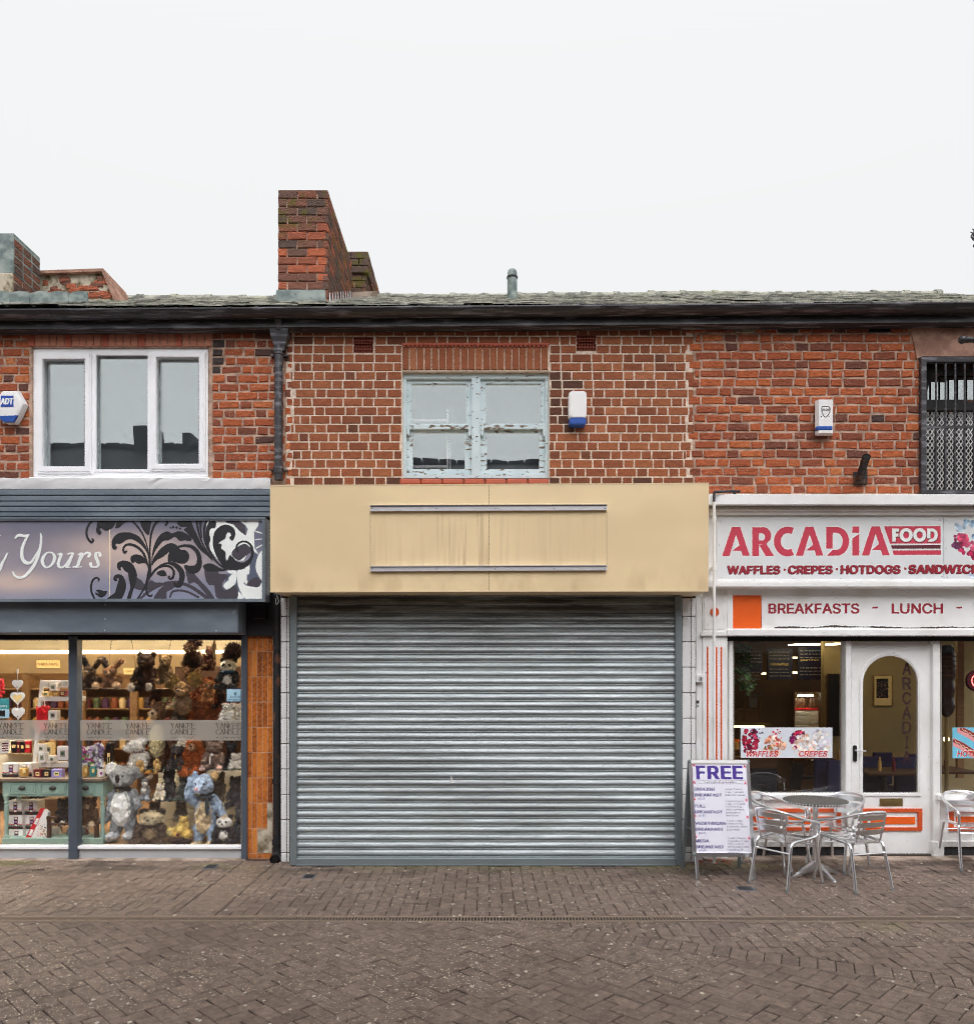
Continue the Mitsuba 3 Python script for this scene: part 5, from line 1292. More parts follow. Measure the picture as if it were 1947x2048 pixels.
# ---------------------------------------------------------------- things on the upper walls
def alarm_boxes():
    # hexagonal box at the left edge
    a = thing('alarm_box', 'white hexagonal burglar alarm box with a blue badge at the left edge', 'alarm box')
    hexa = [(-4, 789), (4, 779), (33, 779), (48, 806), (38, 829), (28, 845), (9, 845), (-8, 829), (-14, 806)]
    Ya = -.085
    big, small = ppoly(hexa, Ya), None
    c = np.array(big.centroid.coords[0])
    P0 = np.array(big.exterior.coords)[:-1]
    g = G(); n = len(P0); V = []
    for s, y in ((1.0, -.01), (1.0, -.05), (.93, -.078), (.80, -.088)):
        for p in P0: V.append([c[0] + (p[0] - c[0]) * s, y, c[1] + (p[1] - c[1]) * s])
    V.append([c[0], -.09, c[1]])
    f = []
    for r in range(3):
        for i in range(n):
            j = (i + 1) % n; f += [[r * n + i, r * n + j, (r + 1) * n + j], [r * n + i, (r + 1) * n + j, (r + 1) * n + i]]
    f += [[3 * n + i, 3 * n + (i + 1) % n, 4 * n] for i in range(n)]
    part(a, 'cover', g.add(V, f), 'white_plain', 25)
    part(a, 'strobe', G().prism(ppoly([(-5, 833), (36, 831), (28, 844), (9, 844)], -.08), -.0925, .06), 'blue', label='dark blue strobe lens at its foot')
    part(a, 'back_plate', G().pb(5, 826, 38, 846, -.012, .012), 'white_plain')
    part(a, 'badge', G().pb(1.5, 791, 26.5, 813, -.094, .002), 'badge_blue', label='blue square badge')
    part(a, 'badge_letters', text(G(), 'ADT', 2, 796, 26, 808.5, -.094, .002, True, .12, .003), 'print_white')
    # rounded box by the sash window
    b = thing('alarm_box', 'plain rounded white alarm box with bright blue foot right of sash window', 'alarm box')
    def rb(x0, y0, x1, y1, Yf, dep, r=5):
        p = prect(x0, y0, x1, y1, Yf).buffer(-r * .005).buffer(r * .005, 8)
        g = G().prism(p, Yf + .014, dep - .014).prism(p.buffer(-.007), Yf + .005, .01).prism(p.buffer(-.014), Yf, .006)
        return g
    part(b, 'cover', rb(1137.5, 781, 1173, 836, -.10, .1, 7), 'white_plain')
    part(b, 'strobe', rb(1138.2, 831.5, 1172.3, 850, -.095, .095, 7), 'blue', label='bright blue strobe lens')
    # ridged box with a shield
    d = thing('alarm_box', 'white ridged alarm box with shield emblem and blue strip on orange brick', 'alarm box')
    Yd = -.09
    g = G(); xs = [(1629, -.0), (1629, -.05), (1637, -.095), (1664, -.095), (1665, -.03), (1665, 0)]
    pts = [(wx(x, y), y) for x, y in xs]
    v, f = [], []
    for z in (wz(866, Yd), wz(799, Yd)):
        for x, y in pts: v.append([x, y, z])
    n = len(pts)
    for i in range(n - 1): f += [[i, i + 1, n + i + 1], [i, n + i + 1, n + i]]
    f += [[0, k + 1, k] for k in range(1, n - 1)] + [[n, n + k, n + k + 1] for k in range(1, n - 1)]
    part(d, 'cover', g.add(v, f), 'white_plain')
    part(d, 'strobe', G().pb(1633, 851.5, 1664.5, 859.5, -.101, .05, .006), 'blue', label='blue strobe strip')
    sh = Polygon(spline([(1642, 814), (1649, 812), (1659, 814), (1658.5, 826), (1650, 835), (1643, 826)], 4, True))
    part(d, 'shield', G().prism(pix(sh, -.095).difference(pix(sh.buffer(-1.6), -.095)), -.0962, .0015), 'black', label='outlined shield emblem')
    part(d, 'shield_letters', text(G(), 'CHALLENGE', 1641.5, 817, 1659.5, 821.5, -.095, .0016, True).pb(1640.5, 832, 1643, 834, -.0962, .001).pb(1656, 832, 1658.5, 834, -.0962, .001), 'black')
    part(d, 'foot_clip', G().pb(1646, 866, 1652, 868, -.06, .05), 'white_plain')
col('badge_blue', (44, 72, 160), .4)
alarm_boxes()
def wall_brackets():
    t = thing('pole_bracket', 'rusty iron pole socket sticking out of orange brick above the cafe', 'bracket')
    part(t, 'plate', G().pb(1706, 943, 1733, 970, -.012, .012, .003), 'rusty')
    a = np.array([wx(1719, -.03), -.01, wz(958, -.03)]); b = np.array([wx(1732, -.30), -.30, wz(913, -.30)])
    dirn = (b - a) / np.linalg.norm(b - a)
    part(t, 'tube', G().tube([a, b], .037, 18, cap=False), 'rusty', 40)
    part(t, 'bore', G().tube([a, b - dirn * .002], .031, 18).mesh(), 'dark_void')
    part(t, 'gusset', G().prism(ppoly([(1708, 968), (1731, 968), (1731, 940), (1722, 930)], -.02), -.05, .012), 'rusty')
    for x, y in ((1709, 946), (1730, 946), (1709, 967), (1730, 967)):
        part(t, 'bolt', G().cyl([wx(x, -.012), -.018, wz(y, -.012)], [wx(x, -.012), 0, wz(y, -.012)], .008, n=6), 'rusty')
    t = thing('wall_bracket', 'black iron arm with a ball end at the upper right edge', 'bracket')
    yb = -.30
    part(t, 'ball', G().ell([wx(1924, yb), yb, wz(679, yb)], .038, 3), 'black_paint', True)
    part(t, 'neck', G().lathe([(.018, 0), (.03, .02), (.032, .03), (.026, .036)], (0, 0, 0), 14).move([[0, 0, 1, wx(1928, yb)], [0, 1, 0, yb], [-1, 0, 0, wz(679, yb)], [0, 0, 0, 1]]), 'black_paint', 40)
    part(t, 'arm', G().cyl([wx(1930, yb), yb, wz(679, yb)], [wx(2010, yb), yb, wz(682, yb)], .026, n=14), 'black_paint', 40)
    part(t, 'stay', G().cyl([wx(2008, yb), yb, wz(681, yb)], [wx(2012, 0), .01, wz(690, 0)], .026, n=14), 'black_paint', 40)
    # spiky ornament cut by the right edge of the frame: the iron crown of a lamp
    t = thing('lamp_crown', 'dark spiky ironwork crown at the right edge against the sky', 'ornament')
    yb = -.9
    X, Z = wx(1966, yb), wz(472, yb)
    part(t, 'stem', G().cyl([X, yb, wz(640, yb)], [X, yb, Z - .05], .022, n=10), 'black_paint', 40)
    part(t, 'ring', G().lathe([(.04, -.04), (.065, -.015), (.07, 0), (.06, .008)], (X, yb, Z), 18), 'black_paint', 40)
    part(t, 'foot', G().cyl([X, yb, wz(640, yb)], [X + .8, .0, wz(660, 0)], .02, n=8), 'black_paint', 40)
    for i in range(12):
        a = i / 12 * 6.283
        c_, s_ = math.cos(a), math.sin(a)
        pts = spline([(X + .06 * c_, yb + .06 * s_, Z - .01), (X + .09 * c_, yb + .09 * s_, Z + .02), (X + .083 * c_, yb + .083 * s_, Z + .05), (X + .10 * c_, yb + .10 * s_, Z + .066)], 4)
        part(t, 'leaf_spike', G().tube(pts, np.linspace(.012, .003, len(pts)), 6), 'black_paint', 40)
        part(t, 'lower_scroll', G().tube(spline([(X + .04 * c_, yb + .04 * s_, Z - .04), (X + .075 * c_, yb + .075 * s_, Z - .06), (X + .06 * c_, yb + .06 * s_, Z - .085), (X + .03 * c_, yb + .03 * s_, Z - .10)], 4), .006, 6), 'black_paint', 40)
wall_brackets()

# ---------------------------------------------------------------- sandwich board
def sandwich_board():
    t = thing('sandwich_board', 'white framed breakfast menu board reading FREE standing beside the shutter', 'sandwich board')
    Wd = .556
    foot = np.array([1.866, -.765, 0.0]); topc = np.array([1.872, -.552, 1.062])
    e2 = topc - foot; Ls = np.linalg.norm(e2); e2 /= Ls
    e1 = np.array([1, -.02, -.006]); e1 -= e2 * (e1 @ e2); e1 /= np.linalg.norm(e1)
    nrm = np.cross(e1, e2)                       # towards the camera
    # local frame: x along the board, z up the board, y = -depth towards the camera
    M = np.eye(4); M[:3, 0], M[:3, 1], M[:3, 2], M[:3, 3] = e1, -nrm, e2, foot
    def P(name, g, m, sm=False, parent=None, **k): return part(parent or t, name, g.move(M), m, sm, **k)
    def rp(x0, z0, x1, z1, r=0.0): 
        q = sbox(x0, z0, x1, z1)
        return q.buffer(-r).buffer(r, 6) if r else q
    v0 = .205
    fr = P('front_frame', G().prism(rp(0, v0, Wd, Ls, .03).difference(rp(.03, v0 + .03, Wd - .03, Ls - .03)), -.012, .024), 'alu_satin', label='snap frame of silvery aluminium')
    P('top_clip', G().prism(rp(.018, Ls - .036, Wd - .02, Ls - .004, .006), -.018, .01), 'white_plain', parent=fr)
    P('bottom_clip', G().prism(rp(.018, v0 + .002, Wd - .01, v0 + .034, .006), -.018, .01), 'alu_satin', parent=fr)
    for z in (Ls - .03, v0 + .005):
        for x in (-.004, Wd - .022):
            P('corner', G().box(x, -.02, z, x + .026, .014, z + .03, .006), 'guide_grey', 30, parent=fr)
    po = P('poster', G().prism(rp(.026, v0 + .026, Wd - .026, Ls - .026), -.006, .004), 'poster_white', label='printed menu poster, crumpled at its lower edge')
    for x in (.016, Wd - .035):
        P('leg', G().box(x, -.01, .0, x + .03, .01, v0 + .02, .004), 'alu_satin', 30)
    # back frame, legs splayed behind
    bt = topc + [0, .012, -.01]; bf = np.array([1.862, -.335, 0])
    b2 = bt - bf; Lb = np.linalg.norm(b2); b2 /= Lb
    n2 = np.cross(e1, b2)
    M2 = np.eye(4); M2[:3, 0], M2[:3, 1], M2[:3, 2], M2[:3, 3] = e1, -n2, b2, bf
    for x in (-.004, Wd - .03):
        part(t, 'back_leg', G().box(x, -.012, 0, x + .03, .012, Lb, .004).move(M2), 'guide_grey', 30)
    part(t, 'back_panel', G().prism(rp(.0, .22, Wd, Lb, .02), -.006, .012).move(M2), 'back_grey')
    part(t, 'stay', G().tube([foot + e1 * .01 + e2 * .45, bf + e1 * .01 + b2 * .42], .005, 6), 'guide_grey')
    # lettering, read off the photograph: zoomed pixels -> board coordinates
    def uv(x, y):
        xl, xr = 130 + (y - 140) * 55 / 975, 800 + (y - 140) * 35 / 975
        return (x - xl) / (xr - xl) * Wd, v0 + (1118 - y) / (1118 - 100) * (Ls - v0)
    def T_(tx, x0, y0, x1, y1, bold=True, heavy=0):
        v, f = text_poly_mesh(tx, bold); lo, hi = v.min(0), v.max(0); u = (v - lo) / (hi - lo)
        (a, b), (c, d) = uv(x0, y1), uv(x1, y0)
        q = np.stack([a + u[:, 0] * (c - a), -.006 - u[:, 2] * .0005, b + u[:, 1] * (d - b)], 1); g = G().add(q, f)
        for i, h in enumerate((-heavy, heavy) if heavy else ()): g.add(q + [h, .0001 + .0001 * i, 0], f)
        return g
    for ch, xa, xb in (('F', 214, 308), ('R', 338, 462), ('E', 486, 594), ('E', 616, 722)):
        P('headline_letter', T_(ch, xa + 6, 165, xb - 6, 308, True, .0055), 'letter_purple', parent=po)
    P('tagline', T_('Tea or Coffee with every Breakfast', 297, 333, 648, 350), 'text_dark', parent=po)
    for y in (318, 358):
        a, b = uv(190, y); c, _ = uv(755, y)
        P('rule', G().box(a, -.007, b - .0012, c, -.006, b + .0012), 'text_dark', parent=po)
    for w1, w2, pr, y, xa, xw in (('ENGLISH', 'BREAKFAST', '£3.49', 398, 192, 410), ('FULL', 'BREAKFAST', '£3.99', 576, 197, 316), ('VEGETARIAN', 'BREAKFAST', '£3.99', 757, 203, 527), ('MEGA', 'BREAKFAST', '£5.29', 938, 209, 352)):
        P('dish_name', T_(w1, xa, y, xw, y + 34, True, .0011), 'letter_dark', parent=po)
        P('dish_name', T_(w2, xa + 2, y + 62, xa + 302, y + 95, True, .0011), 'letter_dark', parent=po)
        P('price', T_(pr, xa + 38, y + 108, xa + 115, y + 128), 'letter_purple', parent=po)
    body = [(528, 405, ['1 toast, 1 bacon,', '1 egg, 1 sausage,', 'beans & tomatoes'], (722, 735, 743)),
            (533, 530, ['2 toast, 2 bacon,', '1 egg, 2 sausages,', 'black pudding,', 'beans, tomatoes,', 'mushrooms &', 'hash brown'], (727, 750, 712, 738, 692, 672)),
            (541, 737, ['2 toast, 2 eggs,', '2 hash browns,', 'mushrooms, beans', '& tomatoes'], (720, 716, 762, 680)),
            (548, 916, ['2 toast, 3 bacon,', '3 sausages, 2 eggs,', 'black pudding,', 'beans, mushrooms,', 'hash brown &', 'tomatoes'], (745, 780, 722, 780, 712, 662))]
    for x, y, ls, xe in body:
        for i, (l, e) in enumerate(zip(ls, xe)):
            P('dish_detail', T_(l, x, y + i * 30, e, y + i * 30 + 20), 'text_grey', parent=po)
    star = lambda r: Polygon([((r if i % 2 == 0 else r * .42) * math.sin(i * math.pi / 5), (r if i % 2 == 0 else r * .42) * math.cos(i * math.pi / 5)) for i in range(10)])
    for x, y in ((186, 160), (746, 170), (190, 342), (752, 350), (197, 520), (757, 528), (204, 698), (766, 706), (212, 915), (776, 924), (220, 1094), (782, 1100)):
        a, b = uv(x, y)
        P('star', G().prism(affinity.translate(star(.0165), a, b), -.0072, .0012), 'star_red', parent=po, label='small red printed star')
    # crumple of the poster foot: a stained wavy strip
    g = G(); n = 24; V = []
    for i in range(n):
        a, b = uv(250 + i * 14, 1098 - 14 * math.sin(i / n * math.pi) + rng.normal(0, 1.5)); a2, b2_ = uv(250 + i * 14, 1110)
        V += [[a, -.009 - .004 * math.sin(i * .9), b], [a2, -.0075, b2_]]
    P('crumpled_edge', g.add(V, [q for i in range(n - 1) for q in ([2 * i, 2 * i + 1, 2 * i + 3], [2 * i, 2 * i + 3, 2 * i + 2])]), 'poster_stain', True, parent=po)
col('poster_white', (226, 226, 236), .3, spec=.5)
col('poster_stain', (176, 172, 160), .6)
col('letter_dark', (52, 38, 112), .5)
col('text_dark', (60, 58, 76), .6)
col('back_grey', (108, 112, 112), .5)
sandwich_board()

# ---------------------------------------------------------------- cafe table and chairs
def rot(deg, loc):
    c, s = math.cos(math.radians(deg)), math.sin(math.radians(deg))
    return np.array([[c, -s, 0, loc[0]], [s, c, 0, loc[1]], [0, 0, 1, loc[2] if len(loc) > 2 else 0], [0, 0, 0, 1.0]])
def cafe_table():
    t = thing('cafe_table', 'small round aluminium cafe table between four chairs', 'table')
    M = rot(18, (3.02, -.62))
    h = .695
    part(t, 'tabletop', G().lathe([(0, h - .018), (.27, h - .018), (.284, h - .012), (.286, h), (.28, h + .004), (.27, h + .0015), (0, h + .0015)], (0, 0, 0), 48).move(M), 'table_top', 30, label='swirl-brushed dark metal tabletop')
    g = G()
    for i in range(64):                                  # knurled rim
        a = i / 64 * 6.283
        g.ell([.287 * math.cos(a), .287 * math.sin(a), h - .007], [.006, .006, .009], 1)
    part(t, 'rim', g.move(M), 'alu', kind='stuff', label='knurled bright rim of the tabletop')
    part(t, 'column', G().cyl([0, 0, .05], [0, 0, h - .018], .026, n=18).move(M), 'alu', 40)
    part(t, 'spider', G().box(-.16, -.02, h - .034, .16, .02, h - .019, .004).box(-.02, -.16, h - .036, .02, .16, h - .0195, .004).move(M), 'alu_satin')
    for i in range(4):
        prof = [(.0, .125), (.05, .118), (.13, .078), (.2, .036), (.243, .014), (.25, 0.0), (.235, 0.0), (.19, .012), (.11, .045), (.0, .075)]
        tm = trimesh.creation.extrude_polygon(Polygon(prof), .05, engine='earcut')
        v = tm.vertices
        w = .5 + .5 * (1 - np.clip(v[:, 0] / .25, 0, 1))
        vv = np.stack([v[:, 0], (v[:, 2] - .025) * w * 1.1, v[:, 1]], 1)
        part(t, 'foot', G().add(vv, tm.faces).move(M @ rot(i * 90, (0, 0))), 'alu_satin', 30)
    part(t, 'hub', G().lathe([(.045, .06), (.045, .12), (.028, .135), (.026, .14)], (0, 0, 0), 18).move(M), 'alu_satin', 40)
def f_table(p, n, uv):
    g = noise(p.x * 46 + 3, p.y * 90, 1.0)
    a = dr.sin((p.x * 1.0 + p.y * .35) * 210 + 3 * noise(p.x * 30, p.y * 30, 2.0))
    return mix(L(58, 57, 55), L(112, 111, 108), smoothstep(.1, .9, .5 + .5 * a * g))
scene['table_top'] = bsdf(f_table, .5, .2, metal=.3)
cafe_table()
def chair(label, deg, loc, group='aluminium cafe chairs', sx=1.0):
    """aluminium slatted armchair, facing +x before it is turned"""
    t = thing('cafe_chair', label, 'chair', group)
    M = rot(deg, loc) @ np.diag([1, sx, 1, 1])
    R = .0142
    def side(s):
        return [(-.25, s * .205, .0), (-.185, s * .188, .30), (-.165, s * .184, .375), (-.125, s * .184, .405), (.0, s * .19, .415), (.15, s * .193, .425), (.195, s * .197, .445),
                (.212, s * .203, .50), (.198, s * .21, .545), (.15, s * .216, .563), (.0, s * .218, .595), (-.13, s * .205, .632), (-.215, s * .155, .662)]
    pts = side(1) + [(-.252, .08, .678), (-.262, 0, .682), (-.252, -.08, .678)] + side(-1)[::-1]
    part(t, 'tube_frame', G().tube(spline(pts, 4), R, 10).move(M), 'alu', 40, label='bent tube forming rear legs, arms and back rail')
    for s in (1, -1):
        part(t, 'front_leg', G().tube(spline([(.165, s * .192, .42), (.185, s * .192, .38), (.215, s * .197, .22), (.262, s * .205, 0)], 5), R * .95, 10).move(M), 'alu', 40)
        up = spline([(-.238, s * .135, .665), (-.222, s * .135, .58), (-.19, s * .135, .46), (-.172, s * .135, .415), (-.14, s * .135, .396), (-.06, s * .135, .388), (.06, s * .135, .392), (.15, s * .135, .412), (.178, s * .135, .405)], 4)
        part(t, 'slat_rail', G().tube(up, .008, 8).move(M), 'alu_satin', 40)
        part(t, 'cross_bar', G().cyl([-.19 if s > 0 else .198, -.186, .315 if s > 0 else .345], [-.19 if s > 0 else .198, .186, .315 if s > 0 else .345], .0085, n=8).move(M), 'alu', 40)
        for z in (-.252,): part(t, 'rubber_foot', G().cyl([z + .001, s * .2055, 0], [z + .006, s * .2045, .022], .0145, n=10).move(M), 'guide_grey')
    for s in (1, -1): part(t, 'rubber_foot', G().cyl([.2625, s * .2052, 0], [.259, s * .2046, .022], .0145, n=10).move(M), 'guide_grey')
    def slat(a, b, bow):                        # a, b: the slat's two long edges as (x, z); bow: how far its middle swings out
        n = 9; V = []
        for i in range(n):
            u = i / (n - 1) * 2 - 1; k = (1 - u * u)
            for (x, z) in (a, b):
                V.append([x + bow[0] * k, u * .158, z + bow[1] * k])
        V = np.array(V)
        nn = np.array([b[1] - a[1], 0, -(b[0] - a[0])]); nn /= np.linalg.norm(nn)
        V2 = V + nn * .004
        f = []
        for i in range(n - 1):
            p, q = 2 * i, 2 * i + 2
            f += [[p, p + 1, q + 1], [p, q + 1, q]]
            o = 2 * n
            f += [[o + p, o + q + 1, o + p + 1], [o + p, o + q, o + q + 1], [p, q, o + q], [p, o + q, o + p], [p + 1, o + q + 1, q + 1], [p + 1, o + p + 1, o + q + 1]]
        e = 2 * n - 2; o = 2 * n
        f += [[0, o, o + 1], [0, o + 1, 1], [e, e + 1, o + e + 1], [e, o + e + 1, o + e]]
        m = trimesh.Trimesh(np.vstack([V, V2]), f, process=False); m.fix_normals()
        return G().tm(m)
    for z0, x0, x1 in ((.655, -.229, -.218), (.592, -.217, -.205), (.528, -.203, -.190)):
        part(t, 'back_slat', slat((x0, z0), (x1, z0 - .044), (-.022, 0)).move(M), 'alu_satin', 30)
    for i in range(6):
        x = -.135 + i * .052; z = .402 - .008 * math.sin((i + .5) / 6 * math.pi) + (.012 if i > 4 else 0)
        part(t, 'seat_slat', slat((x, z + .003), (x + .036, z + .003 + (.004 if i == 4 else .01 if i == 5 else 0)), (0, -.012)).move(M), 'alu_satin', 30)
    return t
chair('bare aluminium cafe chair at front left of round table, back to the camera', 34, (2.645, -.885), sx=.93)
chair('bare aluminium cafe chair at front right of round table, back to the camera', 107, (3.215, -.935), sx=.93)
chair('bare aluminium cafe chair behind the table, half hidden by the menu board', -50, (2.80, -.24), sx=.9)
chair('bare aluminium cafe chair behind the table in front of the door', 219, (3.40, -.245), sx=.9)
chair('bare aluminium cafe chair cut off by the right edge, facing the street', 262, (4.71, -.21), sx=1.0)
r10 = np.random.default_rng(77)
g, C_ = G(), []
for _ in range(46):                                      # windblown leaves caught behind the board
    x, y = r10.uniform(2.02, 2.40), r10.uniform(-.30, -.06); a = r10.uniform(0, 6.28); l = r10.uniform(.02, .045)
    c, s_ = math.cos(a), math.sin(a); z = .012 + r10.uniform(0, .03)
    V = np.array([[0, 0, 0], [.5 * l, .3 * l, .012], [l, 0, .004], [.5 * l, -.3 * l, .010]])
    g.add(V @ np.array([[c, s_, 0], [-s_, c, 0], [0, 0, 1]]) + [x, y, z], [[0, 1, 3], [1, 2, 3]]); C_.append(np.tile(np.array(L(170, 74, 40)) * r10.uniform(.4, 1.3), (4, 1)))
k = numbered('leaf_litter'); labels[k] = {'label': 'orange brown fallen leaves on the pavement behind the sandwich board', 'category': 'leaves', 'kind': 'stuff'}
scene[k] = mikit.ply(g.mesh(), 'vcol', color=np.clip(np.vstack(C_), 0, 1))
# ---------------------------------------------------------------- inside the gift shop
def flat(key, *c, rough=.7, **k): 
    if key not in scene: col(key, c, rough, **k)
    return key
def z6(x, y): return x / 4.11, 1260 + y / 4.11
def z7(x, y): return 130 + x / 4.111, 1260 + y / 4.111
def b6(g, x0, y0, x1, y1, Y, dep, b=0.0):
    a, c = z6(x0, y0), z6(x1, y1); return g.pb(a[0], a[1], c[0], c[1], Y, dep, b)
def b7(g, x0, y0, x1, y1, Y, dep, b=0.0):
    a, c = z7(x0, y0), z7(x1, y1); return g.pb(a[0], a[1], c[0], c[1], Y, dep, b)
FL = .113                                   # display floor of the shop window
def lamp(parent, name, g, rgb, m='upvc', **k):
    rgb = np.array(rgb) * 2 ** (1.5 - exposure)          # lamps are set for an exposure of 1.5 stops
    return part(parent, name, g, m, emitter={'type': 'area', 'radiance': {'type': 'rgb', 'value': [float(x) for x in rgb]}}, **k)
flat('shop_wall', 224, 210, 180); flat('shop_ceiling', 176, 156, 120); flat('shop_floor', 140, 110, 80, rough=.45); flat('clapboard', 222, 214, 190); flat('header', 152, 128, 92)
flat('teal', 136, 164, 152, rough=.45); flat('table_wood', 120, 106, 92, rough=.4); flat('card_white', 232, 230, 224, rough=.4); flat('maroon', 96, 28, 36, rough=.35); flat('card_black', 34, 30, 30, rough=.35)
flat('red', 190, 30, 40, rough=.4); flat('green_dark', 40, 90, 60, rough=.4); flat('lilac', 150, 140, 196, rough=.4); flat('jar_amber', 190, 150, 80, rough=.2); flat('jar_teal', 60, 120, 116, rough=.2); flat('purple', 150, 60, 140, rough=.3)
flat('dark_wood', 62, 40, 26, rough=.4); flat('aqua', 60, 140, 150, rough=.4); flat('sticker_blue', 176, 214, 228, rough=.3); flat('sticker_navy', 30, 80, 120, rough=.4); flat('pale_print', 240, 214, 150); flat('print_brown', 150, 96, 40)
def gift_room():
    r = part(A, 'interior', G().box(-6.2, .12, FL - .05, wx(482, .1) + .02, 5.0, FL), 'shop_floor', label='warm lit shop interior')
    part(r, 'ceiling', G().box(-8, .24, 2.52, -2.2, 5.0, 2.6), 'shop_ceiling')
    part(r, 'back_wall', G().box(-8, 4.6, 0, -2.2, 4.7, 2.6), 'shop_wall')
    part(r, 'side_wall', G().box(wx(482, .1), .1, 0, wx(482, .1) + .06, 4.7, 2.6), 'shop_wall')
    part(r, 'side_wall', G().box(-8, .1, 0, -7.9, 4.7, 2.6), 'shop_wall')
    # perimeter cabinets: header boards with cove light behind
    part(r, 'header_board', G().box(-8, 3.3, 1.88, -2.4, 3.36, 2.16), 'header')
    part(r, 'header_board', G().box(-2.5, 1.2, 1.93, -2.44, 3.36, 2.16), 'header')
    part(r, 'cabinet_back', G().box(-8, 3.75, .1, -2.2, 3.8, 2.1), 'wood')
    for z in (.45, .8, 1.1, 1.38, 1.66):
        part(r, 'shelf', G().box(-8, 3.38, z - .02, -2.4, 3.75, z, .004), 'wood')
    for i, x in enumerate((-7.4, -6.6, -5.8, -5.05, -4.3, -3.6, -2.95)):
        part(r, 'cabinet_post', G().box(x - .05, 3.33, .1, x + .05, 3.4, 1.9, .006), 'wood')
    g = G(); C_ = []
    r4 = np.random.default_rng(4)
    pal = [(150, 100, 60), (196, 150, 80), (90, 40, 40), (60, 50, 60), (210, 180, 130), (120, 60, 30), (80, 90, 60), (70, 40, 70)]
    for z in (.45, .8, 1.1, 1.38):
        x = -6.9
        while x < -2.5:
            n0 = g.n
            g.lathe([(.0, 0), (.045, 0), (.048, .02), (.048, .11), (.034, .13), (.034, .15), (0, .152)], (x, 3.47 + r4.uniform(-.02, .02), z), 9)
            C_.append(np.tile(L(*pal[r4.integers(0, 8)]), (g.n - n0, 1)))
            x += r4.uniform(.11, .135)
    t = thing('candle_jars', 'rows of candle jars on the wooden shelves at the back of the shop', 'jars')
    labels[t]['kind'] = 'stuff'
    scene[t] = mikit.ply(g.mesh(), 'vcol_gloss', color=np.vstack(C_))
    # light: ceiling strips, header cove, and an unseen front strip added to brighten the toys
    for x0, y0, x1, y1, s in ((-7.6, 2.5, -2.7, 2.62, 5), (-7.6, 3.42, -2.5, 3.5, 5), (-6.6, .42, -2.7, .52, 21)):
        lamp(r, 'ceiling_lamp', G().box(x0, y0, 2.475, x1, y1, 2.52), (s * 1.0, s * .89, s * .69), label='warm strip light on the shop ceiling, the front one added to light the toys')
    lamp(r, 'cove_strip', G().box(-7.6, 3.29, 2.165, -2.52, 3.33, 2.205), (4.5, 3.7, 2.1), label='bright cove strip along the top of the cabinets')
    for x in (-5.9, -5.4, -4.7, -4.2, -3.5, -3.1):
        lamp(r, 'downlight', G().cyl([x, 3.31, 1.872], [x, 3.31, 1.879], .035, n=12), (8, 6.4, 3.6))
    # printed name boards on the header
    for x0, y0, x1, y1 in ((300, 248, 492, 312), (1016, 314, 1170, 364)):
        a, b = z6(x0, y0), z6(x1, y1); Y = 3.29
        k = part(r, 'name_board', G().pb(a[0], a[1], b[0], b[1], Y, .012), 'pale_print')
        h = b[1] - a[1]
        part(k, 'name', text(G(), 'YANKEE CANDLE', a[0] + 2, a[1] + h * .33, b[0] - 2, b[1] - h * .3, Y - .001, .002), 'print_brown')
    # white boarded side panels under the shelves on the right
    bw = part(A, 'clapboard_panel', G().box(wx(318, 1.0), 1.0, FL, wx(486, 1.0), 1.04, wz(1536, 1.0)), 'clapboard', label='cream horizontal boarding behind the toys')
    y = 1536
    while y < 1692:
        part(bw, 'board', G().box(wx(316, .98), .984, wz(y + 20, .98), wx(486, .98), 1.002, wz(y, .98), .004), 'clapboard')
        y += 20.6
    # glass shelves
    for x0, x1, y in ((662, 1446, 1143), (598, 1040, 1400)):
        a, b = z7(x0, y), z7(x1, y + 7)
        sh = thing('glass_shelf', 'dark edged glass shelf carrying plush toys, ' + ('upper one' if y < 1200 else 'lower one beside the koala'), 'shelf')
        part(sh, 'plate', G().box(wx(a[0], .3), .32, wz(b[1], .3), wx(b[0], .3), .8, wz(a[1], .3), .003), 'shelf_glass')
        for x in np.linspace(wx(a[0], .3) + .08, wx(b[0], .3) - .08, 3):
            part(sh, 'bracket', G().box(x - .01, .34, wz(b[1] + 2.5, .3), x + .01, .98, wz(b[1], .3)), 'rail_alu')
flat('shelf_glass', 52, 64, 60, rough=.15)
gift_room()

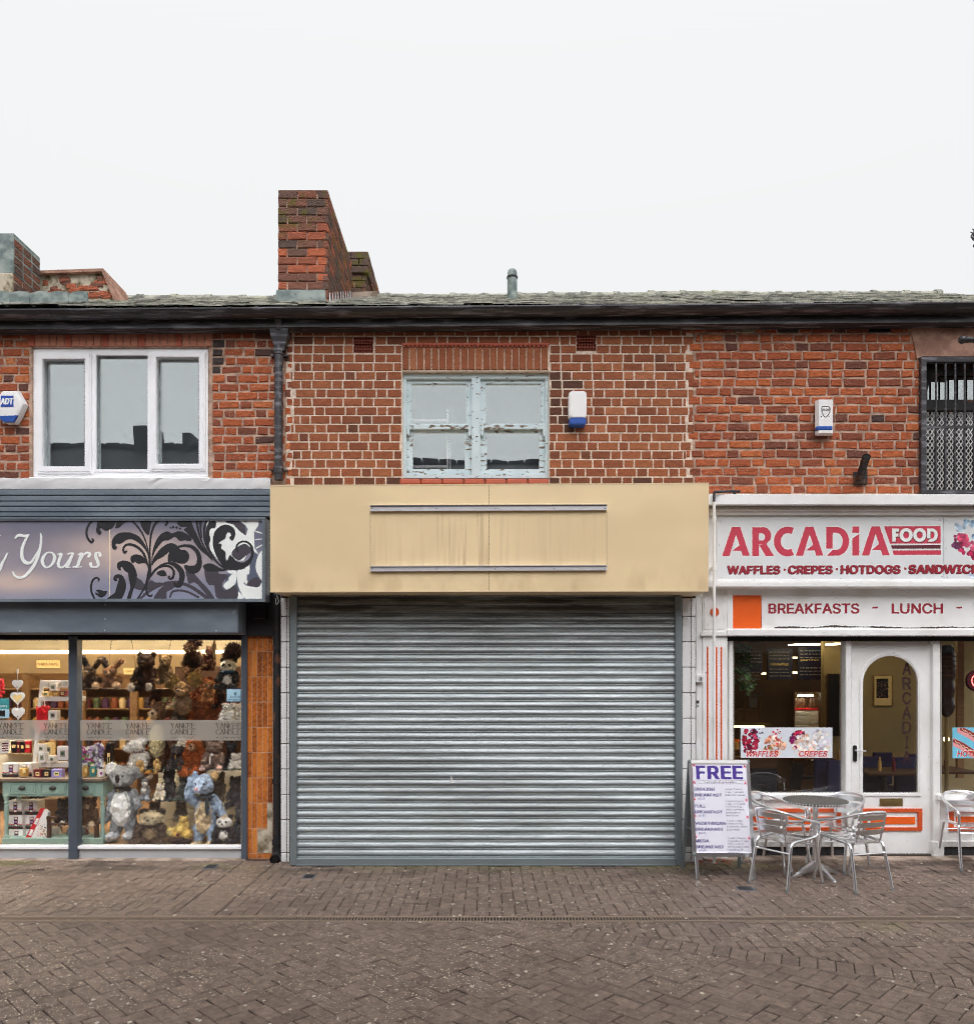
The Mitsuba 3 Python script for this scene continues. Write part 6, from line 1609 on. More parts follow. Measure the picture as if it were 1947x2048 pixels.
# ---- stickers and frosted band on the glass
FONT = {'Y': [[(0, 1), (.5, .45), (.5, 0)], [(1, 1), (.5, .45)]], 'A': [[(0, 0), (.5, 1), (1, 0)], [(.2, .36), (.8, .36)]], 'N': [[(0, 0), (0, 1), (1, 0), (1, 1)]], 'K': [[(0, 0), (0, 1)], [(1, 1), (.05, .45), (1, 0)]],
        'E': [[(1, 1), (0, 1), (0, 0), (1, 0)], [(0, .52), (.75, .52)]], 'C': [[(1, .85), (.7, 1), (.3, 1), (0, .65), (0, .35), (.3, 0), (.7, 0), (1, .15)]], 'D': [[(0, 0), (0, 1), (.5, 1), (1, .65), (1, .35), (.5, 0), (0, 0)]], 'L': [[(0, 1), (0, 0), (1, 0)]]}
def serif_word(word, x0, y0, x1, y1):
    out = []; n = len(word); w = (x1 - x0) / (n + (n - 1) * .28); h = y1 - y0
    for i, ch in enumerate(word):
        xa = x0 + i * w * 1.28
        for ln in FONT[ch]:
            p = [(xa + u * w, y1 - v * h) for u, v in ln]
            for a, b in zip(p[:-1], p[1:]):
                steep = abs(b[1] - a[1]) > abs(b[0] - a[0]) and b[0] >= a[0]
                out.append(LineString([a, b]).buffer(.62 if steep else .33, 2))
            for e in (p[0], p[-1]):
                if e[1] in (y0, y1): out.append(LineString([(e[0] - 1.2, e[1]), (e[0] + 1.2, e[1])]).buffer(.25, 2))
    return unary_union(out)
scene['frosted'] = {'type': 'blendbsdf', 'weight': .46, 'a': {'type': 'thindielectric', 'int_ior': 1.5}, 'b': {'type': 'twosided', 'bsdf': {'type': 'diffuse', 'reflectance': {'type': 'rgb', 'value': [.60, .57, .50]}}}}
scene['etched'] = {'type': 'blendbsdf', 'weight': .72, 'a': {'type': 'thindielectric', 'int_ior': 1.5}, 'b': {'type': 'twosided', 'bsdf': {'type': 'diffuse', 'reflectance': {'type': 'rgb', 'value': [.07, .055, .045]}}}}
def glass_marks():
    Yb = .044
    for i, (x0, x1, words) in enumerate(((-30, 136, ((-2, 47), (88, 137))), (154, 481.5, ((174, 223), (252, 300), (342, 390), (432, 481)))) ):
        t = thing('frosted_band', 'frosted strip across the ' + ('left pane with two YANKEE CANDLE marks' if i == 0 else 'toy window with four YANKEE CANDLE marks'), 'window film')
        words_p = []
        for a, b in words:
            words_p.append(unary_union([serif_word('YANKEE', a, 1446.5, b, 1456.5), serif_word('CANDLE', a, 1459, b, 1468.5)]))
        part(t, 'film', quad(x0, 1440, x1, 1481, Yb), 'frosted')
        for (a, b), p in zip(words, words_p):
            part(t, 'mark', G().prism(pix(p.intersection(sbox(x0, 1400, x1, 1500)), Yb), Yb - .0012, .001), 'etched')
            sq = LineString([(a + u * (b - a), 1475 + 1.5 * math.sin(u * 37 + a) * (1 if u > .1 else .3)) for u in np.linspace(0, 1, 50)]).buffer(.3, 2)
            part(t, 'script_line', G().prism(pix(sq.intersection(sbox(x0, 1400, x1, 1500)), Yb), Yb - .0012, .001), 'etched')
    s = thing('window_sticker', 'pale blue alarm company sticker at the right edge of toy window', 'sticker')
    a, b = z7(1326, 483), z7(1447, 590)
    part(s, 'paper', G().pb(a[0], a[1], b[0], b[1], Yb, .001), 'sticker_blue')
    part(s, 'border', G().prism(ring_rect(a[0], a[1], b[0], b[1], .9, Yb), Yb - .0008, .0008), 'sticker_navy')
    part(s, 'logo', G().prism(pix(Point(470.5, 1387.5).buffer(3.2).difference(Point(470.5, 1387.5).buffer(1.8)), Yb).union(prect(469.9, 1385, 471.1, 1392, Yb)), Yb - .0012, .001), 'sticker_navy')
    part(s, 'name', text(G(), 'Richmond', 460, 1391.5, 480, 1396.5, Yb, .0015), 'sticker_navy')
    part(s, 'number', text(G(), '0800 256787', 455.5, 1398, 481, 1401.4, Yb, .0015, True), 'sticker_navy')
    o = thing('open_sign', 'small teal open sign hanging at the far left edge of window', 'sign')
    Yo = .09
    part(o, 'board', G().pb(-12, 1399, 18, 1418, Yo, .006, .001), 'aqua')
    part(o, 'lower_board', G().pb(-12, 1418.3, 18, 1436.5, Yo, .006, .001), 'sticker_blue')
    part(o, 'word', text(G(), 'Open', -9, 1408.5, 13, 1416, Yo, .002), 'print_white')
    part(o, 'picture', G().pb(-5, 1421, 10, 1433, Yo - .001, .001).pb(1, 1424, 6, 1429, Yo - .002, .001), 'card_black')
    part(o, 'top_edge', G().prism(ppoly([(-12, 1399.5), (-12, 1396.5), (16, 1397), (18, 1399.5)], Yo), Yo, .006), 'aqua')
glass_marks()

# ---- furniture and goods on the left
def heart(cx, cy, w, h):
    t = np.linspace(0, 2 * math.pi, 40)
    x = 16 * np.sin(t) ** 3; y = 13 * np.cos(t) - 5 * np.cos(2 * t) - 2 * np.cos(3 * t) - np.cos(4 * t)
    return Polygon(np.column_stack([cx + x / 32 * w, cy - (y + 2.5) / 29 * h]))
def goods():
    # teal console table
    t = thing('console_table', 'pale teal console table with three drawers and turned legs', 'table')
    Y0 = .20
    part(t, 'tabletop', G().box(wx(-12, Y0), Y0 - .02, wz(1563, Y0), wx(207, Y0), Y0 + .30, wz(1556.5, Y0), .006), 'table_wood', 30)
    part(t, 'apron', G().box(wx(4, Y0), Y0 + .01, wz(1593, Y0), wx(205, Y0), Y0 + .28, wz(1563.5, Y0)), 'teal')
    for a, b in ((17, 71), (79, 132), (152, 190)):
        d = part(t, 'drawer', G().prism(ring_rect(a, 1566.5, b, 1588.5, 3, Y0), Y0 - .002, .014).pb(a + 4, 1570, b - 4, 1585, Y0 + .003, .01), 'teal')
        cx = (a + b) / 2
        part(d, 'cup_handle', G().ell([wx(cx, Y0), Y0 - .004, wz(1576.5, Y0)], [.036, .022, .02], 2), 'card_black', True)
    prof = [(.026, 0), (.026, .06), (.018, .075), (.025, .09), (.016, .12), (.022, .26), (.024, .33), (.016, .36), (.026, .375), (.018, .39), (.026, .41), (.026, .44)]
    zt = wz(1593, Y0); zb = FL + .02
    for x in (9, 202):
        for yy in (Y0 + .035, Y0 + .25):
            part(t, 'leg', G().lathe([(r, zb + z / .44 * (zt - zb)) for r, z in prof], (wx(x, Y0), yy, 0), 14), 'teal', 40)
    part(t, 'lower_shelf', G().box(wx(3, Y0), Y0, FL, wx(206, Y0), Y0 + .28, FL + .062, .004), 'teal')
    # gift candle boxes: white with a dark window, a black foot and thin stripes
    lab = {0: 'stacked under the teal table', 1: 'standing on the table at the left'}
    spots = []
    for r in range(3):
        for c in range(2):
            spots.append((60 + 130 * c + r * 5, 1405 + r * 118, 60 + 130 * c + r * 5 + 118, 1518 + r * 118, .34 + .06 * c, 'white candle gift box under the table, ' + ('left' if c == 0 else 'right') + ' column, ' + ('top', 'middle', 'bottom')[r] + ' one'))
    spots += [(20, 1097, 146, 1208, .3, 'white candle gift box on the table, nearest the left edge'), (150, 1097, 258, 1208, .34, 'white candle gift box on the table behind the amber jar')]
    for x0, y0, x1, y1, Y, l in spots:
        k = thing('gift_box', l, 'box', 'candle gift boxes')
        w, h = x1 - x0, y1 - y0
        part(k, 'carton', b6(G(), x0, y0, x1, y1, Y, .14, .003), 'card_white')
        part(k, 'foot', b6(G(), x0 - 1, y0 + .8 * h, x1 + 1, y1, Y - .003, .01), 'card_black')
        part(k, 'stripe', b6(G(), x0, y0 + .64 * h, x1, y0 + .69 * h, Y - .002, .004), 'red')
        part(k, 'stripe', b6(G(), x0, y0 + .73 * h, x1, y0 + .78 * h, Y - .002, .004), 'green_dark')
        part(k, 'slot', b6(G(), x0 + .42 * w, y0 + .12 * h, x0 + .68 * w, y1 - .06 * h, Y - .004, .006), 'maroon')
        for q in range(3):
            part(k, 'candle', b6(G(), x0 + .46 * w, y0 + (.18 + .25 * q) * h, x0 + .64 * w, y0 + (.30 + .25 * q) * h, Y - .006, .004), 'lilac' if q == 1 else 'card_white')
    # ladder shelf
    l = thing('ladder_shelf', 'white leaning ladder shelf with small candles and cards', 'shelf')
    Yl = .55
    for pts in ([(330, 410), (356, 410), (282, 1215), (254, 1215)], [(640, 410), (668, 410), (660, 1060), (632, 1060)]):
        part(l, 'upright', G().prism(ppoly([z6(*p) for p in pts], Yl), Yl, .03), 'white_gloss')
    for y0, y1, x0, x1 in ((545, 585, 322, 645), (1090, 1130, 262, 640)):
        part(l, 'shelf', b6(G(), x0, y0, x1, y1, Yl - .03, .16, .004), 'white_gloss')
    hb = part(l, 'header', b6(G(), 345, 412, 645, 474, Yl - .01, .02, .003), 'white_gloss')
    a, b = z6(392, 430), z6(640, 458)
    part(hb, 'name', text(G(), 'YANKEE CANDLE', a[0], a[1], b[0], b[1], Yl - .011, .002), 'window_bead')
    small = [(405, 440, 462, 500, .5, 'card_white', 'white boxed candle on the ladder shelf header'), (345, 505, 400, 546, .5, 'pale_print', 'cream candle pot on the upper ladder rung'), (428, 505, 480, 546, .52, 'jar_amber', 'tan candle pot on the upper ladder rung'),
             (486, 498, 538, 546, .5, 'maroon', 'dark red candle cube on the upper ladder rung'), (395, 660, 468, 742, .6, 'card_white', 'white gift card box behind the red twigs'), (300, 938, 366, 1010, .5, 'card_white', 'small white boxed candle on the middle rung, left'),
             (312, 1005, 372, 1090, .47, 'upvc', 'white photo frame box on the lower rung'), (368, 928, 428, 1040, .55, 'pale_print', 'tall cream reed box on the middle rung'), (396, 1034, 452, 1090, .47, 'card_white', 'white candle cube on the lower rung'),
             (468, 956, 556, 1072, .5, 'upvc', 'large white gift bag on the lower rung'), (274, 1146, 340, 1216, .26, 'maroon', 'dark red candle cube on the teal table'), (350, 1146, 412, 1216, .26, 'card_black', 'black candle cube on the teal table'),
             (420, 1146, 506, 1216, .26, 'lilac', 'lilac candle cube on the teal table'), (634, 1122, 676, 1206, .26, 'card_white', 'white printed candle box right of the mullion'), (866, 930, 916, 1200, .34, 'card_black', 'tall black gift box beside the cellophane bouquet')]
    for x0, y0, x1, y1, Y, m, lb in small:
        k = thing('candle_box', lb, 'box')
        w, h = x1 - x0, y1 - y0
        part(k, 'carton', b6(G(), x0, y0, x1, y1, Y, .07, .003), m)
        part(k, 'label', b6(G(), x0 + .28 * w, y0 + .3 * h, x1 - .26 * w, y1 - .25 * h, Y - .003, .005), 'pale_print' if m != 'pale_print' and m not in ('card_white', 'upvc') else 'window_bead')
        part(k, 'motif', b6(G(), x0 + .38 * w, y0 + .42 * h, x1 - .36 * w, y1 - .4 * h, Y - .005, .004), ('green_dark', 'maroon', 'card_black')[int(x0) % 3])
    # jars on the table
    for x0, y0, x1, y1, m, lb in ((164, 1110, 232, 1202, 'jar_amber', 'amber glass candle jar on the table at the left'), (678, 1096, 728, 1204, 'jar_amber', 'honey coloured candle jar right of the mullion'), (736, 1100, 792, 1204, 'jar_teal', 'teal candle jar right of the mullion'), (804, 1146, 856, 1204, 'card_white', 'white mug with a floral print right of the mullion')):
        k = thing('candle_jar', lb, 'jar')
        a, b = z6(x0, y0), z6(x1, y1); Y = .26
        r = (wx(b[0], Y) - wx(a[0], Y)) / 2; cx = (wx(b[0], Y) + wx(a[0], Y)) / 2; z0, z1 = wz(b[1], Y), wz(a[1], Y); h = z1 - z0
        if m == 'card_white':
            part(k, 'body', G().lathe([(0, 0), (r * .9, 0), (r, .01), (r, h), (r * .88, h), (r * .86, .02), (0, .02)], (cx, Y, z0), 16), m, 40)
        else:
            part(k, 'body', G().lathe([(0, 0), (r * .95, 0), (r, .01), (r, h * .68), (r * .7, h * .78), (r * .7, h * .82), (0, h * .82)], (cx, Y, z0), 16), m, 40)
            part(k, 'lid', G().lathe([(r * .72, h * .82), (r * .76, h * .9), (r * .4, h * .95), (r * .2, h), (0, h)], (cx, Y, z0), 16), 'jar_lid', 40)
        part(k, 'label', G().pb((a[0] * .65 + b[0] * .35), a[1] + (b[1] - a[1]) * .4, (a[0] * .35 + b[0] * .65), a[1] + (b[1] - a[1]) * .72, Y - r - .001, .01), 'pale_print' if m != 'card_white' else 'purple')
    # cellophane bouquet and floral packs
    r5 = np.random.default_rng(12)
    for nm, lb, (x0, y0, x1, y1), pal in (('floral_pack', 'purple and green floral gift pack right of the mullion', (664, 962, 756, 1110), [(170, 50, 130), (120, 160, 60), (240, 240, 236), (90, 60, 130), (220, 200, 230)]),
                                          ('cellophane_bouquet', 'silvery cellophane wrapped bouquet on the table', (770, 930, 850, 1150), [(210, 210, 214), (130, 130, 150), (240, 240, 244), (120, 90, 150), (90, 90, 90)])):
        k = thing(nm, lb, 'gift')
        g, C_ = G(), []
        for _ in range(150):
            x, y = r5.uniform(x0, x1), r5.uniform(y0, y1); a = z6(x, y); Y = .3 + r5.uniform(0, .05)
            n0 = g.n; g.ell([wx(a[0], Y), Y, wz(a[1], Y)], np.array([.016, .008, .018]) * r5.uniform(.5, 1.2), 0)
            C_.append(np.tile(L(*pal[r5.integers(0, 5)]), (g.n - n0, 1)))
        part(k, 'blooms', g, 'vcol_gloss', kind='stuff', color=np.vstack(C_), label='crumpled petals and foil')
        part(k, 'wrap', b6(G(), x0 + 4, y0 + 10, x1 - 4, y1, .36, .01), 'card_white')
    # hanging hearts on a cord
    k = thing('heart_hanger', 'string of three white wooden hearts hanging in the left window', 'ornament')
    Yh = .12
    part(k, 'cord', G().tube([[wx(*[z6(145, 322)[0], Yh]), Yh, wz(z6(145, 322)[1], Yh)], [wx(z6(150, 735)[0], Yh), Yh, wz(z6(150, 735)[1], Yh)]], .003, 6), 'card_white')
    part(k, 'bow', G().prism(ppoly([z6(*q) for q in ((138, 322), (155, 318), (152, 350), (146, 362), (138, 345))], Yh), Yh, .006), 'card_white')
    for cx, cy, w, h in ((144, 452, 88, 84), (145, 565, 116, 108), (150, 690, 106, 104)):
        p = heart(*z6(cx, cy), w / 4.11, h / 4.11)
        hh = part(k, 'heart', G().prism(pix(p, Yh), Yh - .006, .014), 'white_gloss')
        inner = affinity.scale(p, .68, .66)
        part(hh, 'inlay', G().prism(pix(inner, Yh), Yh - .009, .004), 'pale_print' if cy == 565 else 'card_white')
        if cy != 565: part(hh, 'button', G().prism(pix(Point(*z6(cx, cy + h * .2)).buffer(1.1), Yh), Yh - .011, .003), 'card_black')
    # red ornaments
    k = thing('red_garland', 'red berry garland hanging at the far left edge of the window', 'ornament')
    g = G()
    for _ in range(60):
        a = z6(r5.uniform(-30, 34), r5.uniform(400, 555)); Y = r5.uniform(.12, .18); g.ell([wx(a[0], Y), Y, wz(a[1], Y)], .012, 1)
    part(k, 'berries', g, 'red', kind='stuff', label='shiny red berries')
    k = thing('red_twig_heart', 'red wicker heart with twig tassels in front of the ladder shelf', 'ornament')
    g = G()
    for _ in range(34):
        x = r5.uniform(300, 392); a = z6(x, 632 + r5.uniform(-6, 20)); b = z6(x + r5.uniform(-12, 12), r5.uniform(700, 860)); Y = r5.uniform(.14, .2)
        g.tube([[wx(a[0], Y), Y, wz(a[1], Y)], [wx(b[0], Y), Y, wz(b[1], Y)]], .0055, 5)
    part(k, 'twigs', g, 'red', kind='stuff', label='red twig tassels')
    hp = heart(*z6(372, 655), 17, 17)
    part(k, 'wicker_heart', G().prism(pix(hp.difference(affinity.scale(hp, .66, .64)), .13), .12, .02), 'red')
    part(k, 'tie', G().tube([[wx(z6(372, 632)[0], .13), .13, wz(z6(372, 632)[1], .13)], [wx(z6(362, 545)[0], .13), .13, wz(z6(362, 545)[1], .13)]], .003, 5), 'card_white')
    # stepped shelf at far left with dark boxes
    k = thing('display_shelf', 'beige stepped display shelf at the far left behind the hearts', 'shelf')
    part(k, 'shelf', b6(G(), -60, 1012, 278, 1024, .6, .25, .003), 'header')
    part(k, 'back', b6(G(), -60, 900, 276, 1210, .86, .02), 'shop_wall')
    part(k, 'side', b6(G(), 262, 905, 276, 1210, .62, .22), 'header')
    for x0, y0, x1, y1, m, lb in ((90, 914, 134, 1010, 'card_black', 'black candle carton on the beige shelf, left'), (136, 914, 162, 1010, 'maroon', 'narrow maroon candle carton on the beige shelf'), (164, 918, 200, 1010, 'card_black', 'black candle carton on the beige shelf, next to the red one'), (203, 914, 250, 1008, 'red', 'red candle carton on the beige shelf')):
        q = thing('candle_carton', lb, 'box'); part(q, 'carton', b6(G(), x0, y0, x1, y1, .62, .1, .003), m); part(q, 'label', b6(G(), x0 + 8, y0 + 30, x1 - 8, y0 + 56, .617, .005), 'pale_print')
    q = thing('price_card', 'tilted white price card with red lines at the far left', 'card')
    part(q, 'card', G().prism(ppoly([z6(*p) for p in ((8, 912), (80, 906), (70, 1012), (-4, 1016))], .14), .14, .004), 'card_white')
    for i in range(4): part(q, 'printed_line', G().prism(ppoly([z6(*p) for p in ((18, 930 + i * 20), (68, 927 + i * 20), (67, 936 + i * 20), (17, 939 + i * 20))], .14), .139, .001), 'maroon')
    # red and white triangular carton
    k = thing('prism_carton', 'tall red and white triangular carton leaning under the table', 'box')
    f1 = [z6(*p) for p in ((330, 1470), (362, 1474), (232, 1752), (192, 1742))]; f2 = [z6(*p) for p in ((362, 1474), (392, 1500), (392, 1720), (232, 1752))]
    part(k, 'red_face', G().prism(ppoly(f1, .24), .24, .05), 'red')
    part(k, 'white_face', G().prism(ppoly(f2, .245), .245, .05), 'card_white')
    for i in range(3): part(k, 'red_label', G().prism(ppoly([z6(*p) for p in ((300 - i * 45, 1545 + i * 92), (322 - i * 45, 1550 + i * 92), (300 - i * 45, 1600 + i * 92), (276 - i * 45, 1594 + i * 92))], .238), .238, .003), 'card_white')
    B_ = [(z6(r5.uniform(300, 385), 0)[0], z6(0, r5.uniform(1590, 1712))[1], r5.uniform(.5, 1.3), [(40, 90, 60), (190, 40, 40), (40, 40, 40), (220, 180, 90)][r5.integers(0, 4)]) for _ in range(70)]
    blobs(k, 'print', B_, .2435)
    # small dark wooden chair with toys on it
    k = thing('toy_chair', 'small dark wooden chair under the teal table', 'chair')
    for x0, y0, x1, y1, Y in ((382, 1550, 412, 1745, .22), (772, 1590, 802, 1738, .22), (472, 1590, 496, 1700, .5), (700, 1590, 724, 1690, .5)):
        part(k, 'leg', b6(G(), x0, y0, x1, y1, Y, .035, .004), 'dark_wood')
    part(k, 'seat', b6(G(), 400, 1588, 800, 1606, .22, .3, .004), 'dark_wood')
    part(k, 'arm', b6(G(), 378, 1532, 470, 1556, .22, .04, .004), 'dark_wood')
    part(k, 'back', b6(G(), 470, 1440, 780, 1460, .5, .03, .004).pb(*z6(470, 1500), *z6(780, 1520), .5, .03, .004), 'dark_wood')
    k = thing('prism_carton', 'white patterned triangular carton lying behind the wooden chair', 'box')
    part(k, 'face', G().prism(ppoly([z6(*p) for p in ((420, 1625), (470, 1625), (500, 1712), (410, 1712))], .42), .42, .05).prism(ppoly([z6(*p) for p in ((560, 1622), (700, 1622), (745, 1712), (520, 1712))], .42), .42, .05), 'card_white')
    part(k, 'print', G().prism(ppoly([z6(*p) for p in ((700, 1625), (718, 1640), (745, 1712), (722, 1712))], .418), .418, .004), 'red')
    q = thing('display_plinth', 'pale wood plinth under the table at the back', 'plinth')
    part(q, 'box', b6(G(), 318, 1392, 470, 1560, .7, .3), 'wood')
flat('jar_lid', 190, 190, 180, rough=.2)
goods()

# ---------------------------------------------------------------- plush toys
def hsh(c): return np.array(c, float)
def plush(name, label, prims, extras, c7, Y, kind='plush toy', fur=.016, bottom=None, yaw=0.0, seed=1, mott=.22, dens=1.0, group=None):
    """prims: ('e', centre, radii, colour) or ('c', p0, p1, r0, r1, colour) in units of the toy's height, facing -y. c7 = its box in zoomed window pixels"""
    rg = np.random.default_rng(seed)
    x0, y0, x1, y1 = c7
    a, b = z7((x0 + x1) / 2, y1), z7((x0 + x1) / 2, y0)
    zt = wz(b[1], Y); zb = wz(a[1], Y) if bottom is None else bottom
    S = zt - zb; cx = wx(a[0], Y)
    zmax = max(p[1][2] + p[2][2] if p[0] == 'e' else max(p[1][2] + p[3], p[2][2] + p[4]) for p in prims)
    zmin = min(p[1][2] - p[2][2] if p[0] == 'e' else min(p[1][2] - p[3], p[2][2] - p[4]) for p in prims)
    k = S / (zmax - zmin)
    xr = max(max(p[1][0] + p[2][0] if p[0] == 'e' else max(p[1][0] + p[3], p[2][0] + p[4]) for p in prims), .05)
    xl = min(min(p[1][0] - p[2][0] if p[0] == 'e' else min(p[1][0] - p[3], p[2][0] - p[4]) for p in prims), -.05)
    kx = min(max((wx(z7(x1, 0)[0], Y) - wx(z7(x0, 0)[0], Y)) / (xr - xl) / k, .62), 1.45) * k
    mans, cols = [], []
    for p in prims:
        if p[0] == 'e': m = m3.Manifold.sphere(1.0, 20).scale(list(p[2])).translate(list(p[1]))
        else: m = m3.Manifold.batch_hull([m3.Manifold.sphere(p[3], 16).translate(list(p[1])), m3.Manifold.sphere(p[4], 16).translate(list(p[2]))])
        mans.append(m); cols.append(p[-1])
    u = m3.Manifold.batch_boolean(mans, m3.OpType.Add).refine_to_length(max(.018, min(.05, .015 / S)))
    me = u.to_mesh(); v = np.array(me.vert_properties[:, :3], float); f = np.array(me.tri_verts)
    best, ci = np.full(len(v), 1e9), np.zeros(len(v), int)
    for i, p in enumerate(prims):
        if p[0] == 'e': d = np.linalg.norm((v - p[1]) / p[2], axis=1) - 1
        else:
            ab = np.array(p[2]) - p[1]; t = np.clip(((v - p[1]) @ ab) / (ab @ ab + 1e-9), 0, 1)
            r = p[3] + (p[4] - p[3]) * t; d = (np.linalg.norm(v - (np.array(p[1]) + t[:, None] * ab), axis=1) - r) / r
        d = np.abs(d); s = d < best - 1e-4; best[s], ci[s] = d[s], i
    tm = trimesh.Trimesh(v, f, process=False)
    trimesh.smoothing.filter_laplacian(tm, lamb=.4, iterations=2)
    v = np.array(tm.vertices); n = np.array(tm.vertex_normals)
    v = v + n * ((meshkit.fbm(v * 16 + seed, 3) - .5) * .085)[:, None]
    base = np.array([L(*c) for c in cols])[ci] ** .88
    mo = 1 + mott * 4.2 * (meshkit.fbm(v * 15 + seed * 3.1, 3) - .5)
    mo = mo * (1 + 1.05 * (meshkit.fbm(v * S * 62 + seed, 2) - .5))
    C = np.clip(base * mo[:, None], 0, 1)
    c_, s_ = math.cos(yaw), math.sin(yaw)
    R = np.array([[c_, -s_, 0], [s_, c_, 0], [0, 0, 1]])
    W = lambda q: ((q - [0, 0, zmin]) @ R.T) * [kx, k, k] + [cx - (xr + xl) / 2 * kx, Y, zb]
    t = thing(name, label, kind, group)
    part(t, 'body', trimesh.Trimesh(W(v), f, process=False), 'vcol', True, color=C)
    if fur:
        area = tm.area; N = int(np.clip(area * S * S / 4.5e-5 * dens, 200, 5200))
        fi = rg.choice(len(f), N, p=tm.area_faces / area)
        w = rg.dirichlet([1, 1, 1], N)
        P = (v[f[fi]] * w[:, :, None]).sum(1); Nn = (n[f[fi]] * w[:, :, None]).sum(1); Cc = (C[f[fi]] * w[:, :, None]).sum(1)
        l = fur / S * rg.uniform(.6, 1.3, N)
        dirn = Nn + rg.normal(0, .45, (N, 3)) + [0, 0, -.45]; dirn /= np.linalg.norm(dirn, axis=1, keepdims=True)
        sd = np.cross(dirn, rg.normal(0, 1, (N, 3))); sd /= np.linalg.norm(sd, axis=1, keepdims=True) + 1e-9
        hw = .0036 / S
        V = np.stack([P + sd * hw - Nn * .01, P - sd * hw - Nn * .01, P + dirn * l[:, None]], 1).reshape(-1, 3)
        CC = np.repeat(np.clip(Cc * rg.uniform(.45, 1.65, (N, 1)), 0, 1), 3, 0)
        part(t, 'fur', trimesh.Trimesh(W(V), np.arange(3 * N).reshape(-1, 3), process=False), 'vcol', kind='stuff', color=CC, label='tufts of pile')
    for nm, c, r, m in extras:
        g = G().ell([0, 0, 0], 1.0, 2); vv = g.v[0] * r + c
        part(t, nm, trimesh.Trimesh(W(vv), g.f[0], process=False), m, True)
    return t
def face(hx, hy, hz, hr, mz=-.05, nose='card_black', eye=.02, ns=.03, dy=-.16):
    return [('eye', np.array([hx - .075, hy - hr * .93, hz + .03]), eye, 'card_black'), ('eye', np.array([hx + .075, hy - hr * .93, hz + .03]), eye, 'card_black'), ('nose', np.array([hx, hy + dy - .075, hz + mz + .03]), np.array([ns, .02, ns * .75]), nose)]
def sit(body, belly=None, muz=None, ear=None, foot=None, inner=None, arms=None, es=.075, hx=0.0, hd=None):
    belly, muz, ear, foot, arms, hd = belly or body, muz or body, ear or body, foot or body, arms or body, hd or body
    return [('e', (0, 0, .30), (.21, .17, .25), body), ('e', (0, -.05, .29), (.15, .14, .19), belly), ('e', (hx, -.04, .68), (.20, .17, .17), hd), ('e', (hx, -.17, .63), (.09, .075, .07), muz),
            ('e', (hx - .16, .0, .83), (es, .04, es), ear), ('e', (hx + .16, .0, .83), (es, .04, es), ear), ('c', (-.12, -.04, .09), (-.22, -.30, .08), .085, .075, arms), ('c', (.12, -.04, .09), (.22, -.30, .08), .085, .075, arms),
            ('e', (-.225, -.36, .09), (.07, .035, .085), foot), ('e', (.225, -.36, .09), (.07, .035, .085), foot), ('c', (-.18, -.03, .47), (-.25, -.17, .25), .075, .06, arms), ('c', (.18, -.03, .47), (.25, -.17, .25), .075, .06, arms)]
SF = face(0, -.04, .68, .17)
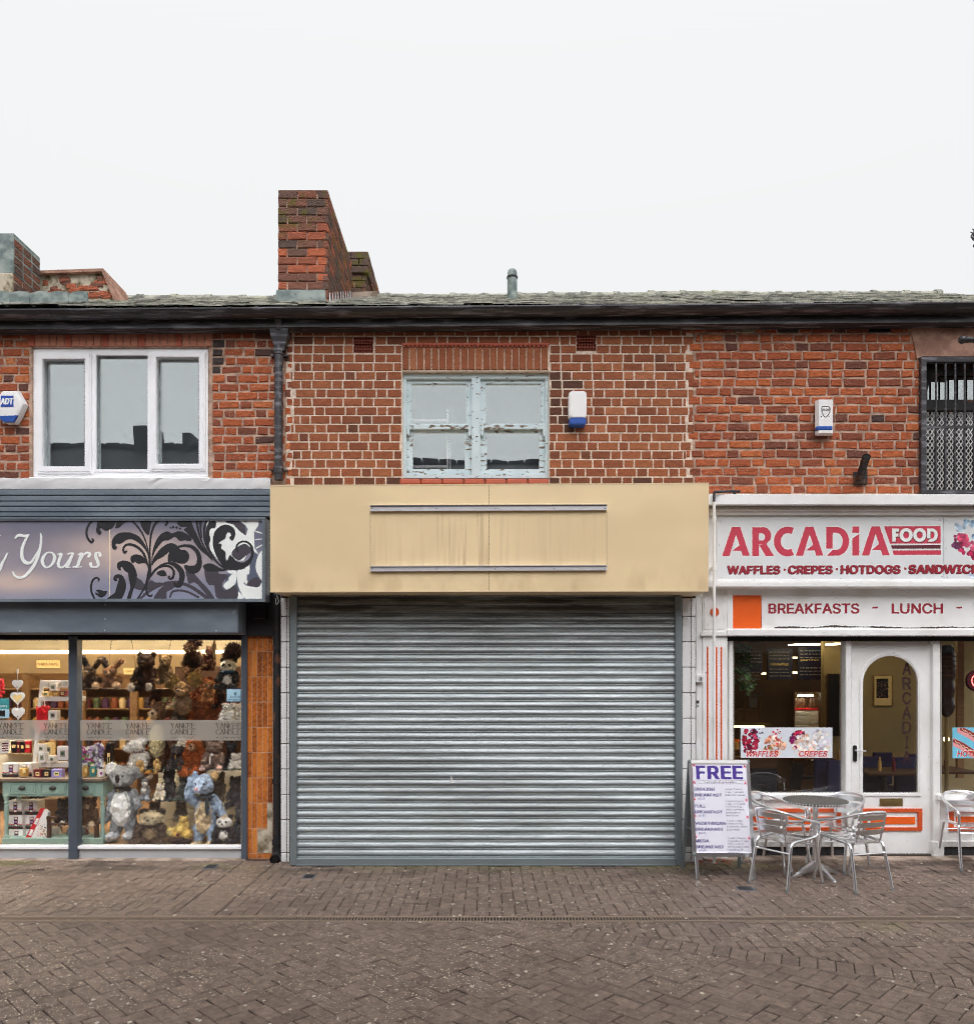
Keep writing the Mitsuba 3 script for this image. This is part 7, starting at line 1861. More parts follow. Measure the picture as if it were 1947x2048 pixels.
def toys():
    W_, K_ = (232, 228, 216), (40, 36, 36)
    koala = [('e', (0, 0, .40), (.20, .155, .25), (134, 138, 140)), ('e', (0, -.06, .395), (.155, .13, .225), (236, 236, 228)), ('e', (0, -.03, .80), (.185, .16, .145), (132, 134, 134)), ('e', (-.20, .0, .88), (.10, .055, .095), (222, 222, 216)), ('e', (.20, .0, .86), (.10, .055, .095), (126, 128, 128)),
             ('e', (0, -.13, .745), (.09, .06, .06), (168, 170, 168)), ('c', (-.16, 0, .57), (-.26, -.05, .27), .07, .065, (122, 126, 128)), ('c', (.16, 0, .57), (.24, -.06, .44), .07, .06, (122, 126, 128)), ('c', (-.10, 0, .22), (-.13, -.02, .05), .095, .075, (128, 132, 134)), ('c', (.10, 0, .22), (.13, -.02, .05), .095, .075, (128, 132, 134)),
             ('e', (-.14, -.09, .045), (.09, .10, .05), (172, 176, 178)), ('e', (.14, -.09, .045), (.09, .10, .05), (172, 176, 178))]
    plush('plush_koala', 'big standing grey koala toy with white belly beside the teal table', koala, [('nose', np.array([0, -.185, .79]), np.array([.035, .02, .055]), 'card_black'), ('eye', np.array([-.075, -.165, .825]), .014, 'card_black'), ('eye', np.array([.075, -.165, .825]), .014, 'card_black'),
          ('bell', np.array([0, -.17, .645]), .02, 'brass'), ('collar', np.array([0, -.02, .655]), np.array([.145, .13, .014]), 'card_black')], (318, 1092, 640, 1732), .34, fur=.016, seed=3)
    B1 = (136, 156, 178)
    bl = [('e', (0, 0, .42), (.17, .15, .26), B1), ('e', (0, -.05, .41), (.145, .125, .23), (188, 166, 128)), ('e', (-.02, -.04, .82), (.16, .15, .14), (146, 164, 186)), ('e', (-.05, -.17, .77), (.075, .06, .055), (158, 172, 190)), ('e', (-.17, .0, .93), (.06, .035, .06), B1), ('e', (.14, .02, .93), (.075, .035, .07), (170, 140, 96)),
          ('c', (-.14, 0, .58), (-.25, -.05, .66), .07, .07, B1), ('c', (-.25, -.05, .66), (-.25, -.03, .86), .07, .055, B1), ('c', (.14, 0, .62), (.31, -.05, .42), .07, .055, B1), ('e', (.335, -.06, .39), (.055, .05, .05), (186, 164, 128)), ('c', (-.10, 0, .24), (-.13, -.02, .06), .095, .07, B1), ('c', (.10, 0, .24), (.13, -.02, .06), .095, .07, B1),
          ('e', (-.13, -.09, .04), (.085, .10, .045), (180, 160, 124)), ('e', (.13, -.09, .04), (.085, .10, .045), (180, 160, 124))]
    plush('plush_bear', 'big standing blue grey bear toy with tan belly and one raised arm', bl, [('nose', np.array([-.05, -.235, .79]), np.array([.024, .015, .02]), 'pink'), ('eye', np.array([-.09, -.175, .85]), .014, 'card_black'), ('eye', np.array([.05, -.18, .85]), .014, 'card_black'),
          ('scarf', np.array([.02, -.05, .665]), np.array([.15, .13, .022]), 'scarf'), ('scarf_end', np.array([.10, -.17, .55]), np.array([.035, .012, .12]), 'scarf')], (1002, 1160, 1345, 1782), .28, fur=.015, seed=5, mott=.36)
    plush('plush_bear', 'dark brown sitting bear toy with cream panda face on the floor', sit((74, 60, 50), (150, 128, 98), (200, 186, 156), (44, 36, 32), hd=(186, 172, 140), es=.09), SF, (580, 1470, 852, 1778), .24, fur=.022, seed=7, bottom=FL)
    plush('plush_bear', 'golden yellow teddy toy lying on its side by the blue bear', [('e', (0, 0, .28), (.40, .2, .25), (206, 176, 96)), ('e', (-.33, -.1, .38), (.16, .14, .14), (214, 188, 112)), ('e', (-.30, -.2, .36), (.08, .07, .07), (226, 206, 140)), ('e', (.38, -.12, .28), (.18, .15, .17), (200, 168, 88)), ('e', (.1, -.15, .5), (.16, .12, .12), (214, 186, 104)), ('e', (-.46, -.02, .5), (.06, .04, .06), (190, 156, 80))],
          [('eye', np.array([-.36, -.24, .43]), .02, 'card_black'), ('eye', np.array([-.26, -.24, .43]), .02, 'card_black'), ('nose', np.array([-.30, -.27, .37]), .022, 'card_black'), ('bow', np.array([.05, -.25, .3]), np.array([.07, .03, .06]), 'maroon')], (838, 1600, 1048, 1742), .26, seed=8, fur=.014, bottom=FL + .02)
    plush('plush_bear', 'small golden teddy toy perched on top of the lying one', sit((204, 172, 92), None, (224, 200, 130)), SF, (930, 1528, 1020, 1640), .34, seed=9, fur=.012)
    plush('plush_panda', 'black and white panda toy sitting at the lower right of window', sit(K_, W_, W_, K_, hd=(226, 222, 212)), SF + [('eye_patch', np.array([-.08, -.19, .70]), np.array([.045, .02, .05]), 'card_black'), ('eye_patch', np.array([.08, -.19, .70]), np.array([.045, .02, .05]), 'card_black')], (1222, 1520, 1404, 1780), .24, seed=10, fur=.014, bottom=FL)
    plush('plush_bear', 'dark grey toy cut off by the right window frame on the floor', sit((64, 64, 68)), SF, (1396, 1450, 1500, 1720), .3, seed=11, bottom=FL)
    plush('plush_dog', 'fluffy white dog toy with a maroon collar on the upper glass shelf', [('e', (.05, 0, .33), (.24, .2, .30), W_), ('e', (-.05, -.08, .76), (.22, .19, .19), (240, 238, 228)), ('e', (-.22, -.16, .70), (.14, .1, .09), (240, 238, 228)), ('e', (.1, .0, .93), (.14, .1, .12), (240, 238, 230)), ('c', (-.08, -.12, .35), (-.12, -.22, .06), .085, .075, W_), ('c', (.18, -.12, .3), (.22, -.22, .06), .1, .08, W_)],
          [('nose', np.array([-.35, -.2, .73]), .03, 'card_black'), ('eye', np.array([-.13, -.25, .80]), .022, 'card_black'), ('collar', np.array([.0, -.04, .575]), np.array([.19, .16, .025]), 'maroon')], (500, 888, 684, 1142), .42, seed=12, fur=.024)
    plush('plush_donkey', 'small grey long eared donkey toy on the lower shelf', [('e', (0, 0, .28), (.19, .15, .24), (128, 126, 124)), ('e', (0, -.05, .62), (.15, .14, .15), (120, 118, 116)), ('e', (.06, -.18, .55), (.10, .09, .08), (216, 210, 198)), ('c', (-.08, 0, .74), (-.30, -.02, .92), .05, .075, (150, 130, 112)), ('c', (.08, 0, .74), (.26, -.04, .80), .05, .07, (196, 176, 150)),
          ('c', (-.1, -.08, .08), (-.19, -.28, .08), .08, .08, (150, 158, 168)), ('c', (.1, -.08, .08), (.2, -.28, .08), .08, .08, (160, 166, 172)), ('e', (0, -.13, .36), (.08, .06, .12), W_)], [('nose', np.array([.07, -.27, .57]), .022, 'card_black'), ('eye', np.array([-.03, -.19, .66]), .022, 'card_black'), ('eye', np.array([.10, -.19, .66]), .02, 'card_black')], (588, 1160, 728, 1396), .40, seed=13, fur=.010)
    plush('plush_bear', 'little cream teddy toy on the lower shelf right of the donkey', sit((226, 214, 188), None, W_), SF, (742, 1262, 832, 1396), .38, seed=14, fur=.009)
    plush('plush_bear', 'charcoal bear toy sitting behind the little cream teddy', sit((70, 68, 66), (60, 58, 58), (120, 116, 112)), SF, (796, 1150, 920, 1394), .52, seed=15)
    plush('plush_bear', 'dark green grey bear toy on the lower shelf left of the blue bear', sit((88, 92, 84), (70, 74, 70), (140, 142, 134)), SF, (930, 1190, 1040, 1394), .50, seed=16)
    big = [('e', (0, 0, .36), (.26, .2, .34), (70, 48, 36)), ('e', (0, -.09, .36), (.2, .17, .28), (196, 184, 140)), ('e', (.02, -.06, .84), (.19, .17, .15), (104, 74, 52)), ('e', (-.04, -.2, .80), (.11, .08, .08), (196, 170, 132)), ('e', (-.17, .0, .96), (.07, .04, .07), (150, 112, 76)), ('e', (.2, .0, .95), (.08, .04, .08), (150, 110, 84)), ('c', (-.24, 0, .58), (-.36, -.1, .3), .08, .07, (78, 54, 40)), ('c', (.24, 0, .58), (.36, -.1, .3), .08, .07, (78, 54, 40)),
           ('c', (-.12, -.1, .06), (-.2, -.34, .02), .1, .1, (60, 42, 32)), ('c', (.12, -.1, .06), (.22, -.34, .02), .1, .1, (60, 42, 32)), ('e', (-.2, -.44, .02), (.11, .03, .10), (176, 140, 84)), ('e', (.22, -.44, .02), (.11, .03, .10), (176, 140, 84))]
    plush('plush_bear', 'large brown bear toy with cream belly behind the frosted band', big, face(.0, -.06, .84, .17), (660, 570, 906, 1142), .62, seed=17, fur=.018)
    plush('plush_bear', 'small black bear toy with a yellow ribbon on the upper shelf', sit((52, 50, 50), None, (70, 66, 64)), SF + [('ribbon', np.array([0, -.18, .5]), np.array([.03, .015, .08]), 'jar_amber')], (858, 950, 990, 1148), .40, seed=18)
    plush('plush_orangutan', 'shaggy rust orange ape toy slumped on the upper shelf', [('e', (0, 0, .40), (.33, .22, .36), (150, 76, 36)), ('e', (.02, -.1, .80), (.20, .17, .17), (164, 90, 46)), ('e', (.02, -.22, .77), (.11, .07, .10), (196, 160, 124)), ('c', (-.26, -.05, .5), (-.34, -.2, .08), .09, .08, (160, 78, 34)), ('c', (.22, -.05, .5), (.32, -.2, .08), .09, .08, (150, 72, 32)), ('e', (-.2, -.25, .10), (.14, .12, .1), (176, 92, 44)), ('e', (.15, -.25, .10), (.14, .12, .1), (166, 84, 40))], face(.02, -.1, .80, .17), (958, 890, 1168, 1180), .44, seed=19, fur=.035, dens=1.3)
    plush('plush_bear', 'brown speckled bear toy with a white ribbon on the upper shelf', sit((124, 104, 92), (110, 90, 80), (150, 130, 116), foot=(206, 170, 156)), SF + [('ribbon', np.array([-.02, -.19, .47]), np.array([.05, .02, .05]), 'card_white'), ('ribbon_tail', np.array([-.06, -.22, .30]), np.array([.02, .012, .14]), 'card_white')], (1136, 908, 1324, 1144), .40, seed=20, fur=.014, mott=.4)
    plush('plush_ape', 'big shaggy rust brown ape toy above the frosted band', [('e', (0, 0, .42), (.36, .24, .42), (142, 78, 44)), ('e', (.06, -.1, .84), (.18, .16, .16), (146, 84, 50)), ('e', (.04, -.22, .80), (.10, .07, .09), (170, 120, 84)), ('c', (-.3, -.05, .55), (-.40, -.15, .12), .1, .09, (160, 88, 44)), ('c', (.3, -.05, .55), (.38, -.15, .12), .1, .09, (130, 70, 40))], face(.06, -.1, .84, .16), (1010, 400, 1345, 760), .66, seed=21, fur=.045, dens=1.6)
    for i, (bx, y, cc, lb) in enumerate((((1280, 600, 1400, 745), .45, W_, 'small fluffy white dog toy below the blue sticker'), ((1350, 600, 1470, 745), .5, (220, 216, 206), 'pale grey dog toy at the right frame below the sticker'), ((1356, 1010, 1462, 1142), .40, W_, 'small white dog toy at the right end of the upper shelf'), ((1318, 920, 1420, 1142), .52, (40, 42, 46), 'black cat toy at the right end of the upper shelf'),
                                        ((926, 880, 1000, 960), .55, (214, 204, 184), 'little cream faced toy peeping over the black bear'), ((1290, 1040, 1380, 1142), .60, (84, 94, 90), 'small green grey toy behind the white dog'))):
        plush('plush_dog' if 'dog' in lb else 'plush_cat' if 'cat' in lb else 'plush_bear', lb, sit(cc, None, cc, es=.09), SF, bx, y, seed=30 + i, fur=.014)
    # up on swings and hooks
    rab = lambda c, c2: [('e', (0, 0, .22), (.30, .17, .2), c), ('e', (-.02, -.08, .52), (.17, .15, .15), c), ('e', (-.04, -.2, .48), (.09, .07, .07), c2), ('c', (-.1, 0, .62), (-.26, 0, .92), .05, .09, K_), ('c', (.08, 0, .62), (.26, -.02, .86), .05, .08, c), ('c', (-.1, -.1, .1), (-.2, -.3, .05), .08, .08, c), ('c', (.15, -.1, .1), (.28, -.3, .06), .08, .08, c2)]
    plush('plush_rabbit', 'dark long eared rabbit toy on the swing at upper left', rab((84, 66, 52), (176, 150, 120)), face(-.03, -.08, .52, .15), (118, 212, 320, 486), .40, seed=41)
    plush('plush_rabbit', 'tan long eared rabbit toy beside the dark one on the swing', rab((150, 112, 84), (206, 176, 146)), face(-.03, -.08, .52, .15), (282, 222, 490, 480), .46, seed=42)
    sw = thing('toy_swing', 'narrow wooden swing on cords carrying two rabbit toys', 'swing')
    part(sw, 'seat', b7(G(), 110, 482, 400, 494, .34, .25, .003), 'dark_wood')
    for xa, xb, ya, yb in ((112, 150, 80, 484), (390, 340, 60, 484)):
        a, b = z7(xa, ya), z7(xb, yb)
        part(sw, 'cord', G().tube([[wx(a[0], .4), .4, wz(a[1] - 12, .4)], [wx(b[0], .4), .4, wz(b[1], .4)]], .003, 5), 'wood')
    plush('plush_bear', 'dark brown bear toy sitting high on a second swing', sit((58, 44, 36), None, (90, 70, 54), foot=(176, 166, 152), es=.08), SF, (572, 178, 770, 494), .44, seed=43, fur=.02)
    plush('plush_bear', 'tan curly bear toy next to the dark one on the second swing', sit((132, 108, 76), None, (160, 134, 98), es=.07), SF, (760, 198, 896, 440), .48, seed=44, fur=.014)
    sw = thing('toy_swing', 'second cord swing under the dark brown bear', 'swing')
    part(sw, 'seat', b7(G(), 590, 486, 800, 496, .4, .25, .003), 'dark_wood')
    for xa, xb in ((536, 610), (890, 780)):
        a, b = z7(xa, 60), z7(xb, 486)
        part(sw, 'cord', G().tube([[wx(a[0], .45), .45, wz(a[1] - 12, .45)], [wx(b[0], .45), .45, wz(b[1], .45)]], .003, 5), 'wood')
    mouse = [('e', (.05, 0, .28), (.22, .18, .26), (110, 84, 60)), ('e', (.05, -.1, .60), (.2, .18, .17), (128, 98, 66)), ('e', (.08, -.25, .55), (.1, .09, .08), (150, 118, 84)), ('e', (-.26, .0, .78), (.20, .035, .19), (146, 120, 70)), ('e', (.34, .0, .82), (.20, .035, .19), (150, 122, 70)), ('c', (-.12, -.1, .3), (-.26, -.24, .2), .06, .05, (156, 130, 96))]
    plush('plush_mouse', 'brown mouse toy with very large round ears', mouse, face(.06, -.1, .60, .19), (815, 340, 1128, 700), .46, seed=45, fur=.010)
    plush('plush_monkey', 'tan monkey toy hanging right of the mouse', sit((146, 96, 56), None, (186, 150, 112), es=.06), SF, (1140, 410, 1240, 590), .42, seed=46, fur=.014)
    plush('plush_panda', 'panda toy with a blue scarf at the upper right', sit((44, 42, 42), W_, W_, K_, hd=(228, 224, 214)), SF + [('eye_patch', np.array([-.08, -.2, .70]), np.array([.045, .02, .05]), 'card_black'), ('eye_patch', np.array([.08, -.2, .70]), np.array([.045, .02, .05]), 'card_black'), ('scarf', np.array([0, -.05, .52]), np.array([.19, .16, .04]), 'sticker_navy')], (1250, 234, 1440, 486), .38, seed=47, fur=.012)
    plush('plush_bear', 'black furry toy hanging in the top right corner', [('e', (0, 0, .5), (.5, .3, .36), (44, 34, 30)), ('e', (-.4, -.1, .3), (.22, .2, .22), (60, 44, 36))], [], (1306, 112, 1450, 240), .42, seed=48, fur=.03)
    plush('plush_puppet', 'dark brown shaggy puppet hanging from the ceiling of the window', [('e', (0, 0, .30), (.26, .16, .30), (60, 42, 30)), ('e', (-.06, -.05, .68), (.2, .17, .17), (84, 60, 40)), ('e', (-.12, -.17, .62), (.1, .08, .08), (130, 100, 70)), ('e', (.05, .05, .9), (.22, .14, .16), (46, 34, 28)), ('c', (-.2, 0, .4), (-.28, -.1, .1), .06, .05, (70, 48, 34)), ('c', (.2, 0, .4), (.3, -.1, .1), .06, .05, (70, 48, 34))], face(-.06, -.05, .68, .17), (972, 62, 1136, 310), .5, seed=49, fur=.03)
    plush('plush_monkey', 'dark toy with curled feathery crest behind the mouse', [('e', (0, 0, .3), (.3, .2, .3), (70, 46, 30)), ('c', (-.2, 0, .5), (-.5, 0, .8), .04, .03, (90, 64, 40)), ('c', (0, 0, .5), (-.1, 0, .95), .04, .03, (90, 64, 40)), ('c', (.2, 0, .5), (.3, 0, .9), .04, .03, (96, 66, 40))], [], (940, 300, 1110, 420), .6, seed=50, fur=.02)
    part(A, 'added_dark_back', G().pb(*z7(905, 300), *z7(1470, 1150), 1.05, .03), 'dark_wood', label='dark panel added to darken the background behind the packed toys')  # added dark sheet, there to darken the gaps between the toys
    for i, (bx, y, cc, lb) in enumerate((((900, 540, 1016, 745), .60, (96, 84, 70), 'grey brown toy between the mouse and the orange ape'), ((1150, 130, 1250, 330), .62, (78, 54, 40), 'dark brown toy behind the leaf ornament'), ((1015, 170, 1130, 360), .70, (104, 72, 46), 'brown toy behind the hanging puppet'), ((1230, 470, 1340, 640), .62, (64, 48, 44), 'dark toy behind the monkey'),
                                        ((700, 480, 800, 620), .66, (60, 44, 36), 'dark brown toy right of the middle cabinet post'), ((1010, 905, 1120, 1060), .62, (178, 134, 84), 'blond toy peeping over the orange ape'), ((1200, 1170, 1330, 1400), .60, (112, 98, 80), 'taupe toy behind the raised paw of the blue bear'), ((1340, 1200, 1470, 1450), .62, (86, 82, 84), 'grey toy in the right corner above the panda'),
                                        ((680, 1410, 800, 1560), .60, (104, 88, 70), 'brown toy behind the panda faced bear'), ((905, 1410, 1010, 1560), .60, (140, 130, 112), 'pale brown toy above the golden teddy'))):
        plush('plush_bear', lb, sit(cc, None, tuple(int(min(255, q * 1.25)) for q in cc)), SF, bx, y, seed=60 + i, fur=.016)
    a = thing('feather_ornament', 'pale leaf shaped ornament hanging near the top right of window', 'ornament')
    pts = [z7(*p) for p in ((1226, 76), (1240, 130), (1238, 190), (1222, 250), (1208, 190), (1208, 130))]
    hole = pix(Point(*z7(1224, 160)).buffer(1.8), .2)
    part(a, 'leaf', G().prism(ppoly(pts, .2).difference(hole), .2, .006), 'pale_print')
    rr = np.random.default_rng(6); g = G()
    for i in range(12):
        p = z7(rr.uniform(1105, 1200), rr.uniform(150, 200)); q = z7(rr.uniform(1100, 1210), rr.uniform(220, 300)); Y = .42
        g.tube([[wx(p[0], Y), Y, wz(p[1], Y)], [wx(q[0], Y), Y, wz(q[1], Y)]], .004, 5)
    tr = thing('tassel_bundle', 'bundle of dark red tassels hanging beside the puppet', 'ornament'); part(tr, 'cords', g, 'maroon', kind='stuff', label='dark red hanging cords')
    plush('plush_bear', 'brown bear toy with pale paws sitting on the small wooden chair', sit((92, 64, 42), None, (150, 120, 90), foot=(214, 190, 152)), SF, (100, 1370, 290, 1600), .34, seed=51, fur=.02)
    plush('plush_bear', 'black bear toy left of the mullion on the small wooden chair', sit((44, 36, 34), None, (70, 60, 54), foot=(216, 208, 190)), SF, (-66, 1385, 40, 1592), .36, seed=52, fur=.02)
    plush('plush_bear', 'black hound toy on the floor below the golden teddy', [('e', (0, 0, .3), (.6, .25, .3), (50, 40, 38)), ('e', (-.5, -.1, .4), (.25, .2, .25), (64, 48, 40))], [], (845, 1700, 1050, 1780), .2, seed=53, bottom=FL)
flat('pink', 226, 160, 160, rough=.4); flat('scarf', 50, 56, 58, rough=.8)
toys()
# ---------------------------------------------------------------- inside the cafe
def z3(x, y): return 1300 + x / 3.945, 1240 + y / 3.945
def z4(x, y): return 1640 + x / 3.795, 1240 + y / 3.795
flat('cafe_wall', 150, 122, 78); flat('cafe_yellow', 142, 126, 90); flat('cafe_floor', 84, 62, 44, rough=.4); flat('cafe_ceiling', 170, 158, 140); flat('navy', 34, 34, 66, rough=.7); flat('menu_blue', 30, 32, 62, rough=.4); flat('chalk_black', 28, 26, 26, rough=.25)
flat('cafe_brown', 122, 96, 70); flat('led_maroon', 70, 22, 30, rough=.4); flat('pink_skin', 214, 150, 150, rough=.5); flat('sky_print', 120, 200, 226, rough=.4); flat('poster_red', 206, 40, 34, rough=.4); flat('poster_pale', 214, 220, 226, rough=.35); flat('bun', 224, 158, 158, rough=.45); flat('sausage', 140, 58, 52, rough=.35); flat('mustard', 244, 216, 190, rough=.4)
def cafe_room():
    r = part(C, 'interior', G().box(wx(1463, .2) - .02, .2, -.02, 7.2, 6.0, .02), 'cafe_floor', label='dim brown cafe interior')
    part(r, 'ceiling', G().box(2.2, .2, 2.42, 7.2, 6.0, 2.5), 'cafe_ceiling')
    bwall = prect(1300, 1240, 2000, 1720, 5.0).difference(prect(1588, 1384, 1641, 1800, 5.0))
    part(r, 'back_wall', G().prism(bwall, 5.0, .1), 'cafe_brown')
    part(r, 'side_wall', G().box(wx(1463, .2) - .08, .2, 0, wx(1463, .2) - .02, 6, 2.5), 'cafe_brown')
    part(r, 'cross_wall', G().box(wx(1647, 3.4), 3.4, 0, 7.2, 3.5, 2.5), 'cafe_yellow')
    # lit kitchen seen through the doorway
    k0, k1 = wx(1583, 5.2), wx(1646, 5.2)
    part(r, 'kitchen_back', G().box(k0 - .5, 6.6, 0, k1 + .5, 6.7, 2.5), 'shop_ceiling')
    part(r, 'kitchen_side', G().box(k0 - .5, 5.1, 0, k0 - .45, 6.7, 2.5).box(k1 + .45, 5.1, 0, k1 + .5, 6.7, 2.5), 'shop_ceiling')
    kc = thing('kitchen_unit', 'white kitchen drawers with a red worktop in the lit doorway', 'cabinet')
    a, b = z3(1138, 706), z3(1330, 830)
    part(kc, 'worktop', G().pb(a[0] - 3, a[1] - 2.5, b[0] + 4, a[1] + 1, 5.6, .5), 'red')
    part(kc, 'cabinet', G().pb(a[0] - 3, a[1] + 1, b[0] + 4, 1500, 5.62, .5), 'card_white')
    for i in range(2):
        for j in range(4): part(kc, 'drawer', G().pb(a[0] + i * 31, a[1] + 4 + j * 9, a[0] + 28 + i * 26, a[1] + 11 + j * 9, 5.6, .02, .004), 'white_gloss')
    for i, x in enumerate((1150, 1170, 1190, 1212, 1275, 1300, 1318)):
        q = z3(x, 702); bo = thing('kitchen_jar', ('first', 'second', 'third', 'fourth', 'fifth', 'sixth', 'last')[i] + ' dark jar from the left on the red worktop in the lit doorway', 'jar')
        part(bo, 'body', G().lathe([(0, 0), (.05, 0), (.05, .17), (.03, .2), (0, .2)], (wx(q[0], 5.7), 5.75, wz(q[1], 5.7)), 10), 'dark_wood', 40)
    lamp(r, 'kitchen_lamp', G().pb(*z3(1172, 588), *z3(1282, 604), 5.5, .05), (16, 14, 9), label='bright tube lamp in the kitchen doorway')
    fr = part(r, 'kitchen_doorframe', G().prism(prect(1585, 1381, 1644, 1700, 4.96).difference(prect(1588, 1384, 1641, 1700, 4.96)), 4.95, .06), 'wood')
    # ceiling strips and small lamps
    for x0, y0, x1, y1, Y in ((1150, 186, 1252, 196, 3.2), (1280, 184, 1340, 198, 3.4), (1455, 180, 1512, 194, 3.0)):
        lamp(r, 'ceiling_lamp', G().pb(*z3(x0, y0), *z3(x1, y1), Y, .3), (1.9, 1.6, .9), label='small warm ceiling lamp in the cafe')
    for x0, y0, x1, y1, Y in ((885, 414, 912, 430, 4.6), (1125, 406, 1166, 424, 4.6), (1128, 290, 1166, 304, 4.6)):
        lamp(r, 'wall_lamp', G().pb(*z3(x0, y0), *z3(x1, y1), Y, .05), (1.5, 1.2, .6))
    lamp(r, 'ceiling_lamp', G().box(4.4, 2.2, 2.37, 6.4, 2.3, 2.42), (3.2, 2.6, 1.4))
    # menu boards
    r6 = np.random.default_rng(21)
    for i, (x0, x1, y0, y1, lb) in enumerate(((700, 885, 250, 420, 'left'), (925, 1122, 225, 470, 'middle'), (1165, 1370, 215, 470, 'right'))):
        m = thing('menu_board', 'dark blue hanging menu board over the cafe counter, the %s of three' % lb, 'sign')
        part(m, 'board', G().pb(*z3(x0, y0), *z3(x1, y1), 3.8, .03), 'menu_blue')
        t0 = ('', 'omelettes', 'paninis')[i]
        if t0:
            a, b = z3(x0 + 20, y0 + (110 if i == 1 else 90)), z3(x0 + 165, y0 + (134 if i == 1 else 112))
            part(m, 'title', text(G(), t0, a[0], a[1], b[0], b[1], 3.798, .004), 'pale_print')
        g = G()
        for k in range(8):
            y = y0 + 24 + k * 27
            if abs(y - (y0 + 120)) < 16: continue
            xx = x0 + 14
            while xx < x1 - 30:
                w = r6.uniform(12, 34); a, b = z3(xx, y), z3(min(xx + w, x1 - 12), y + 7); g.pb(a[0], a[1], b[0], b[1], 3.795, .004); xx += w + 9
        part(m, 'chalk_lines', g, 'chalk_grey', kind='stuff', label='faint rows of menu writing')
    t = thing('chalk_board', 'tall glossy black menu board on the right wall of the cafe', 'sign')
    part(t, 'board', G().pb(*z3(1398, 428), *z3(1490, 912), 3.36, .03, .004), 'chalk_black')
    part(t, 'frame', G().prism(ring_rect(*z3(1394, 424), *z3(1494, 916), 1.2, 3.35), 3.34, .03), 'dark_wood')
    # counter with a lit glass display
    t = thing('serving_counter', 'warm lit glass display counter at the left inside the cafe', 'counter')
    part(t, 'base', G().pb(*z3(640, 1080), *z3(1000, 1500), 2.6, .8), 'cafe_brown')
    part(t, 'front_panel', G().pb(*z3(800, 1172), *z3(1000, 1480), 2.55, .04), 'slate_grey')
    lamp(t, 'lamp_strip', G().pb(*z3(650, 836), *z3(900, 846), 2.6, .03), (4.5, 3.4, 1.3), label='yellow strip lamp of the display')
    part(t, 'canopy', G().pb(*z3(640, 822), *z3(955, 834), 2.58, .5), 'brass')
    part(t, 'glass_front', quad(*z3(640, 850), *z3(950, 1080), 2.58), 'glass')
    for x0, y0, x1, y1, m in ((660, 960, 700, 1030, 'jar_amber'), (684, 945, 706, 965, 'orange'), (710, 990, 760, 1070, 'wood'), (770, 980, 830, 1070, 'cafe_yellow'), (850, 1000, 920, 1070, 'dark_wood')):
        part(t, 'food_tray', G().pb(*z3(x0, y0), *z3(x1, y1), 2.7, .2, .01), m)
    t = thing('leaning_board', 'black board leaning inside the cafe below the dessert poster', 'board')
    part(t, 'board', G().prism(ppoly([z3(*p) for p in ((1128, 1125), (1212, 1140), (1182, 1345), (1098, 1330))], 1.6), 1.6, .03), 'chalk_black')
    t = thing('notice', 'small pale notice on the wall inside the cafe', 'sign'); part(t, 'paper', G().pb(*z3(778, 612), *z3(842, 692), 4.6, .01), 'chalk_grey')
    part(t, 'heading', text(G(), 'SPECIALS', *z3(742, 574), *z3(880, 602), 4.58, .006, True), 'chalk_grey')
    t = thing('wall_cabinet', 'brown glazed cabinet in the dark left part of the cafe', 'cabinet')
    part(t, 'carcass', G().pb(*z3(655, 700), *z3(870, 830), 4.4, .3), 'cafe_brown')
    for x in (745, 866): part(t, 'post', G().pb(*z3(x - 5, 600), *z3(x + 5, 830), 4.38, .02), 'wood')
    part(t, 'shelf', G().pb(*z3(655, 715), *z3(870, 722), 4.38, .02), 'wood')
    # picture on the yellow wall
    t = thing('framed_picture', 'framed print with wide pale mount on the cafe wall, seen through the door', 'picture')
    Yp = 3.38
    part(t, 'mount', G().pb(*z4(408, 424), *z4(546, 648), Yp, .015), 'pale_cream')
    part(t, 'frame', G().prism(ring_rect(*z4(404, 420), *z4(550, 652), 1.2, Yp - .01), Yp - .012, .03), 'wood')
    a, b = z4(426, 446), z4(514, 592)
    part(t, 'print', G().pb(a[0], a[1], b[0], b[1], Yp - .004, .004), 'chalk_black')
    blobs(t, 'print_spots', [(r6.uniform(a[0] + 2, b[0] - 2), r6.uniform(a[1] + 2, b[1] - 2), r6.uniform(1, 2.4), [(120, 90, 80), (150, 110, 100), (80, 60, 60)][r6.integers(0, 3)]) for _ in range(40)], Yp - .0045)
    # navy dining chairs and dark tables
    def dchair(x, yt, Y, lb, w=46):
        k = thing('dining_chair', lb, 'chair', 'navy dining chairs in the cafe')
        X, zt, ww = wx(x, Y), .88, w * .0052
        part(k, 'backrest', G().box(X - ww / 2, Y, .48, X + ww / 2, Y + .05, zt, .02), 'navy', 30)
        part(k, 'seat', G().box(X - ww / 2, Y - .02, .42, X + ww / 2, Y + .40, .47, .02), 'navy', 30)
        for sx in (-1, 1):
            for yy in (.0, .37): part(k, 'leg', G().box(X + sx * (ww / 2 - .02) - .014, Y + yy, .02, X + sx * (ww / 2 - .02) + .014, Y + yy + .028, .42), 'dark_wood')
    for x, Y, lb in ((1650, 1.25, 'navy dining chair inside the cafe left of the door post'), (1676, 1.05, 'navy dining chair nearest the cafe door post'), (1742, 1.5, 'navy dining chair seen through the left of the door glass'), (1766, 2.0, 'navy dining chair farther back through the door glass'), (1810, 1.4, 'navy dining chair seen through the right of the door glass'), (1838, 1.8, 'navy dining chair behind the right side of the door glass')):
        dchair(x, 0, Y, lb)
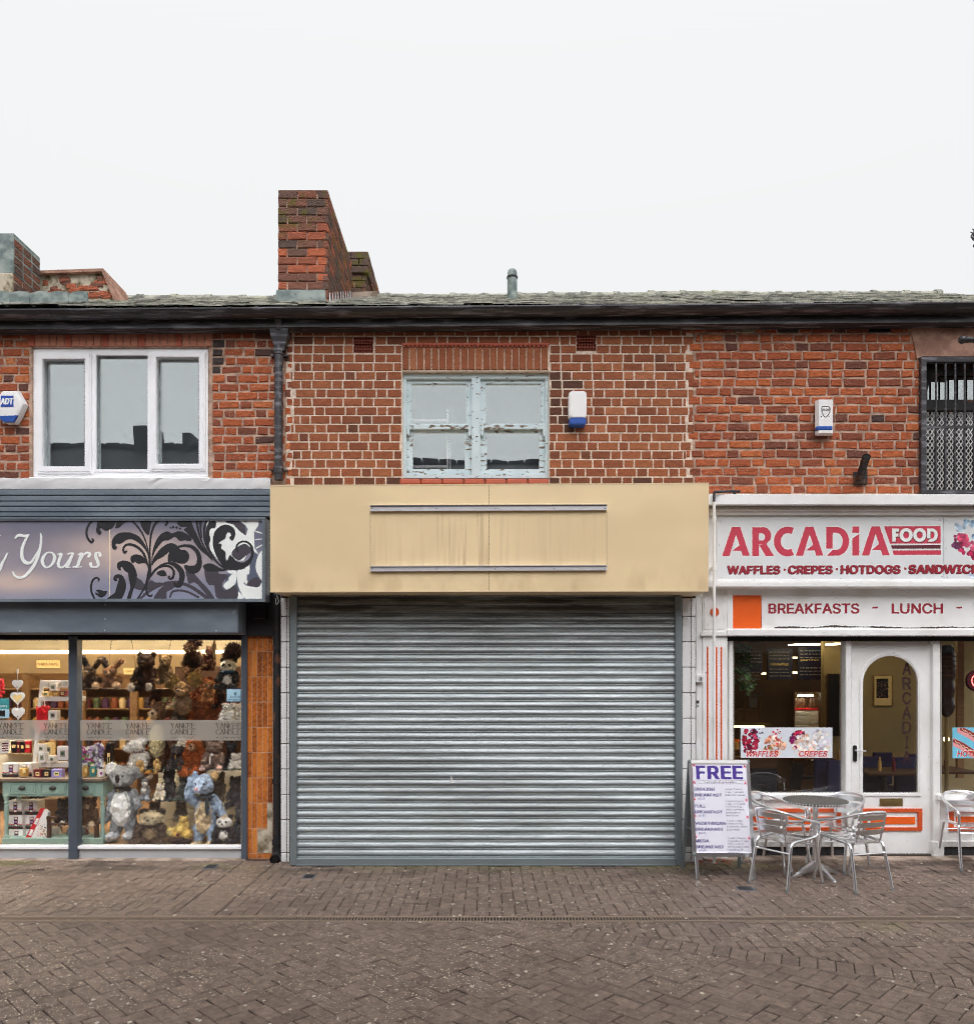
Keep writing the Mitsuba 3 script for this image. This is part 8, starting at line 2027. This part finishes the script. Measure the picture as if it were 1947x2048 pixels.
    for i, (x, Y, lb) in enumerate(((1700, 1.9, 'dark dining table behind the door post'), (1785, 1.05, 'dark dining table just inside the door'), (1890, 1.2, 'dark dining table inside the right window'))):
        k = thing('dining_table', lb, 'table'); X = wx(x, Y)
        part(k, 'tabletop', G().box(X - .33, Y - .1, .72, X + .33, Y + .5, .75, .006), 'dark_wood')
        part(k, 'pedestal', G().cyl([X, Y + .2, .04], [X, Y + .2, .72], .035, n=12).box(X - .2, Y, .02, X + .2, Y + .4, .05), 'chalk_black')
        for dx in (-.1, .06):
            q = thing('sauce_bottle', ('left' if dx < 0 else 'right') + ' sauce bottle on the ' + lb, 'bottle')
            part(q, 'body', G().lathe([(0, 0), (.02, 0), (.02, .1), (.009, .13), (.009, .16), (0, .165)], (X + dx, Y + .1, .75), 12), 'jar_amber' if dx < 0 else 'maroon', 40)
    # striped curtain wall at right window, and the dark twisted hanging
    part(r, 'wood_panel', G().pb(*z4(1040, 160), *z4(1090, 1200), 1.6, .04), 'wood')
    t = thing('carved_totem', 'tall dark carved figure standing inside the right cafe window', 'sculpture')
    prof = []
    zt, zb = wz(z4(0, 192)[1], .5), wz(z4(0, 735)[1], .5)
    rr = [.02, .05, .062, .07, .066, .058, .06, .066, .07, .066, .06, .066, .072, .074, .072, .078, .07, .074, .066, .062, .04]
    for i, q in enumerate(rr): prof.append((q * 1.15, zb + (zt - zb) * i / (len(rr) - 1)))
    part(t, 'figure', G().lathe(prof, (wx(z4(957, 0)[0], .5), .5, 0), 14), 'chalk_black', 40)
    for i in range(5): part(t, 'carved_ring', G().lathe([(.084, -.008), (.09, 0), (.084, .008)], (wx(z4(957, 0)[0], .5), .5, zt - .12 - i * .05), 14), 'dark_wood', 40)
    part(t, 'stand', G().cyl([wx(z4(957, 0)[0], .5), .5, .02], [wx(z4(957, 0)[0], .5), .5, zb + .01], .02, n=10), 'brass')
    lamp(t, 'lamp_bulb', G().ell([wx(z4(955, 0)[0], .6), .6, wz(z4(0, 905)[1], .6)], .03, 2), (5, 3.6, 1.2), label='small yellow bulb below the figure')
flat('chalk_grey', 140, 138, 140); flat('slate_grey', 66, 66, 74, rough=.4); flat('pale_cream', 200, 180, 130)
cafe_room()
def window_posters():
    Yg = .128
    r7 = np.random.default_rng(33)
    t = thing('window_poster', 'long WAFFLES and CREPES poster with berries taped in the cafe window', 'poster')
    part(t, 'sheet', G().pb(1480.5, 1455, 1664, 1516, Yg, .002), 'poster_pale')
    B_ = []
    def heap(cx, cy, rx, ry, n, cols, s=(1.8, 4.6)):
        for _ in range(n // 2):
            a, q = r7.uniform(0, 6.283), math.sqrt(r7.random()); c = np.array(cols[r7.integers(0, len(cols))]) * r7.uniform(.8, 1.2)
            B_.append((cx + q * rx * math.cos(a), cy + q * ry * math.sin(a), r7.uniform(*s), tuple(np.clip(c, 0, 255))))
    heap(1500, 1482, 17, 26, 170, [(150, 24, 50), (110, 20, 50), (190, 50, 80), (70, 20, 40)])
    heap(1512, 1466, 12, 12, 70, [(60, 70, 110), (90, 110, 150), (200, 210, 226), (40, 40, 70)], (.8, 2))
    heap(1548, 1490, 22, 18, 130, [(214, 150, 120), (230, 180, 150), (190, 110, 90), (244, 214, 196)])
    heap(1552, 1474, 10, 16, 70, [(196, 30, 50), (220, 60, 70), (240, 200, 200)], (1, 2.4))
    heap(1536, 1500, 10, 8, 30, [(70, 110, 50), (200, 40, 40)], (1, 2))
    heap(1598, 1466, 13, 9, 60, [(170, 20, 60), (110, 20, 60), (210, 60, 90)], (1, 3))
    heap(1588, 1482, 12, 14, 50, [(120, 30, 80), (236, 230, 230), (80, 30, 70)])
    heap(1606, 1490, 22, 20, 120, [(238, 214, 200), (226, 190, 170), (248, 240, 234), (210, 170, 150)])
    heap(1640, 1484, 20, 24, 140, [(238, 230, 218), (222, 206, 188), (196, 190, 200), (246, 244, 240)])
    blobs(t, 'berry_print', B_, Yg - .0004, (1482, 1456.5, 1663, 1515))
    for wd, x0, x1 in (('WAFFLES', 1491, 1556), ('CREPES', 1597, 1654)):
        part(t, 'word_outline', text(G(), wd, x0 - 1.2, 1500.5, x1 + 1.2, 1515, Yg - .0022, .0006, True, .2), 'print_white')
        part(t, 'word', text(G(), wd, x0, 1501.8, x1, 1513.6, Yg - .003, .0006, True, .2), 'poster_red', label='red italic word ' + wd)
    t = thing('window_poster', 'blue HOTDOGS poster with sausages at the right edge', 'poster')
    part(t, 'sheet', G().pb(1904, 1455, 2030, 1516.5, Yg, .002), 'sky_print')
    def dog(pts, w, m, d):
        part(t, 'bun' if m == 'bun' else 'sausage' if m == 'sausage' else 'mustard_line', G().prism(pix(LineString(spline(pts, 6)).buffer(w, 6).intersection(sbox(1904.5, 1455.5, 2029, 1516)), Yg), Yg - d, .0006), m)
    for dx, dy in ((0, 0), (14, -24), (34, -44)):
        dog([(1906 + dx, 1484 + dy), (1925 + dx, 1494 + dy), (1952 + dx, 1512 + dy)], 7.5, 'bun', .0008 + dx * .00001)
        dog([(1908 + dx, 1482 + dy), (1925 + dx, 1490 + dy), (1950 + dx, 1507 + dy)], 3.6, 'sausage', .0016)
        dog([(1909 + dx + i * 4, 1482.5 + dy + i * 2.3 + (1.3 if i % 2 else -1.3)) for i in range(10)], .6, 'mustard', .0022)
    part(t, 'word_outline', text(G(), 'HOTDOGS', 1912.8, 1500.5, 1985, 1514.6, Yg - .0026, .0006, True, .2), 'print_white')
    part(t, 'word', text(G(), 'HOTDOGS', 1914, 1501.8, 1984, 1513.4, Yg - .0034, .0006, True, .2), 'poster_red', label='red italic word HOTDOGS')
    # letters down the door glass
    t = thing('door_lettering', 'vertical maroon name lettering down the right of the door glass', 'sign')
    for i, ch in enumerate('ARCADIA'):
        y0 = 322 + i * 112
        a, b = z4(622 + (22 if ch == 'I' else 0), y0), z4(688 - (22 if ch == 'I' else 0), y0 + 92)
        part(t, 'letter', text(G(), ch, a[0], a[1], b[0], b[1], Yd_ - .001, .0012, True), 'door_letter')
        part(t, 'underline', G().pb(a[0] - (0 if ch != 'I' else 0), b[1] + .6, b[0], b[1] + 1.3, Yd_ - .002, .0012), 'door_letter')
    # round red diode sign
    t = thing('diode_sign', 'round dark red illuminated diode sign in the right cafe window', 'sign')
    c = (wx(1953, .2), wz(1361.5, .2)); R = 21.5 * (D + .2) / F
    M = [[1, 0, 0, c[0]], [0, 0, -1, .2], [0, 1, 0, c[1]], [0, 0, 0, 1]]
    part(t, 'disc', G().lathe([(0, -.02), (R, -.02), (R, .01), (R * .95, .016), (0, .016)], (0, 0, 0), 32).move(M), 'led_maroon', 40)
    g = G()
    for rr, n in ((.62, 26), (.36, 14)):
        for i in range(n):
            a = i / n * 6.283; g.ell([c[0] + rr * R * math.cos(a) * .95, .2 - .018, c[1] + rr * R * math.sin(a)], .0055, 1)
    lamp(t, 'diodes', g, (2.6, .25, .2), kind='stuff', label='ring of glowing red diodes')
    part(t, 'chain', G().cyl([c[0], .2, c[1] + R], [c[0], .2, 2.4], .003, n=5), 'rail_alu')
    # leafy plant hanging inside the window's upper left corner
    t = thing('hanging_plant', 'leafy green plant hanging inside the upper left of the cafe window', 'plant')
    g, C_ = G(), []
    for br in range(9):
        a = z3(655 + r7.uniform(0, 20), 180 + br * 36); e = z3(735 + r7.uniform(-20, 90) * (1 - abs(br - 5) / 9), 230 + br * 40)
        Y = .3 + r7.uniform(0, .25)
        p0, p1 = np.array([wx(a[0], Y), Y, wz(a[1], Y)]), np.array([wx(e[0], Y), Y - .05, wz(e[1], Y)])
        part(t, 'stem', G().tube([p0, (p0 + p1) / 2 + [0, 0, .02], p1], .004, 6), 'dark_wood')
        for _ in range(14):
            p = p0 + (p1 - p0) * r7.random() + r7.normal(0, .012, 3)
            d_ = np.array([r7.uniform(-.2, 1), r7.uniform(-.6, .4), r7.uniform(-1, .1)]); d_ /= np.linalg.norm(d_)
            s_ = np.cross(d_, [0, 1, .3]); s_ /= np.linalg.norm(s_) + 1e-9
            l = r7.uniform(.05, .09); w = l * .17
            V = np.array([p, p + d_ * l * .45 + s_ * w, p + d_ * l, p + d_ * l * .45 - s_ * w, p + d_ * l * .5 + np.cross(s_, d_) * w * .5])
            g.add(V, [[0, 1, 4], [1, 2, 4], [2, 3, 4], [3, 0, 4]]); C_.append(np.tile(np.array(L(66, 92, 50)) * r7.uniform(.5, 1.7), (5, 1)))
    part(t, 'leaves', g, 'vcol_gloss', kind='stuff', color=np.clip(np.vstack(C_), 0, 1), label='narrow dark green leaves')
Yd_ = .137
flat('door_letter', 48, 22, 24)
window_posters()
# ---------------------------------------------------------------- the terrace across the street, behind the camera: seen only as the windows' reflections
def opposite():
    t = thing('terrace_building', 'dark slate roofed brick terrace across the street, seen reflected in the windows', 'building')
    Yf, Yr, Yb = -8.95, -12.6, -16.5
    part(t, 'wall', G().box(-16, Yb, 0, 16, Yf, 5.2), 'brick_far')
    for x0, x1, z0, z1 in ((-16, -4.6, 5.2, 7.9), (-4.6, 6.5, 5.2, 7.5), (6.5, 16, 5.2, 7.9)):
        v = [[x0, Yf + .25, z0 - .1], [x1, Yf + .25, z0 - .1], [x1, Yr, z1], [x0, Yr, z1], [x0, Yb - .25, z0 - .1], [x1, Yb - .25, z0 - .1]]
        v2 = v + [[a, b, c - .12] for a, b, c in v]
        f = [[0, 2, 1], [0, 3, 2], [3, 5, 2], [3, 4, 5], [6, 7, 8], [6, 8, 9], [9, 8, 11], [9, 11, 10], [0, 1, 7], [0, 7, 6], [1, 2, 8], [1, 8, 7], [2, 5, 11], [2, 11, 8], [5, 4, 10], [5, 10, 11], [4, 3, 9], [4, 9, 10], [3, 0, 6], [3, 6, 9]]
        part(t, 'roof', G().add(v2, f), 'slate_dark')
    for x, w, zc in ((-9.2, .55, 8.34), (4.2, .5, 7.98), (-7.9, .2, 8.15)):
        part(t, 'chimney', G().box(x, Yr - .3, 7, x + w, Yr + .3, zc), 'slate_dark')
    r9 = np.random.default_rng(2)
    for i in range(70):                                  # uneven ridge tiles along the skyline
        x = -16 + i * .46; z = 7.88 if x < -4.6 else 7.48 if x < 6.5 else 7.88
        part(t, 'ridge_tile', G().box(x, Yr - .14, z - .05, x + .44, Yr + .14, z + .06 + r9.uniform(0, .05), .03), 'slate_dark')
    for i in range(-5, 6):
        x = i * 2.9
        k = part(t, 'window', G().box(x - .6, Yf - .05, 3.3, x + .6, Yf + .02, 4.7, .01), 'upvc')
        part(k, 'pane', G().box(x - .5, Yf, 3.4, x + .5, Yf + .03, 4.6), 'black')
        k = part(t, 'shop_front', G().box(x - 1.25, Yf - .05, .3, x + 1.25, Yf + .04, 2.3), 'black')
        part(t, 'fascia', G().box(x - 1.42, Yf, 2.35, x + 1.42, Yf + .15, 2.95), ('frame_grey', 'stripe_dark', 'guide_grey')[i % 3])
col('brick_far', (116, 70, 54), .9)
col('slate_dark', (44, 44, 46), .8)
opposite()
# every painted surface shows on both of its faces
for _k in [k for k, v in scene.items() if v.get('type') in ('principled', 'bumpmap')]:
    scene[_k] = {'type': 'twosided', 'bsdf': scene[_k]}
